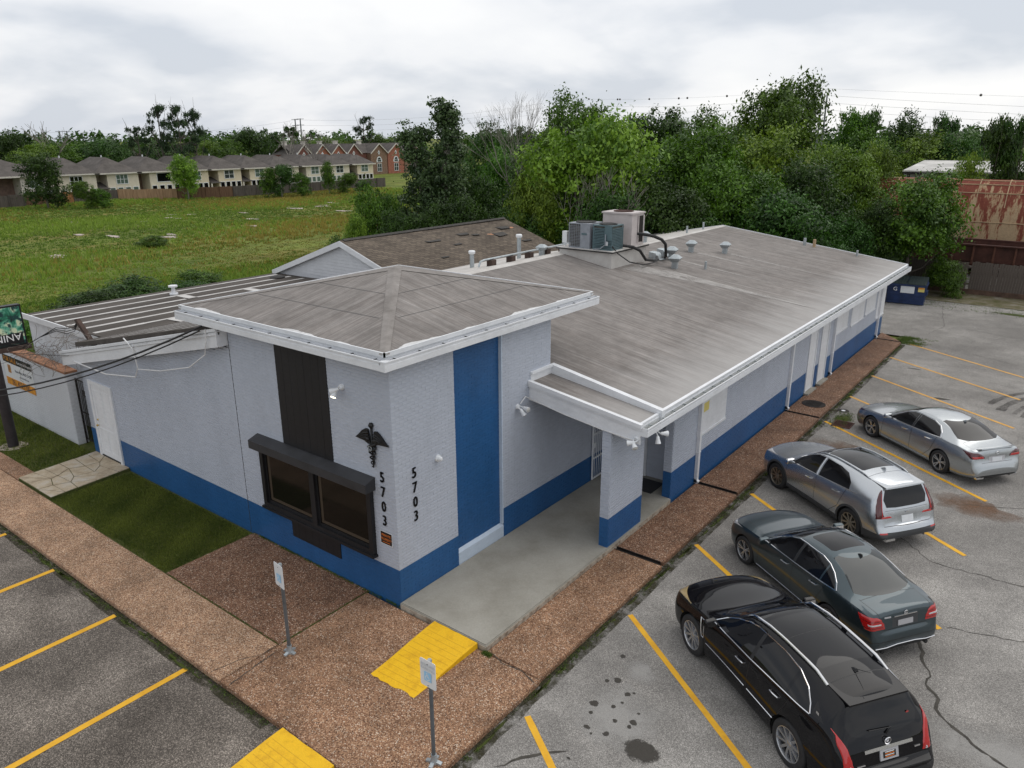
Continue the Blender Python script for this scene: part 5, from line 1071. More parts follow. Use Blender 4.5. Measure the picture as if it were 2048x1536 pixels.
ac((-5.25,14.98,PLZ),.90,.90,.90,'ac_grey','grey rooftop air conditioner with wire coil guard, leftmost of the three',False,gA)
ac((-4.30,14.98,PLZ),.80,.80,.88,'ac_blue','blue-green louvred rooftop air conditioner in the middle of the three',True,gA)
bu = thing('air_conditioner','tall beige boxed rooftop air conditioner standing behind the other two','air conditioner',(-4.5,16.4,PLZ),0,gA)
lb = lambda b,n,m,par=bu,**k: b.build(n,m,par,local=True,**k)
hb = lb(MB().box((-.62,-.45,.06),(.62,.45,1.16)).box((-.62,-.45,0),(-.5,.45,.06)).box((.5,-.45,0),(.62,.45,.06)),'housing','ac_beige'); lb(MB().box((-.66,-.49,1.16),(.66,.49,1.22)),'lid','ac_beige'); lb(MB().box((.621,.02,.12),(.632,.40,1.08)),'coil_panel','iron'); lb(MB().box((.636,.36,.1),(.655,.44,1.1)).box((.636,-.02,.1),(.655,.03,1.1)),'coil_frame','ac_beige'); lb(MB().lathe([(.36,1.22),(.38,1.25),(.33,1.25),(.31,1.224),(0,1.224)],n=24),'fan_ring','rust_dark',smooth=30)
t = thing('disconnect_box','small white electrical box at the left side of the platform','electric box',(-5.98,14.75,PLZ)); MB().box((-.1,-.08,.12),(.1,.08,.55)).tube([(0,0,.0),(0,0,.14)],.03,8).build('box','sign_white',t,local=True)
def pipe(pts, r, name, m, lab, cat): tag(MB().tube(pts,r,8).build(name,m,smooth=40),lab,cat)
pipe([(-3.9,16.4,5.62),(-3.6,16.6,5.58),(-3.45,16.9,5.5),(-3.47,17.6,5.30),(-3.6,18.2,5.05),(-3.75,18.6,4.55),(-4.0,19.0,4.40),(-4.45,19.9,4.42)],.06,'refrigerant_pipe','pipe_black','thick black insulated pipe bending down from the beige air conditioner','pipe')
pipe([(-3.85,15.3,5.3),(-3.55,15.5,5.25),(-3.42,15.8,5.1),(-3.38,16.2,4.72),(-3.45,17.0,4.58),(-3.9,18.2,4.42),(-4.35,19.0,4.40)],.055,'refrigerant_pipe','pipe_black','thick black insulated pipe from the middle air conditioner across the roof','pipe')
pipe([(-3.95,14.6,5.4),(-3.72,14.7,5.1),(-3.5,15.2,4.75),(-3.3,15.9,4.58),(-3.3,16.6,4.56),(-3.5,17.4,4.52)],.022,'electric_whip','cable_black','thin looping black cable in front of the insulated roof pipes','cable')
pipe([(-4.15,14.55,5.75),(-4.12,14.5,5.4),(-4.3,14.46,5.24),(-4.6,14.45,5.2)],.02,'electric_whip','ac_grey','grey flexible conduit dropping from the middle air conditioner','cable')
for k,(x,y) in enumerate(((-4.55,20.05),(-4.45,19.15))):
    t = thing('pipe_hood',('rear','front')[k]+' grey sloped sheet metal hood where the black pipes enter the roof','pipe hood',(x,y,rz_(x,y)-.01))
    MB().hexa([(-.25,-.2,.0),(.3,-.2,-.09),(.3,.2,-.09),(-.25,.2,.0),(-.25,-.2,.28),(.05,-.2,.24),(.05,.2,.24),(-.25,.2,.28)]).build('hood','galvanised',t,local=True); MB().box((-.30,-.24,-.01),(.33,.24,.015)).build('flange','galvanised',t,local=True)
# box-headed roof vents
VM = {}
def vent(x, y, s, lab):
    t = thing('roof_vent',lab,'roof vent',(x,y,rz_(x,y)-.06),.2,'grey box-headed roof vents')
    if not VM:
        VM['n'] = MB().hexa([(-.10,-.10,0),(.10,-.10,0),(.10,.10,0),(-.10,.10,0),(-.10,-.10,.34),(.10,-.10,.34),(.10,.10,.34),(-.10,.10,.34)]).mesh('neck','galvanised')
        VM['h'] = MB().hexa([(-.13,-.13,.30),(.13,-.13,.30),(.13,.13,.30),(-.13,.13,.30),(-.22,-.22,.44),(.22,-.22,.44),(.22,.22,.44),(-.22,.22,.44)]).hexa([(-.22,-.22,.44),(.22,-.22,.44),(.22,.22,.44),(-.22,.22,.44),(-.09,-.09,.56),(.09,-.09,.56),(.09,.09,.56),(-.09,.09,.56)]).mesh('head','galvanised')
    for n in 'nh': o = link({'n':'neck','h':'head'}[n],VM[n],None,t); o.scale = (s,s,s)
vent(-4.19,21.87,1.0,'grey box-headed roof vent left of the far pair on the main roof'); vent(-3.2,23.2,1.0,'grey box-headed roof vent farthest from the tower on the main slope'); vent(-4.0,19.6,1.05,'grey box-headed roof vent just beyond the pipe hoods'); vent(-3.2,18.3,1.05,'grey box-headed roof vent nearest the tower, in front of the pipe hoods'); vent(-6.6,22.1,1.0,'grey box-headed roof vent on the ridge behind the beige air conditioner'); vent(-6.75,14.3,.85,'grey box-headed roof vent at the left foot of the equipment platform')
def stack(x, y, h, r, lab, cap=False, m='galvanised'):
    t = thing('vent_pipe',lab,'vent pipe',(x,y,rz_(x,y)-.05),0,'round vent pipes on the roofs'); MB().tube([(0,0,0),(0,0,h)],r,10).build('pipe',m,t,local=True,smooth=40)
    if cap: MB().lathe([(r*.9,h-.02),(r*1.5,h+.02),(r*1.6,h+.09),(r*1.2,h+.12),(0,h+.13)],n=12).build('cap','sign_white',t,local=True,smooth=40)
stack(-2.4,19.4,.36,.05,'thin grey vent pipe on the slope below the box-headed vents'); stack(.8,29.4,.32,.05,'thin grey vent pipe near the far right corner of the main roof'); stack(-1.65,29.3,.4,.07,'grey vent pipe at the far gable edge, left of the two',m='galvanised'); stack(-1.2,29.35,.42,.07,'rusty vent pipe at the far gable edge',m='rust_seam'); stack(-6.4,26.1,.4,.05,'thin grey vent pipe on the far ridge, nearer the air conditioners'); stack(-6.4,28.0,.42,.05,'thin grey vent pipe on the far ridge, near the gable peak'); stack(-7.6,14.0,.85,.08,'tall capped vent pipe left of the equipment platform',True); stack(-7.9,11.6,.55,.08,'short capped vent pipe left of the tall one',True)
gp_ = thing('gas_pipe','long pale pipe on small blocks along the back of the roof ridge','pipe',(-6.9,14,4.7))
MB().tube([(-6.75,10.6,4.86),(-6.75,10.7,5.03),(-6.75,10.9,5.06),(-6.75,16.2,5.06)],.035,8).build('pipe','galvanised',gp_,smooth=40)
for y in (11.3,12.4,13.5,14.6,15.7): MB().box((-6.87,y-.12,4.76),(-6.63,y+.12,5.02)).build('block','post_wood',gp_)
MB().lathe([(0,0),(.16,0),(.16,.06),(.08,.07),(.07,.3),(.17,.3),(.17,.36),(0,.38)],(-18.1,5.8,wz(-18.1)),n=14).build('cowl','paint_trim',thing('wing_roof_vent','white coated vent stub near the left edge of the striped roof','roof vent',(-18.1,5.8,wz(-18.1))),smooth=30)
tag(MB().lathe([(0,0),(.30,0),(.32,.05),(.2,.10),(0,.11)],(-17.9,10.4,wz(-17.9)),n=14).build('round_vent','dark_metal',smooth=30),'small dark round cap at the far corner of the striped roof','roof vent')
# ground covers on the walk and lot
t = thing('manhole_cover','round dark iron manhole cover set in the walkway','manhole cover',(2.85,17.55,0)); MB().lathe([(0,.008),(.33,.008),(.36,.012),(.40,.012),(.40,-.03)],n=28).build('cover','iron',t,local=True,smooth=30)
b = MB()
for k in range(9): b.box((-.25,-.26+k*.065,.009),(.25,-.245+k*.065,.013))
b.build('tread','iron',t,local=True)
t = thing('drain_grate','rusty square drain grate at the kerb beside the silver sedan','drain grate',(4.18,16.35,AZ)); 
for k in range(7): MB().box((-.26,-.27+k*.085,.004),(.26,-.235+k*.085,.018)).build('bar','rust_dark',t,local=True)
MB().box((-.3,-.32,.0),(.3,-.28,.02)).box((-.3,.32,.0),(.3,.28,.02)).box((-.3,-.28,.0),(-.26,.28,.02)).box((.26,-.28,.0),(.3,.28,.02)).box((-.26,-.28,.001),(.26,.28,.003)).build('frame','rust_dark',t,local=True)
t = thing('valve_cover','small round valve cover with white centre near the kerb','valve cover',(3.82,17.75,AZ)); MB().lathe([(0,.010),(.18,.008),(.2,.0)],n=18).build('ring','iron',t,local=True); MB().lathe([(0,.016),(.06,.014),(.07,.010)],n=12).build('cap','sign_white',t,local=True)
# overhead service cable, two lines to the wing
CABA, CABB = (-30,-5.4,2.05), (-30,-5.45,1.75)
sp_ = thing('service_pole','short timber pole at the street end of the service cables','pole',(-30,-5.4,-.15)); MB().tube([(0,0,0),(0,0,2.6)],[.14,.11],10).build('post','post_wood',sp_,local=True)
b = MB()
def sag(a, c, s, n=24): a,c = Vector(a),Vector(c); return [a.lerp(c,k/n)-Vector((0,0,s*4*(k/n)*(1-k/n))) for k in range(n+1)]
tag(MB().tube(sag((-5.6,-.34,5.12),CABA,1.9),.026,6).build('service_cable','cable_black'),'upper black overhead service cable running from the tower corner to the left','cable')
tag(MB().tube(sag((-5.7,-.34,5.0),CABB,1.9),.018,6).build('service_cable','cable_black'),'lower black overhead service cable running from the tower corner to the left','cable')
tag(MB().tube(sag((-13.0,-.3,3.15),(-27.5,-3.0,2.2),.15),.008,4).build('telephone_wire','cable_black'),'thin dark wire crossing in front of the banner wall','wire')
TREES = [
('N', -15.0, 30.7, -0.16, 10.0, 4.36, 'leaf_light'),
('N', -16.6, 27.2, -0.16, 7.5, 1.85, 'leaf_light'),
('N', -12.3, 39.0, -0.16, 9.7, 4.18, 'leaf_mid'),
('N', -9.8, 44.3, -0.16, 9.5, 3.73, 'leaf_light'),
('N', -7.7, 35.5, -0.16, 7.6, 3.5, 'leaf_mid'),
('N', -5.0, 39.6, -0.16, 7.8, 3.31, 'leaf_dark'),
('N', -5.5, 48.8, -0.16, 8.3, 3.13, 'leaf_olive'),
('N', -4.2, 53.3, -0.16, 8.7, 2.18, 'leaf_olive'),
('N', 0.8, 41.5, -0.16, 7.1, 3.26, 'leaf_mid'),
('N', -0.9, 39.7, -0.16, 5.6, 1.74, 'leaf_dark'),
('N', -10.2, 31.1, -0.16, 6.8, 3.09, 'leaf_dark'),
('N', -11.8, 28.5, -0.16, 6.4, 2.75, 'leaf_dark'),
('N', -4.9, 34.9, -0.16, 6.0, 3.51, 'leaf_dark'),
('N', -2.0, 37.3, -0.16, 4.9, 2.13, 'leaf_dark'),
('N', -23.5, 30.7, -0.16, 6.8, 2.31, 'leaf_dark'),
('N', -27.3, 37.9, -0.17, 8.2, 2.45, 'leaf_mid'),
('N', -26.2, 23.9, -0.17, 6.2, 1.93, 'leaf_mid'),
('N', -25.5, 21.7, -0.17, 4.9, 1.04, 'leaf_light'),
('N', -20.9, 25.0, -0.16, 5.7, 2.21, 'leaf_dark'),
('N', -16.6, 25.9, -0.16, 5.2, 1.84, 'leaf_dark'),
('N', -23.1, 22.9, -0.16, 5.1, 1.76, 'leaf_dark'),
('F', -39.4, 51.3, -0.29, 10.3, 3.03, 'leaf_dark'),
('N', -41.6, 70.7, -0.32, 13.4, 5.4, 'leaf_mid'),
('F', -36.4, 79.4, -0.25, 12.4, 5.48, 'leaf_dark'),
('N', -18.0, 71.1, -0.16, 14.1, 5.31, 'leaf_mid'),
('F', -29.0, 77.5, -0.18, 11.8, 3.72, 'leaf_mid'),
('F', -35.1, 68.8, -0.23, 11.1, 3.32, 'leaf_olive'),
('S', -15.8, 87.5, -0.16, 11.3, 2.57, 'leaf_mid'),
('S', -13.2, 88.1, -0.16, 11.1, 2.26, 'leaf_dark'),
('F', -11.1, 93.7, -0.16, 11.4, 3.07, 'leaf_dark'),
('S', -6.7, 89.4, -0.16, 10.7, 2.06, 'leaf_dark'),
('F', -3.6, 84.9, -0.16, 9.3, 3.1, 'leaf_dark'),
('S', 2.7, 56.5, -0.16, 9.9, 1.75, 'leaf_dark'),
('S', 4.2, 56.6, -0.16, 10.0, 1.38, 'leaf_dark'),
('F', 1.6, 54.3, -0.16, 8.2, 1.56, 'leaf_light'),
('F', 1.1, 86.4, -0.16, 8.1, 3.05, 'leaf_mid'),
('F', -12.4, 83.2, -0.16, 9.5, 4.06, 'leaf_mid'),
('F', -6.7, 84.4, -0.16, 9.1, 4.47, 'leaf_olive'),
('F', -26.5, 81.8, -0.17, 11.1, 3.51, 'leaf_mid'),
('F', -39.4, 60.1, -0.29, 9.8, 2.91, 'leaf_mid'),
('F', -173.1, 58.0, -1.5, 11.3, 5.15, 'leaf_dark'),
('F', -165.9, 62.9, -1.5, 9.7, 6.69, 'leaf_mid'),
('F', -166.9, 73.0, -1.5, 10.2, 5.96, 'leaf_dark'),
('F', -173.3, 71.0, -1.5, 9.4, 6.59, 'leaf_mid'),
('F', -157.9, 55.9, -1.5, 9.0, 5.8, 'leaf_olive'),
('F', -160.8, 74.1, -1.5, 8.6, 4.27, 'leaf_dark'),
('F', -152.1, 90.1, -1.5, 9.9, 5.28, 'leaf_olive'),
('F', -151.7, 99.9, -1.5, 12.3, 6.34, 'leaf_dark'),
('F', -146.0, 90.4, -1.5, 9.4, 4.91, 'leaf_mid'),
('F', -185.0, 130.9, -1.5, 11.0, 5.74, 'leaf_dark'),
('F', -183.8, 148.8, -1.5, 10.4, 7.23, 'leaf_olive'),
('F', -185.4, 138.7, -1.5, 8.5, 8.89, 'leaf_mid'),
('F', -172.4, 161.8, -1.5, 10.6, 6.94, 'leaf_mid'),
('F', -156.5, 82.4, -1.5, 8.5, 6.56, 'leaf_dark'),
('F', -179.1, 154.5, -1.5, 9.2, 6.9, 'leaf_olive'),
('F', -166.6, 167.8, -1.5, 9.8, 6.98, 'leaf_mid'),
('F', -64.3, 72.0, -0.75, 7.9, 4.13, 'leaf_dark'),
('P', -146.3, 76.1, -1.5, 16.3, 3.52, 'leaf_pine'),
('P', -142.8, 78.3, -1.5, 16.2, 3.92, 'leaf_pine'),
('P', -143.0, 81.8, -1.5, 15.6, 2.82, 'leaf_pine'),
('P', -146.5, 71.4, -1.5, 12.2, 3.08, 'leaf_pine'),
('P', -172.5, 154.4, -1.5, 15.7, 4.63, 'leaf_pine'),
('H', -121.2, 42.6, -1.5, 8.1, 3.51, 'leaf_dark'),
('H', -118.5, 64.5, -1.5, 7.3, 2.84, 'leaf_light'),
('H', -115.5, 45.9, -1.5, 4.1, 1.91, 'leaf_mid'),
('H', -114.6, 47.9, -1.5, 2.9, 1.55, 'leaf_mid'),
('H', -110.4, 75.2, -1.49, 5.0, 1.87, 'leaf_mid'),
('H', -109.1, 77.1, -1.49, 5.6, 2.32, 'leaf_dark'),
('H', -108.6, 81.1, -1.49, 4.1, 1.92, 'leaf_mid'),
('H', -107.9, 86.9, -1.48, 5.8, 1.5, 'leaf_mid'),
('H', -107.3, 90.7, -1.48, 3.7, 2.1, 'leaf_mid'),
('H', -106.8, 94.3, -1.48, 2.1, 1.71, 'leaf_dark')
]
# ================================================================== vegetation
import numpy as np
RNG = np.random.default_rng(11)
def leaf_mesh(name, P, size, m, shade, outward=None, aspect=0.5, droop=0.0):
    """P (n,3) leaf centres; rhombic leaves, slightly folded"""
    n = len(P); nrm = RNG.normal(size=(n,3)); nrm[:,2] += 0.5
    if outward is not None: nrm += outward*1.3
    nrm /= np.linalg.norm(nrm,axis=1)[:,None]+1e-9
    t = RNG.normal(size=(n,3)); t[:,2] -= droop; t -= nrm*np.sum(t*nrm,axis=1)[:,None]; t /= np.linalg.norm(t,axis=1)[:,None]+1e-9
    b = np.cross(nrm,t); s = (size*RNG.uniform(.6,1.35,n))[:,None]
    V = np.empty((n,4,3)); V[:,0] = P-t*s; V[:,1] = P+b*s*aspect; V[:,2] = P+t*s; V[:,3] = P-b*s*aspect
    me = bpy.data.meshes.new(name); me.vertices.add(n*4); me.vertices.foreach_set('co',V.reshape(-1))
    me.loops.add(n*4); me.loops.foreach_set('vertex_index',np.arange(n*4,dtype=np.int32)); me.polygons.add(n)
    me.polygons.foreach_set('loop_start',np.arange(0,n*4,4,dtype=np.int32)); me.update(calc_edges=True)
    me.attributes.new('shade','FLOAT','POINT').data.foreach_set('value',np.repeat(shade,4).astype(np.float32))
    me.materials.append(MATS[m]); return me
def crown(lobes, n, size, m, clump=0.22, per=45, name='crown', aspect=0.5, droop=0.0, fill=0.25):
    """lobes: (x,y,z,rx,ry,rz)"""
    nc = max(4,n//per); L_ = np.array(lobes,float); vol = (L_[:,3]*L_[:,4]*L_[:,5])**(2/3); idx = RNG.choice(len(L_),nc,p=vol/vol.sum())
    d = RNG.normal(size=(nc,3)); d /= np.linalg.norm(d,axis=1)[:,None]; rr = np.where(RNG.random(nc) < fill, RNG.uniform(.35,.8,nc), RNG.uniform(.8,1.08,nc))[:,None]
    C = L_[idx,:3]+d*L_[idx,3:]*rr; cr_ = clump*RNG.uniform(.5,1.4,nc)
    k = np.repeat(np.arange(nc),per); off = RNG.normal(size=(len(k),3))*.55; off[:,2] *= .7
    P = C[k]+off*cr_[k][:,None]; sh = np.clip(RNG.uniform(.1,.9,nc)[k]+RNG.normal(0,.16,len(k)),0,1)
    return leaf_mesh(name,P,size,m,sh,d[k],aspect,droop)
def trunk(h, r, limbs, spread, m='bark', z0=0.0, seed=0, name='trunk', twigs=0):
    R = random.Random(seed); b = MB(); pts = [(0,0,z0)]
    for k in range(1,5): pts.append((R.uniform(-.06,.06)*h*.3,R.uniform(-.06,.06)*h*.3,z0+h*k/4))
    b.tube(pts,[r,r*.85,r*.7,r*.55,r*.3],7)
    for k in range(limbs):
        a = R.uniform(0,6.28); z = z0+h*R.uniform(.25,.8); e = Vector((cos(a)*spread,sin(a)*spread,z+h*R.uniform(.15,.45))); s = Vector((0,0,z)); mid = s.lerp(e,.5)+Vector((0,0,-.08*h))
        b.tube([s,mid,e],[r*.45,r*.3,r*.1],5)
        for j in range(twigs):
            q_ = mid.lerp(e,R.random()); b.tube([q_,q_+Vector((R.uniform(-.3,.3)*spread,R.uniform(-.3,.3)*spread,R.uniform(.05,.3)*h*.5))],[r*.14,r*.04],4)
    return b.mesh(name,m,smooth=True)
# unit trees: 2 high, radius about 1
def lobes_round(seed, n=7, low=.35):
    R = random.Random(seed); L_ = [(0,0,1.25,.72,.72,.62)]
    for k in range(n):
        a = 2*pi*k/n+R.uniform(-.4,.4); z = R.uniform(low+.25,1.55); rr = R.uniform(.38,.62); s = R.uniform(.32,.5); L_.append((cos(a)*rr,sin(a)*rr,z,s,s,s*R.uniform(.75,1.05)))
    for k in range(3): s = R.uniform(.26,.4); L_.append((R.uniform(-.4,.4),R.uniform(-.4,.4),R.uniform(1.5,1.75),s,s,s*.9))
    return L_
UNIT = {'N':[], 'F':[], 'S':[], 'P':[], 'H':[]}
for k in range(6): UNIT['N'].append((crown(lobes_round(100+k,8,.0),21000,.030,'leaf_mid',.15,42,aspect=.5,droop=.4),trunk(1.3,.045,7,.6,seed=k)))
for k in range(4): UNIT['F'].append((crown(lobes_round(200+k,8,.0),15000,.034,'leaf_mid',.15,36),trunk(1.2,.05,5,.6,seed=20+k)))
for k in range(3):
    R = random.Random(300+k); L_ = [(R.uniform(-.45,.45),R.uniform(-.45,.45),z,R.uniform(.3,.5),R.uniform(.3,.5),.14) for z in (.5,.7,.9,1.1,1.25,1.4,1.55,1.7,1.8,1.92)]
    UNIT['S'].append((crown(L_,7500,.04,'leaf_dark',.13,30,fill=.5),trunk(1.85,.04,9,.6,seed=40+k,twigs=2)))
for k in range(3):
    R = random.Random(400+k); L_ = []
    for z in (.95,1.1,1.25,1.4,1.52,1.65,1.78,1.9):
        for j in range(2): a = R.uniform(0,6.28); rr = R.uniform(.3,.95)*(1.3-.4*z); L_.append((cos(a)*rr,sin(a)*rr,z+R.uniform(-.06,.06),R.uniform(.17,.30),R.uniform(.17,.30),.06))
    L_.append((0,0,1.9,.25,.25,.1)); UNIT['P'].append((crown(L_,5600,.032,'leaf_pine',.075,34,fill=.5,aspect=.4),trunk(1.85,.05,14,.7,seed=60+k,twigs=1)))
for k in range(3): UNIT['H'].append((crown(lobes_round(500+k,8,.1),11000,.042,'leaf_mid',.15,34),trunk(1.0,.05,5,.5,m='bark_pale',seed=80+k)))
TL = {'N':('broadleaf_tree','trees crowding behind the clinic'),'F':('distant_tree','distant trees on the skyline'),'S':('sparse_tree','sparse tall trees on the right skyline'),'P':('pine_tree','tall pines behind the houses'),'H':('garden_tree','trees and bushes along the far fence')}
MN = {'leaf_light':'bright yellow-green','leaf_mid':'mid green','leaf_dark':'dark green','leaf_olive':'olive green','leaf_pine':'dark'}
def side_word(x, y):
    d = Vector((x,y))-Vector((CAMP.x,CAMP.y)); fx = d.dot(Vector((_f.x,_f.y)).normalized()); rx_ = d.dot(Vector((_r.x,_r.y))); u_ = .5+ (rx_/fx)*1521*0.952/2048; return u_
cnt = {}
ORD = sorted(range(len(TREES)), key=lambda i: side_word(TREES[i][1],TREES[i][2]))
RANK = {}
for kk in UNIT:
    ids = [i for i in ORD if TREES[i][0] == kk]
    for j, i in enumerate(ids): RANK[i] = (j, len(ids))
ORDW = ['first','second','third','fourth','fifth','sixth','seventh','eighth','ninth','tenth','eleventh','twelfth','thirteenth','fourteenth','fifteenth','sixteenth','seventeenth','eighteenth','nineteenth','twentieth','twenty-first','twenty-second','twenty-third','twenty-fourth','twenty-fifth','twenty-sixth','twenty-seventh','twenty-eighth','twenty-ninth','thirtieth','thirty-first','thirty-second','thirty-third','thirty-fourth','thirty-fifth','thirty-sixth']
PLACE = {'N':'in the woods behind the clinic','F':'of the rounded skyline trees','S':'of the thin open right skyline trees','P':'of the pines behind houses','H':'along the far fence'}
for i,(kk,x,y,z,h,r,m) in enumerate(TREES):
    nm, grp = TL[kk]; j, n_ = RANK[i]; size = 'tall ' if h > 9.5 else ('low ' if h < 5.7 else '')
    t = thing(nm, f"{size}{MN[m]} {'pine' if kk=='P' else 'tree'}, {ORDW[j]} from left {PLACE[kk]}", 'tree', (x,y,z), RNG.uniform(0,6.28), grp)
    cm, tm = UNIT[kk][i % len(UNIT[kk])]
    for o_, me in (('crown',cm),('trunk',tm)):
        o = link(o_,me,None,t); o.scale = (r*1.02,r*1.02,h/2*1.02)
    c_ = [o for o in bpy.data.objects if o.parent == t and o.name.startswith('crown')][0]
    c_.material_slots[0].link = 'OBJECT'; c_.material_slots[0].material = MATS[m]
# the two-headed, vine-smothered tree
vt = thing('vine_covered_tree','tall two-headed dead tree smothered in dark green vines behind the shingle roof','tree',(-24.3,27.2,-.17))
V0 = Vector((-.70,-.65,0)); Rr = Vector((.74,.67,0))        # across the view
def vl(a, z, ra, rz2): p = Rr*a; return (p.x,p.y,z,ra,ra,rz2)
VL = [vl(.55,10.9,.75,.5),vl(.95,10.4,.75,.6),vl(.75,9.9,.7,.7),vl(.95,9.2,.75,.8),vl(.95,8.3,.85,.9),vl(.9,7.3,1.0,1.0),vl(.7,6.2,1.3,1.1),vl(.4,5.0,1.6,1.3),vl(.2,3.6,1.7,1.4),vl(0,2.2,1.9,1.4),vl(0,.9,2.0,1.0),
      vl(-1.7,9.6,.6,.45),vl(-1.3,9.4,.6,.5),vl(-.7,9.3,.55,.4),vl(-1.6,8.8,.65,.6),vl(-1.4,7.9,.7,.8),vl(-.8,8.1,.5,.4),vl(-.9,7.0,1.0,.9),vl(-.7,5.9,1.2,1.0),vl(-1.2,4.6,1.3,1.2),vl(-1.8,3.2,1.5,1.2),vl(-2.5,1.8,1.7,1.3)]
o = link('crown',crown(VL,46000,.095,'leaf_vine',.34,40,aspect=.6,droop=.5,fill=.2),None,vt)
b = MB(); b.tube([(0,0,0),(.1,.1,4),(.6,.55,8),(.6,.55,11)],[.45,.38,.25,.1],8); b.tube([(.1,.1,3.5),(-.5,-.5,6),(-1.1,-1.0,9.4)],[.3,.25,.1],8)
for k in range(26):
    a = rnd(-1.6,1.6); p = Rr*a+V0*rnd(-1.2,-.2); b.tube([(p.x,p.y,0),(p.x*.8+rnd(-.1,.1),p.y*.8,2.5),(p.x*.5,p.y*.5,5.5)],.03,4)
b.build('trunk','bark_pale',vt,local=True,smooth=True)
# bare trees
def bare_tree(loc, h, spread, lab, seed, leaf=None, name='bare_tree', depth=5, r=None, group='bare and dying trees'):
    t = thing(name,lab,'tree',loc,0,group); R = random.Random(seed); b = MB(); tips = []
    def grow(p, d, l, r_, k):
        q_ = p+d*l; m_ = p.lerp(q_,.5)+Vector((R.uniform(-.08,.08),R.uniform(-.08,.08),0))*l
        b.tube([p,m_,q_],[r_,r_*.82,r_*.66],6 if k > 2 else 4,False)
        if k == 0: tips.append(q_); return
        for j in range(3 if k > 1 else 2):
            dd = (d+Vector((R.uniform(-1,1)*spread,R.uniform(-1,1)*spread,R.uniform(-.15,.45)))).normalized(); grow(q_,dd,l*R.uniform(.58,.82),r_*.6,k-1)
        if k < 4: tips.append(q_)
    grow(Vector((0,0,0)),Vector((R.uniform(-.08,.08),R.uniform(-.08,.08),1)),h*.36,r or h*.022,depth)
    k_ = h/max(v[2] for v in b.v); b.v = [(v[0]*k_,v[1]*k_,v[2]*k_) for v in b.v]; tips = [p*k_ for p in tips]
    b.build('trunk','bark_pale',t,local=True,smooth=True)
    if isinstance(leaf,list): link('crown',crown(leaf,9000,.085,'leaf_vine',.34,26,fill=.6),None,t)
    elif leaf:
        zs_ = sorted(p.z for p in tips); zt_ = zs_[int(len(zs_)*leaf[1])-1]; lob = [(p.x,p.y,p.z,.5,.5,.4) for p in tips if p.z <= zt_]; R.shuffle(lob); lob = lob[:leaf[2]]
        link('crown',crown(lob,leaf[3],leaf[4],leaf[0],.35,26,fill=.5),None,t)
bare_tree((-161.7,59.9,-1.5),13.5,.75,'bare pale dead tree above the leftmost houses',5,depth=4)
bare_tree((-142.3,104.5,-1.5),13.8,.7,'leafless spreading tree with dark vines left of the brick townhouses',9,('leaf_dark',.8,14,2600,.22),depth=5)
bare_tree((-138.0,108.0,-1.5),12.0,.7,'smaller leafless grey tree beside the utility poles',12,depth=5)
bare_tree((-23.7,35.6,-.17),12.2,.42,'grey half-dead tree with feathery bare top in the middle of the woods',21,[(0,0,3.5,1.6,1.6,1.6),(.2,.1,5.5,1.4,1.4,1.4),(-.5,.3,7.2,1.0,1.0,.9),(.6,-.2,8.2,.9,.9,.8),(0,.2,9.3,.7,.7,.7),(.9,.5,6.6,.8,.8,.7)],depth=6,r=.12)
bare_tree((-21.5,39.5,-.17),10.4,.45,'thin bare grey tree right of the feathery half-dead one',23,[(0,0,4.5,1.3,1.3,1.4),(.5,.3,6.3,.8,.8,.8)],depth=6,r=.09)
bare_tree((-5.6,89.6,-.17),10.6,.6,'small bare tree on the right skyline',31,depth=5)
for k,(x,y,h) in enumerate(((-14.0,27.6,7.5),(-11.6,28.6,7.8),(-10.4,27.6,6.2))):
    bare_tree((x,y,-.17),h,.5,('leftmost','middle','rightmost')[k]+' of three slim pale trunks behind the air conditioners',50+k,depth=4,r=.085,name='slim_tree')
# undergrowth behind the buildings
def bush(x, y, r, h, m, lab, k): 
    t = thing('bush',lab,'bush',(x,y,gz(x,y)),RNG.uniform(0,6.28),'undergrowth bushes'); 
    o = link('crown',UNIT['N'][k % 6][0],None,t); o.scale = (r,r,h/1.7); o.location = (0,0,-h*.12); o.material_slots[0].link = 'OBJECT'; o.material_slots[0].material = MATS[m]
    o = link('trunk',UNIT['N'][k % 6][1],None,t); o.scale = (r*.6,r*.6,h/2.2)
BL = [(-28.5,23.5,1.6,3.0,'leaf_mid','mid green bush at the left end of the woods by the field'),(-26.8,20.8,1.3,2.5,'leaf_light','bright bush beside the shingle roof at the field edge'),(-18.9,27.9,2.2,4.2,'leaf_dark','dark bush right of the vine covered tree'),(-15.4,25.2,1.7,3.8,'leaf_dark','dark bush behind the far end of the shingle roof'),(-8.3,31.5,2.4,4.4,'leaf_dark','dark bush behind the equipment platform'),(-4.6,32.6,2.2,4.0,'leaf_mid','green bush behind the far gable peak'),(-2.2,34.6,1.9,3.6,'leaf_dark','dark bush behind the far gable slope'),(-.6,41.6,1.6,2.6,'leaf_dark','dark bush left of the rubbish container'),(2.9,42.2,1.3,2.2,'leaf_mid','green bush against the board fence'),(-3.6,42.0,2.4,5.0,'leaf_dark','dark bush between container and woods'),(-7,41.5,2.6,5.5,'leaf_dark','dark tall bush deep in the woods')]
for k, a in enumerate(BL): bush(*a, k)
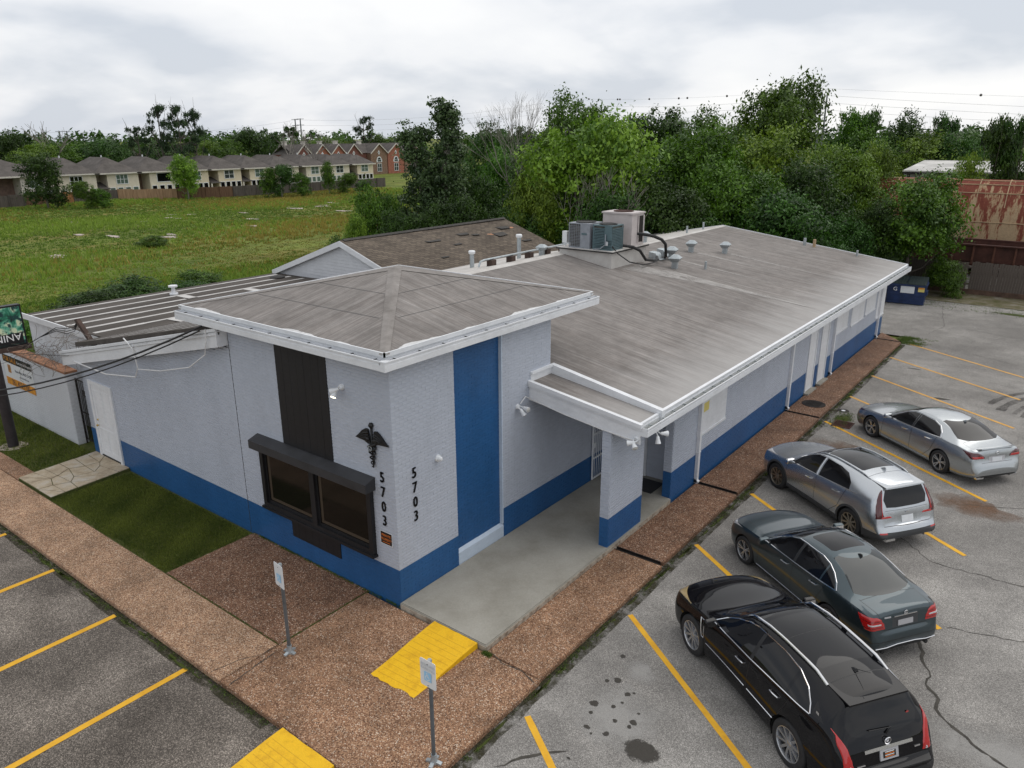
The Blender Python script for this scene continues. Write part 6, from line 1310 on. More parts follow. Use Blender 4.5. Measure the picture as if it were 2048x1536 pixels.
# overgrown field
def field():
    n = 76000; X = np.concatenate([RNG.uniform(-128,-19.8,int(n*.55)),-19.8-np.abs(RNG.normal(0,11,n-int(n*.55)))]); Y = np.concatenate([RNG.uniform(-8,104,int(n*.55)),RNG.uniform(-4,32,n-int(n*.55))])
    keep = ~((X > -24.5) & (Y > 10)) ; X, Y = X[keep], Y[keep]; n = len(X)
    strip_ = (np.abs(X+46+.12*(Y-20)) < 4.5); near = np.exp(-((X+27)/6.5)**2); pat = np.sin(X*.21+Y*.05)+np.sin(Y*.17-X*.07+2)+RNG.normal(0,.6,n)
    H = np.where(strip_,.10,.22)+.10*np.clip(pat,-1,2)+.55*near*RNG.random(n); H = np.clip(H,.05,1.1)
    dry = (np.sin(X*.11+1.3)+np.sin(Y*.09+X*.05)+RNG.normal(0,.8,n)) > .75; dry &= X < -36
    weed = (near > .35) & (RNG.random(n) < .75)
    for nm, sel, m, lab in (('field_grass',~dry & ~weed,'blade','tall green grass and weeds over the vacant field'),('tall_weeds',weed,'blade_weed','band of tall dark weeds along the near edge of the field'),('dry_grass',dry,'blade_dry','yellowed grass patches in the vacant field')):
        x, y, h = X[sel], Y[sel], H[sel]; k = len(x); per = 6; x = np.repeat(x,per)+RNG.normal(0,.16,k*per); y = np.repeat(y,per)+RNG.normal(0,.16,k*per); h = np.repeat(h,per)*RNG.uniform(.5,1.25,k*per)
        dist = np.hypot(x-10,y+9); w = .010+.00062*dist; a = RNG.uniform(0,6.28,k*per); t_ = np.clip((-x-22)/92,0,1); z = -.18-1.34*t_*t_*(3-2*t_)
        V = np.empty((k*per,3,3)); V[:,0] = np.stack([x-np.cos(a)*w,y-np.sin(a)*w,z],1); V[:,1] = np.stack([x+np.cos(a)*w,y+np.sin(a)*w,z],1); V[:,2] = np.stack([x+RNG.normal(0,.3,k*per)*h,y+RNG.normal(0,.3,k*per)*h,z+h],1)
        me = bpy.data.meshes.new(nm); N_ = k*per; me.vertices.add(N_*3); me.vertices.foreach_set('co',V.reshape(-1)); me.loops.add(N_*3); me.loops.foreach_set('vertex_index',np.arange(N_*3,dtype=np.int32)); me.polygons.add(N_); me.polygons.foreach_set('loop_start',np.arange(0,N_*3,3,dtype=np.int32)); me.update(calc_edges=True)
        sh = np.clip(np.repeat(.45+.3*np.tanh(pat[sel]),per)+RNG.normal(0,.2,N_),0,1); me.attributes.new('shade','FLOAT','POINT').data.foreach_set('value',np.repeat(sh,3).astype(np.float32)); tag(link(nm,me,m),lab,'grass',kind='stuff')
field()
for k in range(26):
    x = rnd(-104,-60); y = rnd(12,84); blob(x,y,rnd(.5,1.8),rnd(.3,.9),'bare_patch',mat('rubble_white',(.42,.36,.32),.95,var=.4,vscale=2),gz(x,y)+.05,14,.4,parent=bpy.data.objects['ground'])
for k,(x,y,r,h) in enumerate(((-31.5,8.6,2.2,1.9),(-33.5,11.6,2.4,1.9),(-31,13.6,1.8,1.7),(-29.5,4.2,1.3,1.3),(-35,16.5,1.9,1.4),(-60,27,1.5,1.1))):
    t = thing('weed_clump',('first','second','third','fourth','fifth','sixth')[k]+' dark weed clump in the field counted from the nearest','bush',(x,y,gz(x,y)),k,'dark weed clumps in the field')
    o = link('crown',UNIT['F'][k % 4][0],None,t); o.scale = (r,r,h/1.7); o.location = (0,0,-.25*h); o.material_slots[0].link = 'OBJECT'; o.material_slots[0].material = MATS['leaf_dark' if k < 3 else 'leaf_mid']
# ================================================================== far fence, houses, townhouses, poles
ff = thing('far_fence','long timber panel fence in grey, orange and tan in front of the far houses','fence',(-118,60,-1.5))
FP = [(-129.5,28),(-128.8,38.5),(-127.7,56.9),(-122,64),(-118,71.9),(-116.1,104.6),(-115.8,112)]
def fpos(s):
    acc = 0
    for (a,b_) in zip(FP[:-1],FP[1:]):
        l = (Vector(b_)-Vector(a)).length
        if s <= acc+l: return Vector(a).lerp(Vector(b_),(s-acc)/l)
        acc += l
    return Vector(FP[-1])
k = 0; s = 0
while s < 84:
    a, c = fpos(s), fpos(s+2.4); y = a.y; n_ = Vector((-(c-a).y,(c-a).x)).normalized()*.04; g = gz(a.x,a.y)-.05; h = 1.85+rnd(-.08,.08)
    m = 'fence_orange' if 45.0 < y < 48.2 else ('fence_tan' if 55 < y < 63.2 else ('fence_brown' if 41.5 < y < 45 or 65.5 < y < 71 else 'fence_grey'))
    if 63.2 < y < 65.5: m = 'fence_brown'
    p = MB().hexa([(a.x-n_.x,a.y-n_.y,g),(a.x+n_.x,a.y+n_.y,g),(c.x+n_.x,c.y+n_.y,g),(c.x-n_.x,c.y-n_.y,g),(a.x-n_.x,a.y-n_.y,g+h),(a.x+n_.x,a.y+n_.y,g+h),(c.x+n_.x,c.y+n_.y,g+h),(c.x-n_.x,c.y-n_.y,g+h)]).build('fence_panel',m,ff)
    MB().box((a.x+.05,a.y-.06,g),(a.x+.18,a.y+.06,g+h+.06)).box((a.x+.04,a.y,g+.4),(a.x+.10,a.y+2.3,g+.5)).box((a.x+.04,a.y,g+1.35),(a.x+.10,a.y+2.3,g+1.45)).build('post',m,p)
    s += 2.4; k += 1
WINM = {}
def win_part(par, x, y, z, w, h, cols, rows, gm='pane_glass', fm='sign_white'):
    f_ = MB().box((x,y-w/2-.1,z-.1),(x+.06,y+w/2+.1,z)).box((x,y-w/2-.1,z+h),(x+.06,y+w/2+.1,z+h+.1)).box((x,y-w/2-.1,z),(x+.06,y-w/2,z+h)).box((x,y+w/2,z),(x+.06,y+w/2+.1,z+h))
    for i in range(1,cols): yy = y-w/2+w*i/cols; f_.box((x,yy-.04,z),(x+.055,yy+.04,z+h))
    for i in range(1,rows): zz = z+h*i/rows; f_.box((x,y-w/2,zz-.03),(x+.05,y+w/2,zz+.03))
    o = f_.build('window',fm,par); MB().box((x,y-w/2,z),(x+.02,y+w/2,z+h)).build('pane',gm,o); return o
HF = [(34.0,37.0),(43.7,48.8),(49.5,55.9),(57.8,63.5),(65.6,71.5),(72.6,77.6),(79.8,85.0),(87.0,92.1),(94.0,99.4),(101.4,106.6),(108.4,113.8),(116.2,121.2)]
CRM = ['cream3','cream3','cream2','cream2','cream2','cream','cream','cream','cream2','cream2','cream2','cream']
HX = -133.0; prev = 31.0
HW = ['with a big dark window','with a large balcony opening','with a white gridded window and garage door','with a small porch roof','with a dark picture window','half hidden behind the bright round tree','with porch and paired upper windows','of deeper cream with a porch','behind the tall bushes','with a row of low green windows','with paired upper windows near the end','at the right end of the row']
for i,(ya,yb) in enumerate(HF):
    h = thing('town_house','cream two storey house '+HW[i]+', '+ORDW[i]+' from the left','house',(HX,(ya+yb)/2,-1.5),0,'cream houses behind the far fence')
    ez = 2.95-.025*i; g = -1.55; m = CRM[i]
    MB().box((HX-9,ya,g),(HX,yb,ez)).build('front_wall',m,h); MB().box((HX-12,prev,g),(HX-3.0,ya-.01,ez-.02)).build('recess_wall','side_brick' if i % 3 else m,h)
    yl, yr = prev-.4, yb+.5; xf, xb = HX+.5, HX-13; rh = 2.75-.05*i; ym = (yl+yr)/2; r0, r1 = (xf-(yr-yl)*.48), xb+(yr-yl)*.4
    if r0 < r1: r0 = r1 = (xf+xb)/2
    A_,B_,C_,D_ = (xf,yl,ez),(xf,yr,ez),(xb,yr,ez),(xb,yl,ez); E_,F_ = (r0,ym,ez+rh),(r1,ym,ez+rh)
    rf_ = MB().q(A_,B_,E_).q(B_,C_,F_,E_).q(C_,D_,F_).q(D_,A_,E_,F_).q(A_,D_,C_,B_).build('roof','house_shingles',h)
    MB().box((xf-.05,yl,ez-.22),(xf+.08,yr,ez+.02)).box((xb,yr-.1,ez-.22),(xf,yr,ez+.0)).box((xb,yl,ez-.22),(xf,yl+.1,ez+.0)).build('eave_trim','cream3',rf_)
    # lower front gable hip
    yc = (ya+yb)/2; MB().q((xf+.02,ya-.3,ez+.03),(xf+.02,yb+.3,ez+.03),(xf-3.2,yc,ez+2.0)).q((xf+.02,yb+.3,ez+.03),(xf-6.5,yb-.5,ez+1.6),(xf-3.2,yc,ez+2.0)).q((xf-6.5,ya+.5,ez+1.6),(xf+.02,ya-.3,ez+.03),(xf-3.2,yc,ez+2.0)).build('front_hip','house_shingles',rf_)
    MB().tube([(r0-1.5,ym,ez+rh-.3),(r0-1.5,ym,ez+rh+.35)],.12,6).build('flue','sign_white',rf_)
    big = i in (0,4); win_part(h,HX+.01,yc-.2,.95,2.6 if big else 2.0,1.5,1 if big else (3 if i < 5 else 2),1 if big else 2,'tinted_glass' if big or i == 2 else ('pane_green' if i % 2 else 'pane_glass'))
    for k in range(4): win_part(h,HX+.01,ya+.75+k*(yb-ya-1.5)/3,-.75,.85,1.0,1,1,'pane_green' if i in (1,3,9,10) else 'tinted_glass')
    if i not in (1,2,4,8):                # little porch roof in the recess
        w0, w1 = max(prev,ya-2.0), ya+.2; MB().q((HX+.3,w0,.25),(HX+.3,w1,.25),(HX-2.6,w1-.3,1.25),(HX-2.6,w0,1.25)).q((HX+.3,w1,.25),(HX+.3,w0,.25),(HX+.3,w0,.1),(HX+.3,w1,.1)).build('porch_roof','house_shingles',h); MB().box((HX+.0,w0+.1,g),(HX+.25,w0+.35,.2)).build('porch_post','cream3',h); MB().box((HX-2.95,w0+.3,g),(HX-2.9,w1-.4,.0)).build('porch_opening','tinted_glass',h)
    prev = yb
BX = -158.0; BYS = [(118.0,124.0,'brick_dark'),(124.0,129.4,'brick_red'),(129.4,134.8,'brick_red'),(134.8,143.4,'brick_dark'),(143.4,149.6,'brick_brown'),(149.9,156.3,'brick_red'),(156.6,163.4,'brick_brown')]
for i,(ya,yb,m) in enumerate(BYS):
    h = thing('brick_townhouse',('dark red','red','orange red','long dark red','brown','bright red','dull brown')[i]+' brick gabled townhouse, '+ORDW[i]+' from the left','house',(BX,(ya+yb)/2,-1.6),0,'brick townhouses')
    if i in (4,5,6): gy0, gy1 = ya, yb
    else: gy0, gy1 = ya, ya+4.9
    ez, pk_ = 4.4, 6.9; gm = (gy0+gy1)/2
    MB().prism([(BX,gy0,-1.6),(BX,gy1,-1.6),(BX,gy1,ez),(BX,gm,pk_-.15),(BX,gy0,ez)],(-10,0,0)).build('front_wall',m,h)
    if gy1 < yb: MB().box((BX-10,gy1,-1.6),(BX-1.6,yb,ez)).build('recess_wall',m,h)
    MB().q((BX+.3,gy0-.2,ez-.1),(BX+.3,gm,pk_),(BX-10,gm,pk_),(BX-10,gy0-.2,ez-.1)).q((BX+.3,gm,pk_),(BX+.3,gy1+.2,ez-.1),(BX-10,gy1+.2,ez-.1),(BX-10,gm,pk_)).build('gable_roof','house_shingles',h)
    rf_ = MB().q((BX-1.2,ya,ez-.05),(BX-1.2,yb,ez-.05),(BX-5.5,yb,pk_-.1),(BX-5.5,ya,pk_-.1)).q((BX-5.5,ya,pk_-.1),(BX-5.5,yb,pk_-.1),(BX-10,yb,ez),(BX-10,ya,ez)).build('roof','house_shingles',h)
    for a, c in (((gy0-.25,ez-.15),(gm,pk_)),((gm,pk_),(gy1+.25,ez-.15))): MB().hexa([(BX+.3,a[0],a[1]-.28),(BX+.42,a[0],a[1]-.28),(BX+.42,c[0],c[1]-.28),(BX+.3,c[0],c[1]-.28),(BX+.3,a[0],a[1]),(BX+.42,a[0],a[1]),(BX+.42,c[0],c[1]),(BX+.3,c[0],c[1])]).build('barge_board','cream3',h)
    dm = MB().q((BX+.03,gm-.45,4.4),(BX+.03,gm,3.75),(BX+.03,gm+.45,4.4),(BX+.03,gm,5.05)).build('diamond_window','sign_white',h); MB().q((BX+.05,gm-.22,4.4),(BX+.05,gm,4.08),(BX+.05,gm+.22,4.4),(BX+.05,gm,4.72)).build('pane','pane_glass',dm)
    if i >= 4:
        aw = MB().q(*[(BX+.03,gm+.9*cos(a),2.45+.9*sin(a)) for a in [pi*k/10 for k in range(11)]]).box((BX,gm-1.05,1.75),(BX+.05,gm+1.05,2.46)).build('arched_window','sign_white',h); MB().q(*[(BX+.06,gm+.62*cos(a),2.45+.62*sin(a)) for a in [pi*k/10 for k in range(11)]]).box((BX+.04,gm-.7,1.9),(BX+.07,gm+.7,2.36)).build('pane','pane_glass',aw)
        win_part(h,BX+.01,gm,-.7,1.5,2.0,2,2)
    if i < 5: MB().box((BX-6.2,ya+.4,pk_-.5),(BX-5.2,ya+1.4,pk_+.6)).box((BX-6.35,ya+.25,pk_+.6),(BX-5.05,ya+1.55,pk_+.75)).build('chimney','cream3',h)
def upole(x, y, h, lab, arms=True):
    t = thing('utility_pole',lab,'utility pole',(x,y,-1.5),atan2(y+9,x-10),'tall transmission poles on the horizon'); MB().tube([(0,0,0),(0,0,h+1.5)],[.42,.24],8).build('pole','pole_grey',t,local=True)
    if arms:
        for k in (0,1,2): MB().box((-.12,-1.6,h+1.2-k*2.6),(.12,1.6,h+1.4-k*2.6)).build('cross_arm','pole_grey',t,local=True)
for k,a in enumerate(((-377,154.1,11.4),(-375.9,156.8,11.4),(-292.5,220.9,16.2),(-291.1,222.7,16.4),(-231,334.9,25.2),(-76.5,278.1,22.1),(-75,278.6,22.4))):
    upole(*a,['left pole of the pair above the leftmost houses','right pole of the pair above the leftmost houses','left pole of the pair beside the brick townhouses','right pole of the pair beside the brick townhouses','single pole top showing beside the round tree in the middle','left pole of the pair on the right skyline','right pole of the pair on the right skyline'][k], k not in (4,5,6))
PT = [(-640,20,9),(-376,155.5,11.0),(-292,221.5,15.8),(-231,334.9,25.0),(-75.5,278.3,21.5),(150,340,12.5)]
for j,(dz,nm) in enumerate(((0,'top'),(-2.6,'middle'),(-5.2,'lower'))):
    pts = []
    for a, c in zip(PT[:-1],PT[1:]): pts += sag((a[0],a[1],a[2]+dz*.9),(c[0],c[1],c[2]+dz*.9),3.0,16)
    t = thing('transmission_line',nm+' wire of the transmission line crossing the horizon','power line',pts[0]); MB().tube(pts,.035,4,False).build('wire',mat('wire_grey',(.42,.43,.45),.6),t)
    if j == 0:
        for k,f_ in enumerate((.20,.33,.345,.46,.58,.6,.73)):
            for (a,c) in ((PT[3],PT[4]),(PT[4],PT[5])): p = sag((a[0],a[1],a[2]+2.2),(c[0],c[1],c[2]+2.2),2.0,100)[int(f_*100)]; MB().lathe([(0,-.45),(.32,-.32),(.45,0),(.32,.32),(0,.45)],p,n=10).build('marker_ball',mat('marker',(.12,.11,.11),.6),t,smooth=True)
        MB().tube(sum([sag((a[0],a[1],a[2]+2.2),(c[0],c[1],c[2]+2.2),2.0,16) for a,c in ((PT[3],PT[4]),(PT[4],PT[5]))],[]),.025,4,False).build('guard_wire','wire_grey',t)

# the wooded horizon, too far to tell the trees apart
def far_woods():
    L_ = []
    for k in range(260):
        a = YAW+radians(rnd(-48,46)); d = rnd(320,460); h = rnd(10,13); x, y = CAMP.x+sin(a)*d, CAMP.y+cos(a)*d; r = rnd(6,10); L_.append((x,y,-1.5+h*.5,r,r,h*.5))
    me = crown(L_,60000,.95,'leaf_dark',3.0,40,name='far_woods'); tag(link('far_woods',me),'continuous dark wood along the horizon','woods',kind='stuff')
far_woods()
# ================================================================== cars
def pchip(pts):
    xs = [p[0] for p in pts]; ys = [p[1] for p in pts]; n = len(xs); h = [xs[i+1]-xs[i] for i in range(n-1)]; d = [(ys[i+1]-ys[i])/h[i] for i in range(n-1)]; m = [0]*n
    for i in range(1,n-1):
        if d[i-1]*d[i] > 0: w1, w2 = 2*h[i]+h[i-1], h[i]+2*h[i-1]; m[i] = (w1+w2)/(w1/d[i-1]+w2/d[i])
    m[0] = d[0]; m[-1] = d[-1]
    def f(x):
        if x <= xs[0]: return ys[0]
        if x >= xs[-1]: return ys[-1]
        i = 0
        while xs[i+1] < x: i += 1
        t = (x-xs[i])/h[i]; return ys[i]*(1+2*t)*(1-t)**2+h[i]*m[i]*t*(1-t)**2+ys[i+1]*t*t*(3-2*t)+h[i]*m[i+1]*t*t*(t-1)
    return f
def crv(P, t):                             # Catmull-Rom through 2D points, t in 0..len-1
    i = min(int(t), len(P)-2); f = t-i; p0 = P[max(i-1,0)]; p1 = P[i]; p2 = P[i+1]; p3 = P[min(i+2,len(P)-1)]
    return tuple(.5*((2*b)+(-a+c)*f+(2*a-5*b+4*c-d)*f*f+(-a+3*b-3*c+d)*f**3) for a,b,c,d in zip(p0,p1,p2,p3))
class Car:
    def __init__(s, name, label, loc, rz, spec, group='cars parked beside the clinic'):
        s.sp = spec; s.L = spec['L']; s.xf = spec['fo']+spec['wb']/2
        s.t = thing(name, label, 'car', (loc[0],loc[1],AZ), rz, group)
        s.F = {k: pchip(spec[k]) for k in ('top','edge','belt','wbelt','wedge','wmax','sill')}; s.zmid = spec['zmid']
        s.loft(); s.BV = BVHTree.FromBMesh(s.bm)
    def X(s, u): return s.xf-u
    def sec(s, u):
        F = s.F; zt = F['top'](u); zs = F['sill'](u); zb = min(F['belt'](u), zt-.025); ze = min(max(F['edge'](u), zb+.012), zt-.006); wb, we, wm = F['wbelt'](u), F['wedge'](u), F['wmax'](u)
        we = min(we, wb-.012); zm = min(s.zmid, zs+(zb-zs)*.62); pts = [(0,zs),(wm*.5,zs),(wm-.13,zs)]
        low = [(wm-.10,zs),(wm-.045,zs+.05),(wm-.012,zs+(zm-zs)*.42),(wm,zm),(wb+(wm-wb)*.42,zb-(zb-zm)*.26),(wb,zb)]
        for k in range(16): pts.append(crv(low, 5*k/16))
        for k in range(9): t = k/8; bul = .028*4*t*(1-t)*min(1,(ze-zb)/.3); pts.append((wb+(we-wb)*t+bul, zb+(ze-zb)*t))
        for k in range(1,11): y = we*(1-k/10); q_ = y/we; pts.append((y, ze+(zt-ze)*(1-q_**2.4)))
        return pts
    def loft(s):
        L_ = s.L; us = sorted(set([0,.006,.015,.03,.05,.075,.10,.13,.17,.21,.26,.32,.38]+[.45+.055*k for k in range(int((L_-1.35)/.055))]+[L_-d for d in (0,.006,.015,.03,.045,.06,.08,.10,.12,.145,.17,.20,.23,.26,.29,.32,.35,.385,.42,.455,.49,.53,.57,.61,.65,.70,.75,.80,.85)]))
        bm = bmesh.new(); rows = []
        for u in us:
            P = s.sec(u); r = [bm.verts.new((s.X(u),y,z)) for y, z in P]; l = [bm.verts.new((s.X(u),-y,z)) for y, z in P[1:-1]]
            rows.append(r+l[::-1])          # closed ring: bottom centre, left (+Y) up, top centre, right down
        n = len(rows[0])
        for a, b_ in zip(rows[:-1],rows[1:]):
            for j in range(n): bm.faces.new((a[j],b_[j],b_[(j+1)%n],a[(j+1)%n]))
        bm.faces.new(rows[0]); bm.faces.new(rows[-1][::-1])
        bmesh.ops.recalc_face_normals(bm, faces=bm.faces); s.pid = bm.faces.layers.int.new('pid'); s.bm = bm; s.names = ['body']; s.mats = [s.sp['paint']]
    def reg(s, name, m): s.names.append(name); s.mats.append(m); return len(s.names)-1
    def cut(s, poly, ax, sel, pid, strict=True):
        """clip faces chosen by sel against a convex polygon given in the two axes ax; mark them"""
        bm = s.bm; area = sum(poly[i][0]*poly[(i+1)%len(poly)][1]-poly[(i+1)%len(poly)][0]*poly[i][1] for i in range(len(poly)))
        if area < 0: poly = poly[::-1]
        x0,x1 = min(p[0] for p in poly),max(p[0] for p in poly); y0,y1 = min(p[1] for p in poly),max(p[1] for p in poly); fs = []
        for f in bm.faces:
            f.normal_update(); c = f.calc_center_median()
            if f[s.pid] < 0 or (strict and f[s.pid] != 0) or not sel(c, f.normal): continue
            a = [v.co[ax[0]] for v in f.verts]; b_ = [v.co[ax[1]] for v in f.verts]
            if max(a) < x0 or min(a) > x1 or max(b_) < y0 or min(b_) > y1: continue
            fs.append(f)
        for i in range(len(poly)):
            p, q_ = poly[i], poly[(i+1)%len(poly)]; d = (q_[0]-p[0],q_[1]-p[1])
            if abs(d[0])+abs(d[1]) < 1e-7: continue
            co = [0,0,0]; no = [0,0,0]; co[ax[0]],co[ax[1]] = p; no[ax[0]],no[ax[1]] = d[1],-d[0]; nv = Vector(no).normalized(); cv = Vector(co)
            ge = set(fs)
            for f in fs: ge.update(f.edges); ge.update(f.verts)
            r = bmesh.ops.bisect_plane(bm, geom=list(ge), dist=1e-6, plane_co=cv, plane_no=nv)
            cand = set(fs)|{g for g in r['geom'] if isinstance(g, bmesh.types.BMFace)}
            fs = [f for f in cand if f.is_valid and (f.calc_center_median()-cv).dot(nv) < 0]
            if not fs: return
        for f in fs: f[s.pid] = pid
    def side(s, poly, pid, sides=(1,-1), ny=.25, strict=True, umin=-1, umax=99):
        P = [(s.X(u),z) for u, z in poly]
        for sg in sides: s.cut(P,(0,2),lambda c,n: c.y*sg > .05 and n.y*sg > ny and umin < s.xf-c.x < umax,pid if isinstance(pid,int) else pid[0 if sg > 0 else 1],strict)
    def rear(s, poly, pid, nx=.12, umin=0, strict=True): s.cut(poly,(1,2),lambda c,n: n.x < -nx and s.xf-c.x > umin,pid,strict)
    def frnt(s, poly, pid, nx=.12, umax=99, strict=True): s.cut(poly,(1,2),lambda c,n: n.x > nx and s.xf-c.x < umax,pid,strict)
    def topc(s, poly, pid, nz=.6, strict=True): s.cut([(s.X(u),y) for u, y in poly],(0,1),lambda c,n: n.z > nz,pid,strict)
    def hs(s, u, z, sg=1):
        h = s.BV.ray_cast(Vector((s.X(u),sg*3,z)),Vector((0,-sg,0))); return (h[0],h[1]) if h[0] else (Vector((s.X(u),sg*.8,z)),Vector((0,sg,0)))
    def hr(s, y, z):
        h = s.BV.ray_cast(Vector((-6,y,z)),Vector((1,0,0))); return (h[0],h[1]) if h[0] else (Vector((s.X(s.L),y,z)),Vector((-1,0,0)))
    def ht(s, u, y):
        h = s.BV.ray_cast(Vector((s.X(u),y,4)),Vector((0,0,-1))); return (h[0],h[1]) if h[0] else (Vector((s.X(u),y,1)),Vector((0,0,1)))
    def lb(s, b, name, m, par=None, smooth=40): return b.build(name,m,par or s.t,local=True,smooth=smooth)
    def trim(s, pts, sg, w=.012, name='chrome_trim', m='chrome', sub=6):
        P = []
        for (u0,z0),(u1,z1) in zip(pts[:-1],pts[1:]):
            for k in range(sub): t = k/sub; h, n = s.hs(u0+(u1-u0)*t,z0+(z1-z0)*t,sg); P.append(h+n*.004)
        h, n = s.hs(*pts[-1],sg); P.append(h+n*.004); s.lb(MB().tube(P,w,5),name,m)
    def finish(s):
        bm = s.bm; groups = {}
        for f in bm.faces: groups.setdefault(f[s.pid],[]).append(f)
        for pid, fs in groups.items():
            if pid < 0: continue
            comps = [fs]
            if pid > 0 and s.names[pid] != 'panel_gap':
                left = set(fs); comps = []
                while left:
                    st = [left.pop()]; comp = []
                    while st:
                        g_ = st.pop(); comp.append(g_)
                        for e_ in g_.edges:
                            for h_ in e_.link_faces:
                                if h_ in left: left.discard(h_); st.append(h_)
                    if sum(q.calc_area() for q in comp) > 2e-4: comps.append(comp)
            for fs in comps: s.emit(pid, fs)
        bm.free()
    def emit(s, pid, fs):
            vm = {}; v = []; fc = []
            for f in fs:
                t = []
                for x in f.verts:
                    if x.index not in vm or True:
                        k = vm.get(x)
                        if k is None: k = len(v); vm[x] = k; v.append(tuple(x.co))
                    t.append(k)
                fc.append(tuple(t))
            b = MB(); b.v = v; b.f = fc; o = s.lb(b,s.names[pid],s.mats[pid],smooth=38)
            if s.names[pid] == 'panel_gap': o['kind'] = 'stuff'
    def wheels(s, r, w, rim, style, m, track):
        tyre = MB().lathe([(rim*.98,-w*.46),(rim*1.02,-w*.5),(r*.93,-w*.5),(r*.985,-w*.42),(r,-w*.3),(r,w*.3),(r*.985,w*.42),(r*.93,w*.5),(rim*1.02,w*.5),(rim*.98,w*.46)],axis='Y',n=40).mesh('tyre','rubber',smooth=50)
        b = MB(); b.lathe([(rim*1.0,w*.49),(rim*.955,w*.495),(rim*.93,w*.42),(rim*.9,-.0),(rim*.9,-w*.4)],axis='Y',n=40)
        n, dbl = style
        for k in range(n):
            for dd in ((-.16,.16) if dbl else (0,)):
                a0 = 2*pi*k/n+dd*.35; a1 = 2*pi*k/n+dd; w0, w1 = (.020,.018) if dbl else (.032,.026); y0, y1 = w*.36, w*.46
                c0, c1 = Vector((cos(a0),0,sin(a0))), Vector((cos(a1),0,sin(a1))); t0, t1 = Vector((-sin(a0),0,cos(a0))), Vector((-sin(a1),0,cos(a1))); p0, p1 = c0*rim*.16, c1*rim*.95; Y = Vector((0,1,0))
                b.hexa([p0-t0*w0+Y*(y0-.05),p1-t1*w1+Y*(y1-.05),p1+t1*w1+Y*(y1-.05),p0+t0*w0+Y*(y0-.05),p0-t0*w0*.7+Y*y0,p1-t1*w1*.7+Y*y1,p1+t1*w1*.7+Y*y1,p0+t0*w0*.7+Y*y0])
        b.lathe([(rim*.24,w*.25),(rim*.22,w*.38),(rim*.12,w*.42),(0,w*.42)],axis='Y',n=20); rm = b.mesh('wheel',m,smooth=35)
        disc = MB().lathe([(rim*.90,-.005),(rim*.88,.02),(rim*.2,.02),(0,.02)],axis='Y',n=28).mesh('brake_disc','wheel_well',smooth=30)
        for u in (s.sp['fo'],s.sp['fo']+s.sp['wb']):
            for sg in (1,-1):
                o = link('wheel',rm,None,s.t); o.location = (s.X(u),sg*track,r); o.rotation_euler = (0,rnd(0,1.2),0 if sg > 0 else pi)
                for nm, me in (('tyre',tyre),('brake_disc',disc)): link(nm,me,None,o)
    def arches(s, R, wz, clad=None, cw=.05, cm='plastic_grey'):
        for u in (s.sp['fo'],s.sp['fo']+s.sp['wb']):
            n = 26
            if clad is not None:
                P = [(u+(R+cw)*cos(2*pi*k/n),wz+(R+cw)*sin(2*pi*k/n)) for k in range(n)]; s.side(P,clad,ny=-.2)
            P = [(u+R*cos(2*pi*k/n),wz+R*sin(2*pi*k/n)) for k in range(n)]; s.side(P,-1,ny=-.5,strict=False)
            for sg in (1,-1):             # liner
                b = MB(); K = 16
                for k in range(K):
                    a0, a1 = pi*(-.12+1.24*k/K), pi*(-.12+1.24*(k+1)/K); c = [(s.X(u)-R*cos(a),wz+R*sin(a)) for a in (a0,a1)]; yo = s.F['wmax'](u)-.035
                    b.q((c[0][0],sg*yo,c[0][1]),(c[1][0],sg*yo,c[1][1]),(c[1][0],sg*.45,c[1][1]),(c[0][0],sg*.45,c[0][1]))
                b.q(*[(s.X(u)-R*cos(2*pi*k/20),sg*.5,wz+R*sin(2*pi*k/20)) for k in range(20)]); s.lb(b,'wheel_arch_liner','wheel_well',smooth=False)
    def seam(s, u0, z0, u1, z1, w=.011, sides=(1,-1)):
        d = Vector((u1-u0,z1-z0)).normalized(); n = Vector((-d.y,d.x))*w/2; s.side([(u0-n.x,z0-n.y),(u1-n.x,z1-n.y),(u1+n.x,z1+n.y),(u0+n.x,z0+n.y)],s.ps,sides,ny=.1)
    def handle(s, u, z, m, l=.20):
        for sg in (1,-1):
            a, n = s.hs(u,z,sg); c, _ = s.hs(u+l,z+.012,sg); mid = (a+c)/2+n*.035
            s.lb(MB().tube([a,a+n*.028,mid,c+n*.028,c],[.012,.014,.015,.014,.012],6),'door_handle',m)
    def mirror(s, u, z, m, y=None):
        for sg in (1,-1):
            a, n = s.hs(u,z,sg); c = a+Vector((.02,sg*.15,.05)); b = MB()
            P = [(-.055,-.10,-.055),(.06,-.09,-.05),(.05,.10,-.045),(-.055,.11,-.045),(-.055,-.10,.06),(.035,-.08,.07),(.03,.09,.065),(-.055,.10,.055)]
            b.hexa([c+Vector((p[0]*1.2,p[1]*sg*1.2,p[2]*1.25)) for p in (P if sg > 0 else [P[i] for i in (3,2,1,0,7,6,5,4)])])
            o = s.lb(b,'side_mirror',m); mod = o.modifiers.new('bevel','BEVEL'); mod.width = .03; mod.segments = 3; mod.limit_method = 'NONE'
            s.lb(MB().tube([a-n*.02,c+Vector((0,-sg*.06,-.02))],[.03,.024],6),'mirror_arm','plastic_black',o); s.lb(MB().q(*[c+Vector((-.069,p[0]*sg*1.15,p[1]*1.2)) for p in ((-.085,-.04),(.09,-.035),(.085,.045),(-.085,.045))]),'mirror_glass','chrome',o,False)
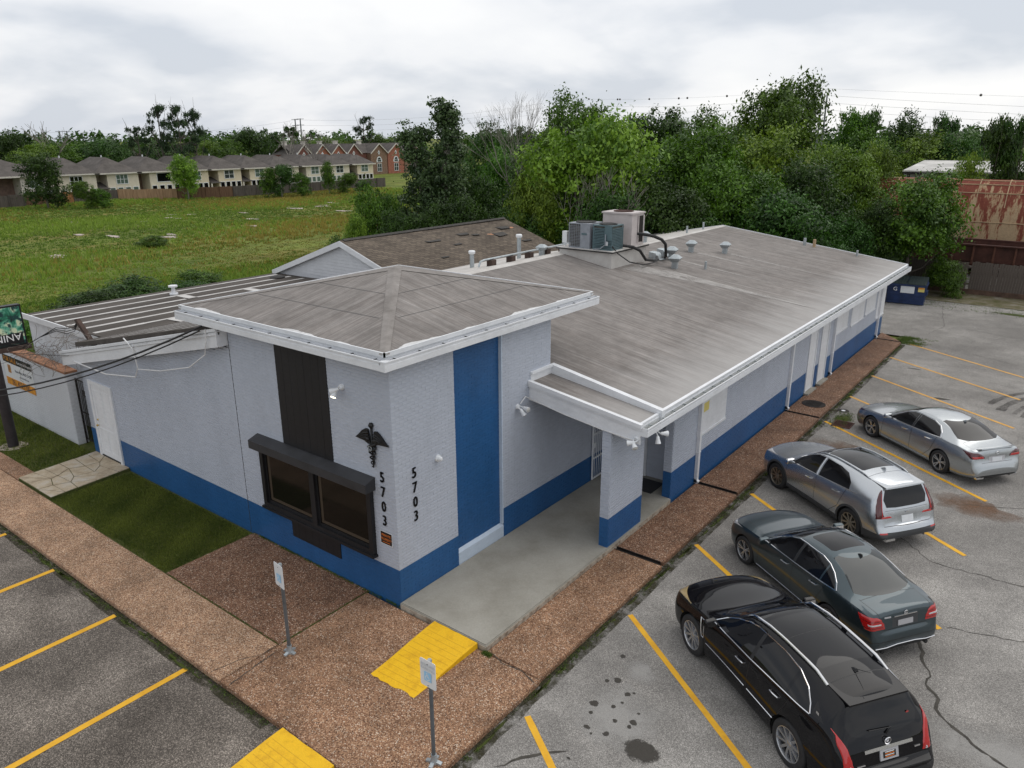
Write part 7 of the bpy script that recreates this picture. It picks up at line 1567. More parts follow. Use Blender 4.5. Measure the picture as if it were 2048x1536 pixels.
    def plate(s, y0, y1, z0, z1, name, m, d=.012, par=None):
        P = [s.hr(y,z)[0] for y, z in ((y0,z0),(y1,z0),(y1,z1),(y0,z1))]; n = (P[1]-P[0]).cross(P[3]-P[0]).normalized()
        if n.x > 0: n = -n
        b = MB().q(*[p+n*d for p in P]); 
        for k in range(4): b.q(P[k]-n*.02,P[(k+1)%4]-n*.02,P[(k+1)%4]+n*d,P[k]+n*d)
        return s.lb(b,name,m,par,False)
    def rails(s, us, y, h=.05, m='chrome', r=.022):
        for sg in (1,-1):
            P = [s.ht(u,sg*y(u))[0] for u in us]; Q = [p+Vector((0,0,h*(0.1 if k in (0,len(P)-1) else 1))) for k, p in enumerate(P)]; o = s.lb(MB().tube(Q,r,8),'roof_rail',m)
            for k in (1,len(P)//2,len(P)-2): s.lb(MB().box(P[k]-Vector((.05,.012,.02)),P[k]+Vector((.05,.012,h))),'rail_foot','plastic_black',o,False)
    def lamp(s, sg, zs, yin, uout, name, m, off=.010, par=None, n=10):
        fy, fu = pchip(list(zip(zs,yin))), pchip(list(zip(zs,uout))); K = 9; b = MB(); C0 = s.L-.75
        for k in range(K+1):
            z = zs[0]+(zs[-1]-zs[0])*k/K; C = Vector((s.X(C0),.12*sg,z)); ct = []
            for j in range(91):
                a = radians(j); d = Vector((-cos(a),sg*sin(a),0)); h = s.BV.ray_cast(C+d*3,-d)
                if h[0]: ct.append((h[0],h[1]))
            yi, uo = fy(z), fu(z); i0 = next((i for i,(p,_) in enumerate(ct) if p.y*sg >= yi),len(ct)-2); i1 = next((i for i,(p,_) in enumerate(ct) if s.xf-p.x <= uo and i > i0),len(ct)-1); i1 = max(i1,i0+1)
            for j in range(n+1):
                t = i0+(i1-i0)*j/n; i = min(int(t),len(ct)-2); p = ct[i][0].lerp(ct[i+1][0],t-i); nn = ct[i][1].lerp(ct[i+1][1],t-i).normalized(); e = .25 if j in (0,n) or k in (0,K) else 1.0; b.v.append(tuple(p+nn*off*e))
        w = n+1
        for k in range(K):
            for j in range(n): q_ = (k*w+j,k*w+j+1,(k+1)*w+j+1,(k+1)*w+j); b.f.append(q_ if sg < 0 else q_[::-1])
        return s.lb(b,name,m,par,60)
    def wiper(s, pts): s.lb(MB().tube([s.hr(y,z)[0]+s.hr(y,z)[1]*.02 for y, z in pts],[.014]+[.009]*(len(pts)-1),5),'rear_wiper','plastic_black')
    def fin(s, u, m, l=.14, h=.06):
        p, n = s.ht(u,0); s.lb(MB().hexa([p+Vector(q_) for q_ in ((-l/2,-.028,-.01),(l/2,-.006,-.01),(l/2,.006,-.01),(-l/2,.028,-.01),(-l/2,-.006,h),(-l/2+.03,-.006,h),(-l/2+.03,.006,h),(-l/2,.006,h))]),'antenna_fin',m)
def rrect(x0,x1,y0,y1,r,n=4):
    P = []
    for cx,cy,a0 in ((x1-r,y1-r,0),(x0+r,y1-r,90),(x0+r,y0+r,180),(x1-r,y0+r,270)):
        for k in range(n+1): a = radians(a0+90*k/n); P.append((cx+r*cos(a),cy+r*sin(a)))
    return P
# ---------------------------------------------------------------- black estate-style SUV
def car_black():
    sp = dict(L=4.83,fo=.93,wb=2.807,paint='car_black',zmid=.74,
     top=[(0,.62),(.02,.74),(.06,.86),(.14,.945),(.35,1.01),(.8,1.07),(1.25,1.115),(1.38,1.135),(1.75,1.345),(2.1,1.545),(2.35,1.625),(2.9,1.66),(3.5,1.645),(3.95,1.605),(4.27,1.55),(4.32,1.50),(4.44,1.30),(4.55,1.13),(4.60,1.03),(4.66,.93),(4.70,.80),(4.725,.71),(4.79,.67),(4.83,.58)],
     edge=[(0,.5),(.1,.86),(.35,.96),(.8,1.015),(1.25,1.06),(1.75,1.28),(2.1,1.475),(2.4,1.555),(2.9,1.59),(3.5,1.575),(3.95,1.53),(4.27,1.47),(4.44,1.25),(4.55,1.09),(4.62,.96),(4.7,.78),(4.83,.56)],
     belt=[(0,.45),(.1,.80),(.35,.92),(.8,.985),(1.3,1.035),(2.5,1.07),(3.6,1.125),(4.2,1.16),(4.44,1.13),(4.55,1.02),(4.62,.88),(4.72,.66),(4.83,.53)],
     wbelt=[(0,.52),(.04,.64),(.15,.77),(.4,.86),(.9,.895),(1.4,.90),(3.7,.90),(4.2,.86),(4.45,.82),(4.62,.80),(4.75,.77),(4.83,.66)],
     wedge=[(0,.4),(.1,.54),(.3,.66),(.8,.76),(1.25,.80),(1.75,.70),(2.2,.625),(2.5,.605),(3.5,.59),(4.0,.565),(4.20,.555),(4.40,.62),(4.55,.68),(4.7,.72),(4.83,.60)],
     wmax=[(0,.58),(.03,.70),(.12,.83),(.35,.925),(.95,.955),(2,.94),(3.74,.955),(4.3,.93),(4.6,.885),(4.75,.83),(4.80,.78),(4.83,.70)],
     sill=[(0,.30),(.3,.23),(.9,.21),(4,.22),(4.6,.29),(4.83,.36)])
    c = Car('parked_suv','shiny black SUV with chrome roof rails, nearest the camera',(6.93,2.34),radians(145.6),sp)
    c.ps = c.reg('panel_gap','black_plain'); W1 = c.reg('front_side_window','tinted_glass'); W2 = c.reg('rear_side_window','tinted_glass'); W3 = c.reg('quarter_window','tinted_glass'); WS = c.reg('windscreen','tinted_glass'); RW = c.reg('rear_window','tinted_glass'); SR = c.reg('sunroof','tinted_glass'); TLl = c.reg('tail_light','tail_red'); TLr = c.reg('tail_light','tail_red'); HL = c.reg('headlight','lens_amber'); BP = c.reg('lower_bumper','plastic_black'); LW = c.reg('side_skirt','plastic_black'); RLl = c.reg('reverse_lamp','lens_clear'); RLr = c.reg('reverse_lamp','lens_clear'); GR = c.reg('grille','plastic_black')
    c.arches(.435,.385)
    f1 = [(1.55,1.085),(2.58,1.105),(2.58,1.515),(2.42,1.51),(2.2,1.46),(1.95,1.36),(1.7,1.22)]; f2 = [(2.66,1.11),(3.48,1.155),(3.48,1.49),(3.1,1.535),(2.66,1.525)]; f3 = [(3.54,1.16),(3.98,1.185),(3.92,1.28),(3.75,1.40),(3.54,1.475)]
    c.side(f1,W1); c.side(f2,W2); c.side(f3,W3); c.side([(2.585,1.11),(2.655,1.112),(2.655,1.525),(2.585,1.515)],c.reg('door_pillar','plastic_black'))
    c.side([(4.04,1.19),(4.27,1.19),(4.16,1.26),(4.0,1.36)],c.reg('pillar_panel','black_plain'))
    c.frnt([(-.66,1.14),(.66,1.14),(.56,1.60),(-.56,1.60)],WS,.2,2.45); c.topc([(2.42,-.44),(2.42,.44),(2.48,.49),(3.62,.47),(3.68,.42),(3.68,-.42),(3.62,-.47),(2.48,-.49)],SR); c.topc([(2.93,-.5),(2.94,-.5),(2.94,.5),(2.93,.5)],c.ps,strict=False)
    c.rear([(-.50,1.49),(-.62,1.22),(-.56,1.12),(-.3,1.075),(.3,1.075),(.56,1.12),(.62,1.22),(.50,1.49)],RW,.1,4.1)
    for sg, tl, rl in ((1,TLl,RLl),(-1,TLr,RLr)):
        o = c.lamp(sg,[.73,.85,1.0,1.1,1.2],[.60,.62,.665,.71,.78],[4.70,4.655,4.575,4.50,4.42],'tail_light','tail_red',.016)
        c.lamp(sg,[.735,.775],[.65,.655],[4.735,4.73],'reverse_lamp','lens_clear',.022,o)
    c.frnt([(.50,.80),(.80,.84),(.92,.98),(.62,.93)],HL,.05,.8); c.frnt([(-.50,.80),(-.80,.84),(-.92,.98),(-.62,.93)],HL,.05,.8); c.frnt([(-.42,.45),(.42,.45),(.45,.80),(-.45,.80)],GR,.1,.4)
    c.rear([(-.9,.2),(.9,.2),(.9,.56),(-.9,.56)],BP,.05,4.3); c.side([(.5,.1),(4.4,.1),(4.4,.30),(.5,.30)],LW,ny=-.5)
    c.seam(1.36,.34,1.42,1.05); c.seam(2.62,.34,2.62,1.08); c.seam(3.42,.62,3.60,1.10); c.seam(3.1,.34,3.42,.62)
    c.rear([(-.62,.70),(.62,.70),(.62,.712),(-.62,.712)],c.ps,.05,4.3); c.topc([(3.93,-.56),(3.945,-.56),(3.945,.56),(3.93,.56)],c.ps,.4)
    c.topc([(.42,-.68),(.43,-.68),(.43,.68),(.42,.68)],c.ps,.4)
    c.wheels(.385,.25,.272,(10,False),'rim_silver',.82)
    for sg in (1,-1):
        c.trim([(1.50,1.075),(2.6,1.095),(3.5,1.145),(4.02,1.175)],sg,.011); c.trim([(1.50,1.08),(1.7,1.235),(1.95,1.375),(2.2,1.475),(2.42,1.525),(2.8,1.545),(3.1,1.548),(3.5,1.505),(3.77,1.41),(3.94,1.285),(4.02,1.18)],sg,.011)
        c.trim([(1.42,.56),(2.58,.56)],sg,.009); c.trim([(2.66,.56),(3.35,.56)],sg,.009)
        c.trim([(1.18,.95),(1.30,.95),(1.34,.62),(1.27,.62),(1.18,.95)],sg,.010,'fender_vent')
    c.rails([2.05,2.2,2.6,3.0,3.4,3.7,3.95],lambda u: .565-.01*(u-2.0),.055)
    c.handle(2.30,.93,'chrome'); c.handle(3.22,.98,'chrome'); c.mirror(1.62,1.08,'car_black')
    gb = c.plate(-.42,.42,.895,.94,'chrome_bar','chrome',.03); pl = c.plate(-.16,.16,.745,.895,'license_plate','plate_metal',.02)
    c.plate(-.11,.11,.775,.865,'plate_inset','dark_metal',.023,pl)
    for k in range(4): c.plate(-.08,.08,.785+.022*k,.795+.022*k,'plate_stripe','white_print' if k % 2 else 'orange',.025,pl)
    p, n = c.hr(0,.985); b = MB(); ring = [p+n*.02+Vector((0,.052*cos(a),.052*sin(a))) for a in [2*pi*k/16 for k in range(17)]]; b.tube(ring,.009,5); e_ = c.lb(b,'emblem_wreath','chrome'); c.lb(MB().q(*[p+n*.018+Vector((0,y,z)) for y,z in ((-.026,.022),(.026,.022),(.024,-.01),(0,-.032),(-.024,-.01))]),'emblem_shield','plate_metal',e_,False)
    a, n = c.hs(4.12,1.245,1); c.lb(MB().q(*[a+n*.008+Vector((x,0,z)) for x,z in ((-.03,.03),(-.03,-.025),(0,-.04),(.03,-.025),(.03,.03))]),'pillar_badge','chrome',None,False)
    c.plate(.42,.56,.735,.752,'badge_letters','chrome',.012); c.plate(-.56,-.46,.80,.82,'badge_letters','chrome',.012)
    c.wiper([(0,1.07),(-.1,1.13),(.28,1.15)]); p, n = c.hr(-.46,1.23); c.lb(MB().q(*[p+n*.006+Vector((0,.028*cos(a),.028*sin(a))) for a in [2*pi*k/12 for k in range(12)]]),'round_sticker','tail_red',None,False)
    p, _ = c.ht(3.86,0); c.lb(MB().hexa([p+Vector(q_) for q_ in ((-.05,-.035,0),(.06,-.02,0),(.06,.02,0),(-.05,.035,0),(-.03,-.012,.04),(.02,-.01,.03),(.02,.01,.03),(-.03,.012,.04))]).tube([p+Vector((-.02,0,.03)),p+Vector((-.30,0,.17))],[.006,.003],5),'antenna','plastic_black')
    c.lb(MB().hexa([c.ht(3.9,.54)[0],c.ht(3.9,-.54)[0],Vector((c.X(4.38),-.52,1.49)),Vector((c.X(4.38),.52,1.49)),c.ht(3.9,.54)[0]+Vector((0,0,.012)),c.ht(3.9,-.54)[0]+Vector((0,0,.012)),Vector((c.X(4.38),-.52,1.52)),Vector((c.X(4.38),.52,1.52))][::-1]),'roof_spoiler','car_black')
    for y in (.58,-.58): c.lb(MB().tube([(c.X(4.7),y,.33),(c.X(4.86),y,.33)],.045,12),'exhaust_pipe','chrome')
    c.lb(MB().hexa([Vector((c.X(4.72),-.72,.655)),Vector((c.X(4.72),.72,.655)),Vector((c.X(4.85),.66,.635)),Vector((c.X(4.85),-.66,.635)),Vector((c.X(4.72),-.72,.68)),Vector((c.X(4.72),.72,.68)),Vector((c.X(4.845),.66,.655)),Vector((c.X(4.845),-.66,.655))]),'bumper_step','plastic_black')
    c.finish()
car_black()
# ---------------------------------------------------------------- dark teal saloon
def car_teal():
    sp = dict(L=4.58,fo=.80,wb=2.76,paint='car_teal',zmid=.66,
     top=[(0,.52),(.02,.64),(.06,.74),(.15,.815),(.4,.875),(.8,.925),(1.2,.955),(1.34,.975),(1.7,1.165),(2.05,1.34),(2.3,1.405),(2.7,1.435),(3.1,1.415),(3.35,1.365),(3.6,1.255),(3.85,1.12),(3.98,1.055),(4.1,1.03),(4.3,1.015),(4.42,1.0),(4.46,.95),(4.49,.80),(4.51,.66),(4.555,.60),(4.58,.50)],
     edge=[(0,.4),(.1,.74),(.4,.84),(.8,.89),(1.22,.915),(1.7,1.10),(2.05,1.275),(2.3,1.335),(2.7,1.365),(3.1,1.345),(3.35,1.295),(3.6,1.185),(3.85,1.06),(4.0,1.0),(4.3,.975),(4.42,.95),(4.5,.70),(4.58,.47)],
     belt=[(0,.35),(.1,.68),(.4,.80),(.8,.86),(1.3,.89),(2.3,.93),(3.3,.97),(3.8,.98),(4.1,.965),(4.35,.93),(4.44,.86),(4.52,.62),(4.58,.44)],
     wbelt=[(0,.48),(.04,.60),(.15,.72),(.4,.80),(.9,.835),(1.4,.84),(3.4,.835),(3.9,.81),(4.25,.77),(4.42,.74),(4.52,.71),(4.58,.60)],
     wedge=[(0,.38),(.1,.52),(.4,.63),(.8,.69),(1.22,.72),(1.7,.64),(2.1,.575),(2.4,.555),(3.0,.545),(3.35,.55),(3.7,.60),(4.0,.66),(4.3,.68),(4.45,.66),(4.58,.54)],
     wmax=[(0,.54),(.03,.66),(.12,.77),(.35,.855),(.8,.885),(2,.875),(3.56,.885),(4.1,.86),(4.35,.82),(4.5,.765),(4.56,.71),(4.58,.64)],
     sill=[(0,.22),(.3,.17),(.9,.16),(4,.17),(4.4,.23),(4.58,.28)])
    c = Car('parked_saloon','dark teal saloon car with sunroof between the black SUV and silver SUV',(6.45,5.95),radians(145.8),sp)
    c.ps = c.reg('panel_gap','black_plain'); W1 = c.reg('front_side_window','tinted_glass'); W2 = c.reg('rear_side_window','tinted_glass'); W3 = c.reg('quarter_window','tinted_glass'); WS = c.reg('windscreen','tinted_glass'); RW = c.reg('rear_window',mat('smoke_glass',(.012,.018,.02),.04,spec=.6)); SR = c.reg('sunroof','tinted_glass'); TA = c.reg('tail_light','tail_red'); TB = c.reg('tail_light','tail_red'); HL = c.reg('headlight','lens_clear'); RL = c.reg('reverse_lamp','lens_clear'); DF = c.reg('diffuser','plastic_black'); PR = c.reg('plate_recess','plastic_grey'); GR = c.reg('grille','plastic_black')
    c.arches(.365,.32)
    c.side([(1.50,.925),(2.36,.945),(2.36,1.31),(2.2,1.30),(1.95,1.22),(1.7,1.09)],W1); c.side([(2.43,.945),(3.14,.975),(3.14,1.265),(2.9,1.31),(2.43,1.315)],W2); c.side([(3.18,.98),(3.55,1.0),(3.47,1.09),(3.32,1.19),(3.18,1.25)],W3); c.side([(2.365,.945),(2.425,.945),(2.425,1.315),(2.365,1.31)],c.reg('door_pillar','plastic_black'))
    c.frnt([(-.62,.985),(.62,.985),(.51,1.375),(-.51,1.375)],WS,.2,2.3); c.topc([(2.30,-.36),(2.36,-.40),(3.0-.1,-.40),(2.96,-.35),(2.96,.35),(2.9,.40),(2.36,.40),(2.30,.36)],SR); 
    c.rear([(-.50,1.385),(-.64,1.06),(-.5,1.04),(.5,1.04),(.64,1.06),(.50,1.385)],RW,.08,3.1)
    for sg, tl in ((1,TA),(-1,TB)):
        o = c.lamp(sg,[.685,.75,.82,.88,.915],[.455,.465,.50,.55,.63],[4.40,4.33,4.26,4.20,4.18],'tail_light','tail_red',.012)
        c.lamp(sg,[.765,.795],[.52,.53],[4.42,4.40],'reverse_lamp','lens_clear',.018,o); c.lamp(sg,[.725,.735],[.47,.47],[4.36,4.355],'lens_bar','tail_dark',.016,o); c.lamp(sg,[.835,.845],[.52,.525],[4.27,4.265],'lens_bar','tail_dark',.016,o)
    c.frnt([(.42,.62),(.76,.66),(.84,.80),(.50,.75)],HL,.05,.7); c.frnt([(-.42,.62),(-.76,.66),(-.84,.80),(-.50,.75)],HL,.05,.7); c.frnt([(-.36,.42),(.36,.42),(.38,.68),(-.38,.68)],GR,.1,.4)
    c.rear([(-.29,.68),(.29,.68),(.29,.87),(-.29,.87)],PR,.05,4.2); c.rear([(-.7,.2),(.7,.2),(.62,.36),(-.62,.36)],DF,.02,4.2)
    c.seam(1.28,.28,1.34,.90); c.seam(2.39,.28,2.40,.92); c.seam(3.14,.52,3.34,.97); c.seam(2.9,.28,3.14,.52)
    c.rear([(-.46,.655),(.46,.655),(.46,.665),(-.46,.665)],c.ps,.03,4.2); 
    for sg in (1,-1): c.topc([(3.98,sg*.625),(3.98,sg*.633),(4.42,sg*.60),(4.42,sg*.59)],c.ps,.2); c.rear([(sg*.46,.66),(sg*.468,.66),(sg*.60,.98),(sg*.592,.98)],c.ps,.03,4.2)
    c.topc([(4.01,-.62),(4.02,-.62),(4.02,.62),(4.01,.62)],c.ps,.2); c.rear([(-.8,.455),(.8,.455),(.8,.467),(-.8,.467)],c.ps,.02,4.2)
    for sg in (1,-1): c.topc([(.5,sg*.60),(1.2,sg*.70),(1.2,sg*.708),(.5,sg*.608)],c.ps,.2)
    c.wheels(.32,.235,.23,(5,True),'rim_silver',.77)
    for sg in (1,-1):
        c.trim([(1.44,.915),(2.4,.935),(3.15,.965),(3.58,.99)],sg,.010); c.trim([(1.44,.92),(1.7,1.105),(1.95,1.235),(2.2,1.315),(2.4,1.327),(2.9,1.325),(3.15,1.28),(3.34,1.2),(3.5,1.095),(3.60,.995)],sg,.009); c.trim([(1.25,.24),(3.1,.25)],sg,.008)
    c.handle(2.06,.80,'chrome'); c.handle(2.94,.84,'chrome'); c.mirror(1.56,.93,'car_teal')
    c.plate(-.26,.26,.875,.89,'chrome_bar','chrome',.014); pl = c.plate(-.17,.17,.70,.80,'license_plate','plate_metal',.012)
    p, n = c.hr(0,.925); b = MB(); b.tube([p+n*.014+Vector((0,.038*cos(a),.038*sin(a))) for a in [2*pi*k/16 for k in range(17)]],.006,5)
    for a in (pi/2,pi*7/6,pi*11/6): b.tube([p+n*.014,p+n*.014+Vector((0,.038*cos(a),.038*sin(a)))],[.009,.003],5)
    c.lb(b,'emblem_star','chrome'); c.plate(.33,.47,.875,.90,'badge_letters','plate_metal',.008)
    p, _ = c.ht(3.22,0); c.lb(MB().hexa([p+Vector(q_) for q_ in ((-.06,-.025,-.02),(.06,-.012,0),(.06,.012,0),(-.06,.025,-.02),(-.06,-.01,.045),(-.0,-.008,.04),(-.0,.008,.04),(-.06,.01,.045))]),'antenna_fin','plastic_black')
    P = [c.hr(y,.34)[0] for y in (-.68,-.45,-.2,0,.2,.45,.68)]; c.lb(MB().tube([p+Vector((-.012,0,.03 if abs(p.y) < .3 else 0)) for p in P],.012,6),'bumper_strip','chrome')
    for y in (.5,-.5): c.lb(MB().tube([(c.X(4.45),y,.25),(c.X(4.585),y,.25)],.04,12),'exhaust_pipe','plastic_black')
    c.finish()
car_teal()
# ---------------------------------------------------------------- silver compact SUV
def car_xt():
    sp = dict(L=4.60,fo=.87,wb=2.78,paint='car_silver',zmid=.76,
     top=[(0,.62),(.02,.76),(.06,.87),(.14,.945),(.4,1.0),(.8,1.04),(1.15,1.07),(1.28,1.095),(1.65,1.31),(2.0,1.50),(2.25,1.575),(2.7,1.61),(3.2,1.60),(3.7,1.57),(4.05,1.53),(4.17,1.505),(4.20,1.43),(4.28,1.23),(4.36,1.05),(4.395,.98),(4.42,.88),(4.45,.74),(4.475,.66),(4.54,.62),(4.60,.50)],
     edge=[(0,.45),(.1,.84),(.4,.95),(.8,.995),(1.18,1.02),(1.65,1.24),(2.0,1.43),(2.3,1.51),(2.7,1.545),(3.2,1.535),(3.7,1.50),(4.05,1.455),(4.17,1.42),(4.28,1.19),(4.36,1.01),(4.42,.82),(4.5,.58),(4.60,.46)],
     belt=[(0,.4),(.1,.78),(.4,.91),(.8,.965),(1.25,.995),(2.3,1.05),(3.3,1.13),(3.8,1.17),(4.15,1.17),(4.27,1.06),(4.38,.90),(4.46,.64),(4.60,.42)],
     wbelt=[(0,.50),(.04,.62),(.15,.75),(.4,.84),(.9,.88),(1.4,.885),(3.4,.88),(3.9,.855),(4.2,.82),(4.36,.80),(4.5,.765),(4.60,.64)],
     wedge=[(0,.4),(.1,.54),(.4,.66),(.8,.74),(1.18,.78),(1.65,.69),(2.1,.615),(2.4,.60),(3.2,.585),(3.7,.58),(4.1,.575),(4.2,.60),(4.36,.69),(4.5,.70),(4.60,.56)],
     wmax=[(0,.56),(.03,.68),(.12,.81),(.35,.90),(.87,.935),(2,.915),(3.65,.94),(4.15,.92),(4.4,.87),(4.53,.81),(4.58,.74),(4.60,.66)],
     sill=[(0,.30),(.3,.22),(.9,.20),(4,.22),(4.4,.28),(4.60,.35)])
    c = Car('parked_suv','silver compact SUV with tall red tail lights and panoramic roof',(5.72,10.22),radians(145.5),sp)
    c.ps = c.reg('panel_gap','plastic_black'); W1 = c.reg('front_side_window','tinted_glass'); W2 = c.reg('rear_side_window','tinted_glass'); WS = c.reg('windscreen','tinted_glass'); RW = c.reg('rear_window','tinted_glass'); SR = c.reg('panoramic_roof','tinted_glass'); TA = c.reg('tail_light','tail_red'); TB = c.reg('tail_light','tail_red'); TD_ = c.reg('tail_light_edge','tail_dark'); HL = c.reg('headlight','lens_clear'); CL = c.reg('lower_cladding','plastic_grey'); CA = c.reg('arch_cladding','plastic_grey'); FG = c.reg('fog_reflector','tail_red'); PR = c.reg('plate_recess','car_silver2'); GR = c.reg('grille','plastic_black')
    c.arches(.405,.36,CA,.06)
    c.side([(1.42,1.02),(2.32,1.065),(2.32,1.475),(2.1,1.45),(1.85,1.36),(1.6,1.22)],W1); c.side([(2.42,1.07),(3.48,1.155),(3.42,1.30),(3.2,1.44),(2.9,1.485),(2.42,1.485)],W2)
    c.frnt([(-.65,1.105),(.65,1.105),(.55,1.545),(-.55,1.545)],WS,.2,2.3); c.topc([(2.22,-.44),(2.28,-.49),(3.38,-.47),(3.42,-.43),(3.42,.43),(3.38,.47),(2.28,.49),(2.22,.44)],SR); c.topc([(2.82,-.5),(2.828,-.5),(2.828,.5),(2.82,.5)],c.ps,strict=False)
    c.rear([(-.53,1.415),(-.61,1.20),(-.56,1.04),(-.3,1.02),(.3,1.02),(.56,1.04),(.61,1.20),(.53,1.415)],RW,.08,3.95)
    for sg, tl in ((1,TA),(-1,TB)):
        o = c.lamp(sg,[.81,.9,1.0,1.1,1.2,1.3,1.41],[.60,.665,.675,.66,.64,.615,.58],[4.385,4.35,4.315,4.27,4.235,4.20,4.17],'tail_light','tail_dark',.012)
        c.lamp(sg,[.84,.95,1.05,1.15,1.25,1.37],[.675,.68,.675,.655,.635,.605],[4.41,4.38,4.345,4.305,4.265,4.215],'light_blade','tail_red',.018,o); c.lamp(sg,[.805,.85],[.42,.47],[4.42,4.41],'light_foot','tail_red',.012,o)
        c.rear([(sg*.62,.47),(sg*.80,.47),(sg*.80,.505),(sg*.62,.505)],FG,.02,4.2)
    c.frnt([(.50,.80),(.82,.86),(.90,.96),(.58,.90)],HL,.05,.8); c.frnt([(-.50,.80),(-.82,.86),(-.90,.96),(-.58,.90)],HL,.05,.8); c.frnt([(-.40,.45),(.40,.45),(.44,.78),(-.44,.78)],GR,.1,.4)
    c.rear([(-.95,.2),(.95,.2),(.95,.47),(.6,.51),(-.6,.51),(-.95,.47)],CL,-.05,4.05); c.side([(.4,.1),(4.3,.1),(4.3,.37),(.4,.37)],CL,ny=-.5); c.side([(4.0,.1),(4.6,.1),(4.6,.5),(4.0,.40)],CL,ny=-.5)
    c.rear([(-.28,.66),(.28,.66),(.28,.83),(-.28,.83)],PR,.05,4.2)
    c.seam(1.22,.34,1.28,1.0); c.seam(2.36,.34,2.37,1.05); c.seam(3.22,.62,3.40,1.12); c.seam(2.9,.34,3.22,.62); c.topc([(3.66,-.57),(3.672,-.57),(3.672,.57),(3.66,.57)],c.ps,.3); c.rear([(-.66,.62),(.66,.62),(.66,.63),(-.66,.63)],c.ps,.03,4.2); c.rear([(-.6,.965),(.6,.965),(.6,.972),(-.6,.972)],c.ps,.03,4.2)
    c.topc([(.38,-.66),(.388,-.66),(.388,.66),(.38,.66)],c.ps,.4)
    c.wheels(.36,.235,.248,(9,False),'rim_pewter',.80)
    for sg in (1,-1):
        c.trim([(1.36,1.01),(2.36,1.055),(3.3,1.13),(3.75,1.165)],sg,.010); c.trim([(1.36,1.015),(1.6,1.235),(1.85,1.375),(2.1,1.465),(2.35,1.49)],sg,.008); c.trim([(2.37,1.06),(2.37,1.48)],sg,.018,'pillar_strip','car_silver')
    c.rails([2.05,2.2,2.6,3.0,3.4,3.6,3.75],lambda u: .555,.03,'car_silver',.02)
    c.handle(2.02,.88,'chrome'); c.handle(3.0,.95,'chrome'); c.mirror(1.5,1.02,'chrome')
    pl = c.plate(-.165,.165,.67,.82,'license_plate','sign_white',.01); p, n = c.hr(0,.90); c.lb(MB().obox(p+n*.012,(0,.05,0),n*.006,(0,0,.016)),'emblem','chrome'); c.plate(.36,.52,.905,.922,'badge_letters','plate_metal',.008)
    c.fin(3.52,'car_silver',.18,.07)
    c.lb(MB().hexa([c.ht(3.66,.56)[0],c.ht(3.66,-.56)[0],Vector((c.X(4.26),-.55,1.455)),Vector((c.X(4.26),.55,1.455)),c.ht(3.66,.56)[0]+Vector((0,0,.006)),c.ht(3.66,-.56)[0]+Vector((0,0,.006)),Vector((c.X(4.25),-.55,1.485)),Vector((c.X(4.25),.55,1.485))][::-1]),'roof_spoiler','car_silver')
    for y in (.55,-.55): c.lb(MB().obox((c.X(4.56),y,.335),(.05,0,0),(0,.13,0),(0,0,.03)),'exhaust_finisher','chrome',smooth=False)
    c.finish()
car_xt()
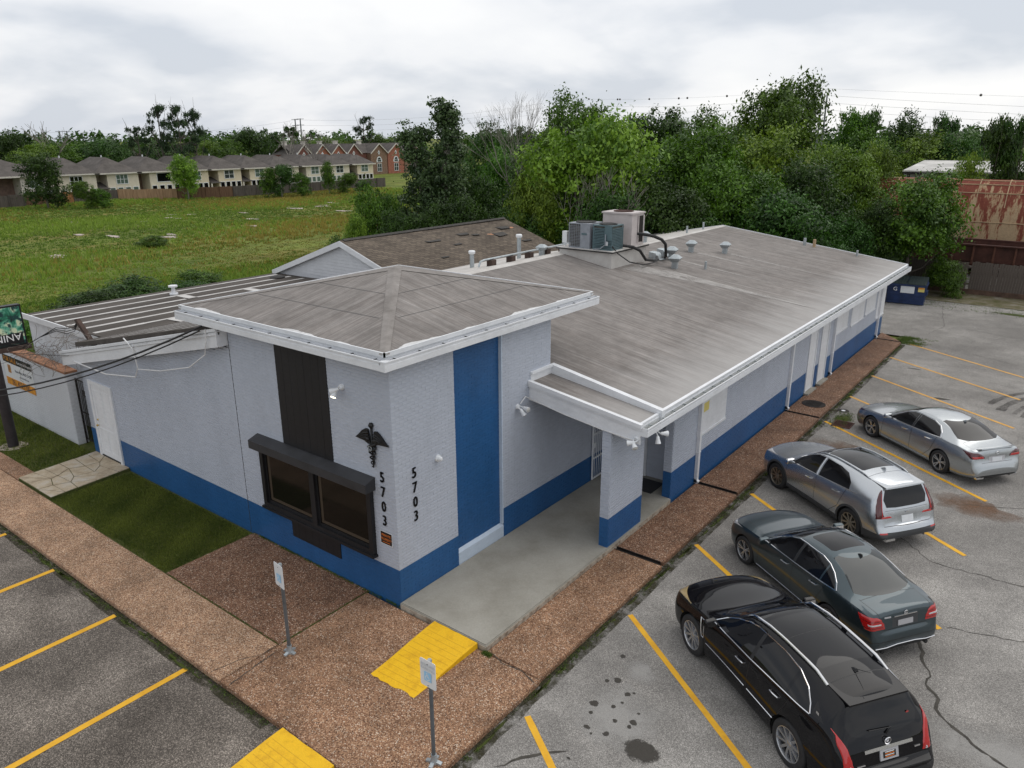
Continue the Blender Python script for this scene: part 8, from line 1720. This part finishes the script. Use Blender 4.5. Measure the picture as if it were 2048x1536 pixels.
# ---------------------------------------------------------------- silver saloon
def car_cam():
    sp = dict(L=4.89,fo=.96,wb=2.825,paint='car_silver2',zmid=.66,
     top=[(0,.50),(.02,.62),(.06,.72),(.16,.79),(.45,.865),(.9,.92),(1.3,.955),(1.45,.98),(1.85,1.18),(2.2,1.35),(2.5,1.42),(2.9,1.445),(3.3,1.42),(3.6,1.36),(3.9,1.24),(4.15,1.135),(4.3,1.085),(4.5,1.06),(4.70,1.045),(4.745,1.0),(4.77,.85),(4.79,.70),(4.845,.62),(4.89,.50)],
     edge=[(0,.4),(.1,.70),(.45,.83),(.9,.885),(1.33,.915),(1.85,1.115),(2.2,1.285),(2.5,1.35),(2.9,1.375),(3.3,1.35),(3.6,1.29),(3.9,1.175),(4.15,1.08),(4.3,1.035),(4.5,1.01),(4.7,.99),(4.79,.72),(4.89,.46)],
     belt=[(0,.35),(.1,.64),(.45,.79),(.9,.85),(1.4,.885),(2.5,.935),(3.4,.985),(4.0,1.005),(4.4,.985),(4.65,.945),(4.73,.88),(4.81,.62),(4.89,.42)],
     wbelt=[(0,.48),(.04,.60),(.15,.73),(.45,.83),(.95,.865),(1.5,.87),(3.6,.865),(4.1,.84),(4.5,.80),(4.7,.765),(4.81,.73),(4.89,.60)],
     wedge=[(0,.38),(.1,.52),(.45,.64),(.9,.71),(1.33,.74),(1.85,.66),(2.25,.595),(2.6,.575),(3.2,.565),(3.6,.575),(3.95,.62),(4.3,.68),(4.6,.70),(4.75,.68),(4.89,.54)],
     wmax=[(0,.54),(.03,.66),(.12,.78),(.4,.885),(.96,.92),(2.2,.905),(3.78,.92),(4.4,.89),(4.65,.845),(4.8,.785),(4.86,.72),(4.89,.64)],
     sill=[(0,.22),(.3,.17),(.9,.16),(4.2,.17),(4.7,.23),(4.89,.28)])
    c = Car('parked_saloon','silver saloon car with dark wheels, farthest from the camera',(6.83,15.62),radians(142.2),sp)
    c.ps = c.reg('panel_gap','plastic_black'); W1 = c.reg('front_side_window','tinted_glass'); W2 = c.reg('rear_side_window','tinted_glass'); WS = c.reg('windscreen','tinted_glass'); RW = c.reg('rear_window','tinted_glass'); TA = c.reg('tail_light','tail_red'); TB = c.reg('tail_light','tail_red'); TD_ = c.reg('tail_light_edge','tail_dark'); HL = c.reg('headlight','tail_dark'); DF = c.reg('diffuser','plastic_black'); FV = c.reg('bumper_vent','plastic_black'); PR = c.reg('plate_recess','plate_metal'); GR = c.reg('grille','plastic_black')
    c.arches(.385,.335)
    c.side([(1.62,.925),(2.55,.955),(2.55,1.325),(2.35,1.31),(2.1,1.22),(1.85,1.08)],W1); c.side([(2.63,.96),(3.62,1.01),(3.55,1.12),(3.38,1.245),(3.1,1.315),(2.63,1.33)],W2); c.side([(2.555,.955),(2.625,.96),(2.625,1.33),(2.555,1.325)],c.reg('door_pillar','plastic_black'))
    c.frnt([(-.64,.99),(.64,.99),(.53,1.38),(-.53,1.38)],WS,.2,2.5); c.rear([(-.52,1.385),(-.66,1.11),(-.5,1.09),(.5,1.09),(.66,1.11),(.52,1.385)],RW,.08,3.3)
    for sg, tl in ((1,TA),(-1,TB)):
        o = c.lamp(sg,[.79,.85,.90,.955],[.40,.42,.50,.62],[4.72,4.62,4.52,4.42],'tail_light','tail_dark',.012); c.lamp(sg,[.795,.86],[.42,.45],[4.75,4.70],'light_bar','tail_red',.018,o)
    c.frnt([(.44,.60),(.80,.64),(.88,.76),(.52,.70)],HL,.05,.8); c.frnt([(-.44,.60),(-.80,.64),(-.88,.76),(-.52,.70)],HL,.05,.8); c.frnt([(-.6,.25),(.6,.25),(.45,.55),(-.45,.55)],GR,.1,.4)
    c.rear([(-.75,.2),(.75,.2),(.62,.33),(-.62,.33)],DF,.0,4.5); c.rear([(-.25,.68),(.25,.68),(.27,.83),(-.27,.83)],PR,.03,4.4)
    c.seam(1.40,.28,1.46,.90); c.seam(2.585,.28,2.59,.93); c.seam(3.40,.56,3.52,.98); c.seam(3.12,.28,3.40,.56); c.topc([(4.22,-.66),(4.23,-.66),(4.23,.66),(4.22,.66)],c.ps,.2); c.rear([(-.5,.665),(.5,.665),(.5,.673),(-.5,.673)],c.ps,.03,4.4)
    for sg in (1,-1): c.topc([(4.22,sg*.66),(4.22,sg*.667),(4.68,sg*.66),(4.68,sg*.653)],c.ps,.2); c.topc([(2.35,sg*.53),(2.35,sg*.537),(3.75,sg*.545),(3.75,sg*.538)],c.ps,.3)
    c.wheels(.335,.235,.238,(5,True),'rim_silver',.80)
    for sg in (1,-1):
        c.trim([(1.56,.915),(2.58,.945),(3.3,.985),(3.66,1.015)],sg,.009); c.trim([(1.56,.92),(1.85,1.095),(2.1,1.235),(2.35,1.325),(2.6,1.343),(3.1,1.33),(3.40,1.258),(3.58,1.13),(3.66,1.02)],sg,.009); c.trim([(1.42,.25),(3.3,.26)],sg,.014,'sill_trim','car_silver2')
    c.handle(2.22,.80,'chrome'); c.handle(3.15,.85,'chrome'); c.mirror(1.70,.93,'car_silver2')
    c.plate(-.165,.165,.69,.80,'license_plate','sign_white',.01); p, n = c.hr(0,.92); c.lb(MB().tube([p+n*.012+Vector((0,.055*cos(a),.036*sin(a))) for a in [2*pi*k/16 for k in range(17)]],.006,5).tube([p+n*.012+Vector((0,.022*cos(a),.034*sin(a))) for a in [2*pi*k/16 for k in range(17)]],.005,5),'emblem','chrome')
    c.fin(3.52,'car_silver2',.15,.055)
    c.lb(MB().hexa([c.ht(4.62,.6)[0]-Vector((0,0,.01)),c.ht(4.62,-.6)[0]-Vector((0,0,.01)),Vector((c.X(4.77),-.55,1.045)),Vector((c.X(4.77),.55,1.045)),c.ht(4.62,.6)[0]+Vector((0,0,.004)),c.ht(4.62,-.6)[0]+Vector((0,0,.004)),Vector((c.X(4.76),-.55,1.075)),Vector((c.X(4.76),.55,1.075))][::-1]),'boot_spoiler','car_silver2')
    for y in (.56,-.56): c.lb(MB().obox((c.X(4.85),y,.265),(.04,0,0),(0,.12,0),(0,0,.028)),'exhaust_finisher','chrome',smooth=False)
    c.finish()
car_cam()
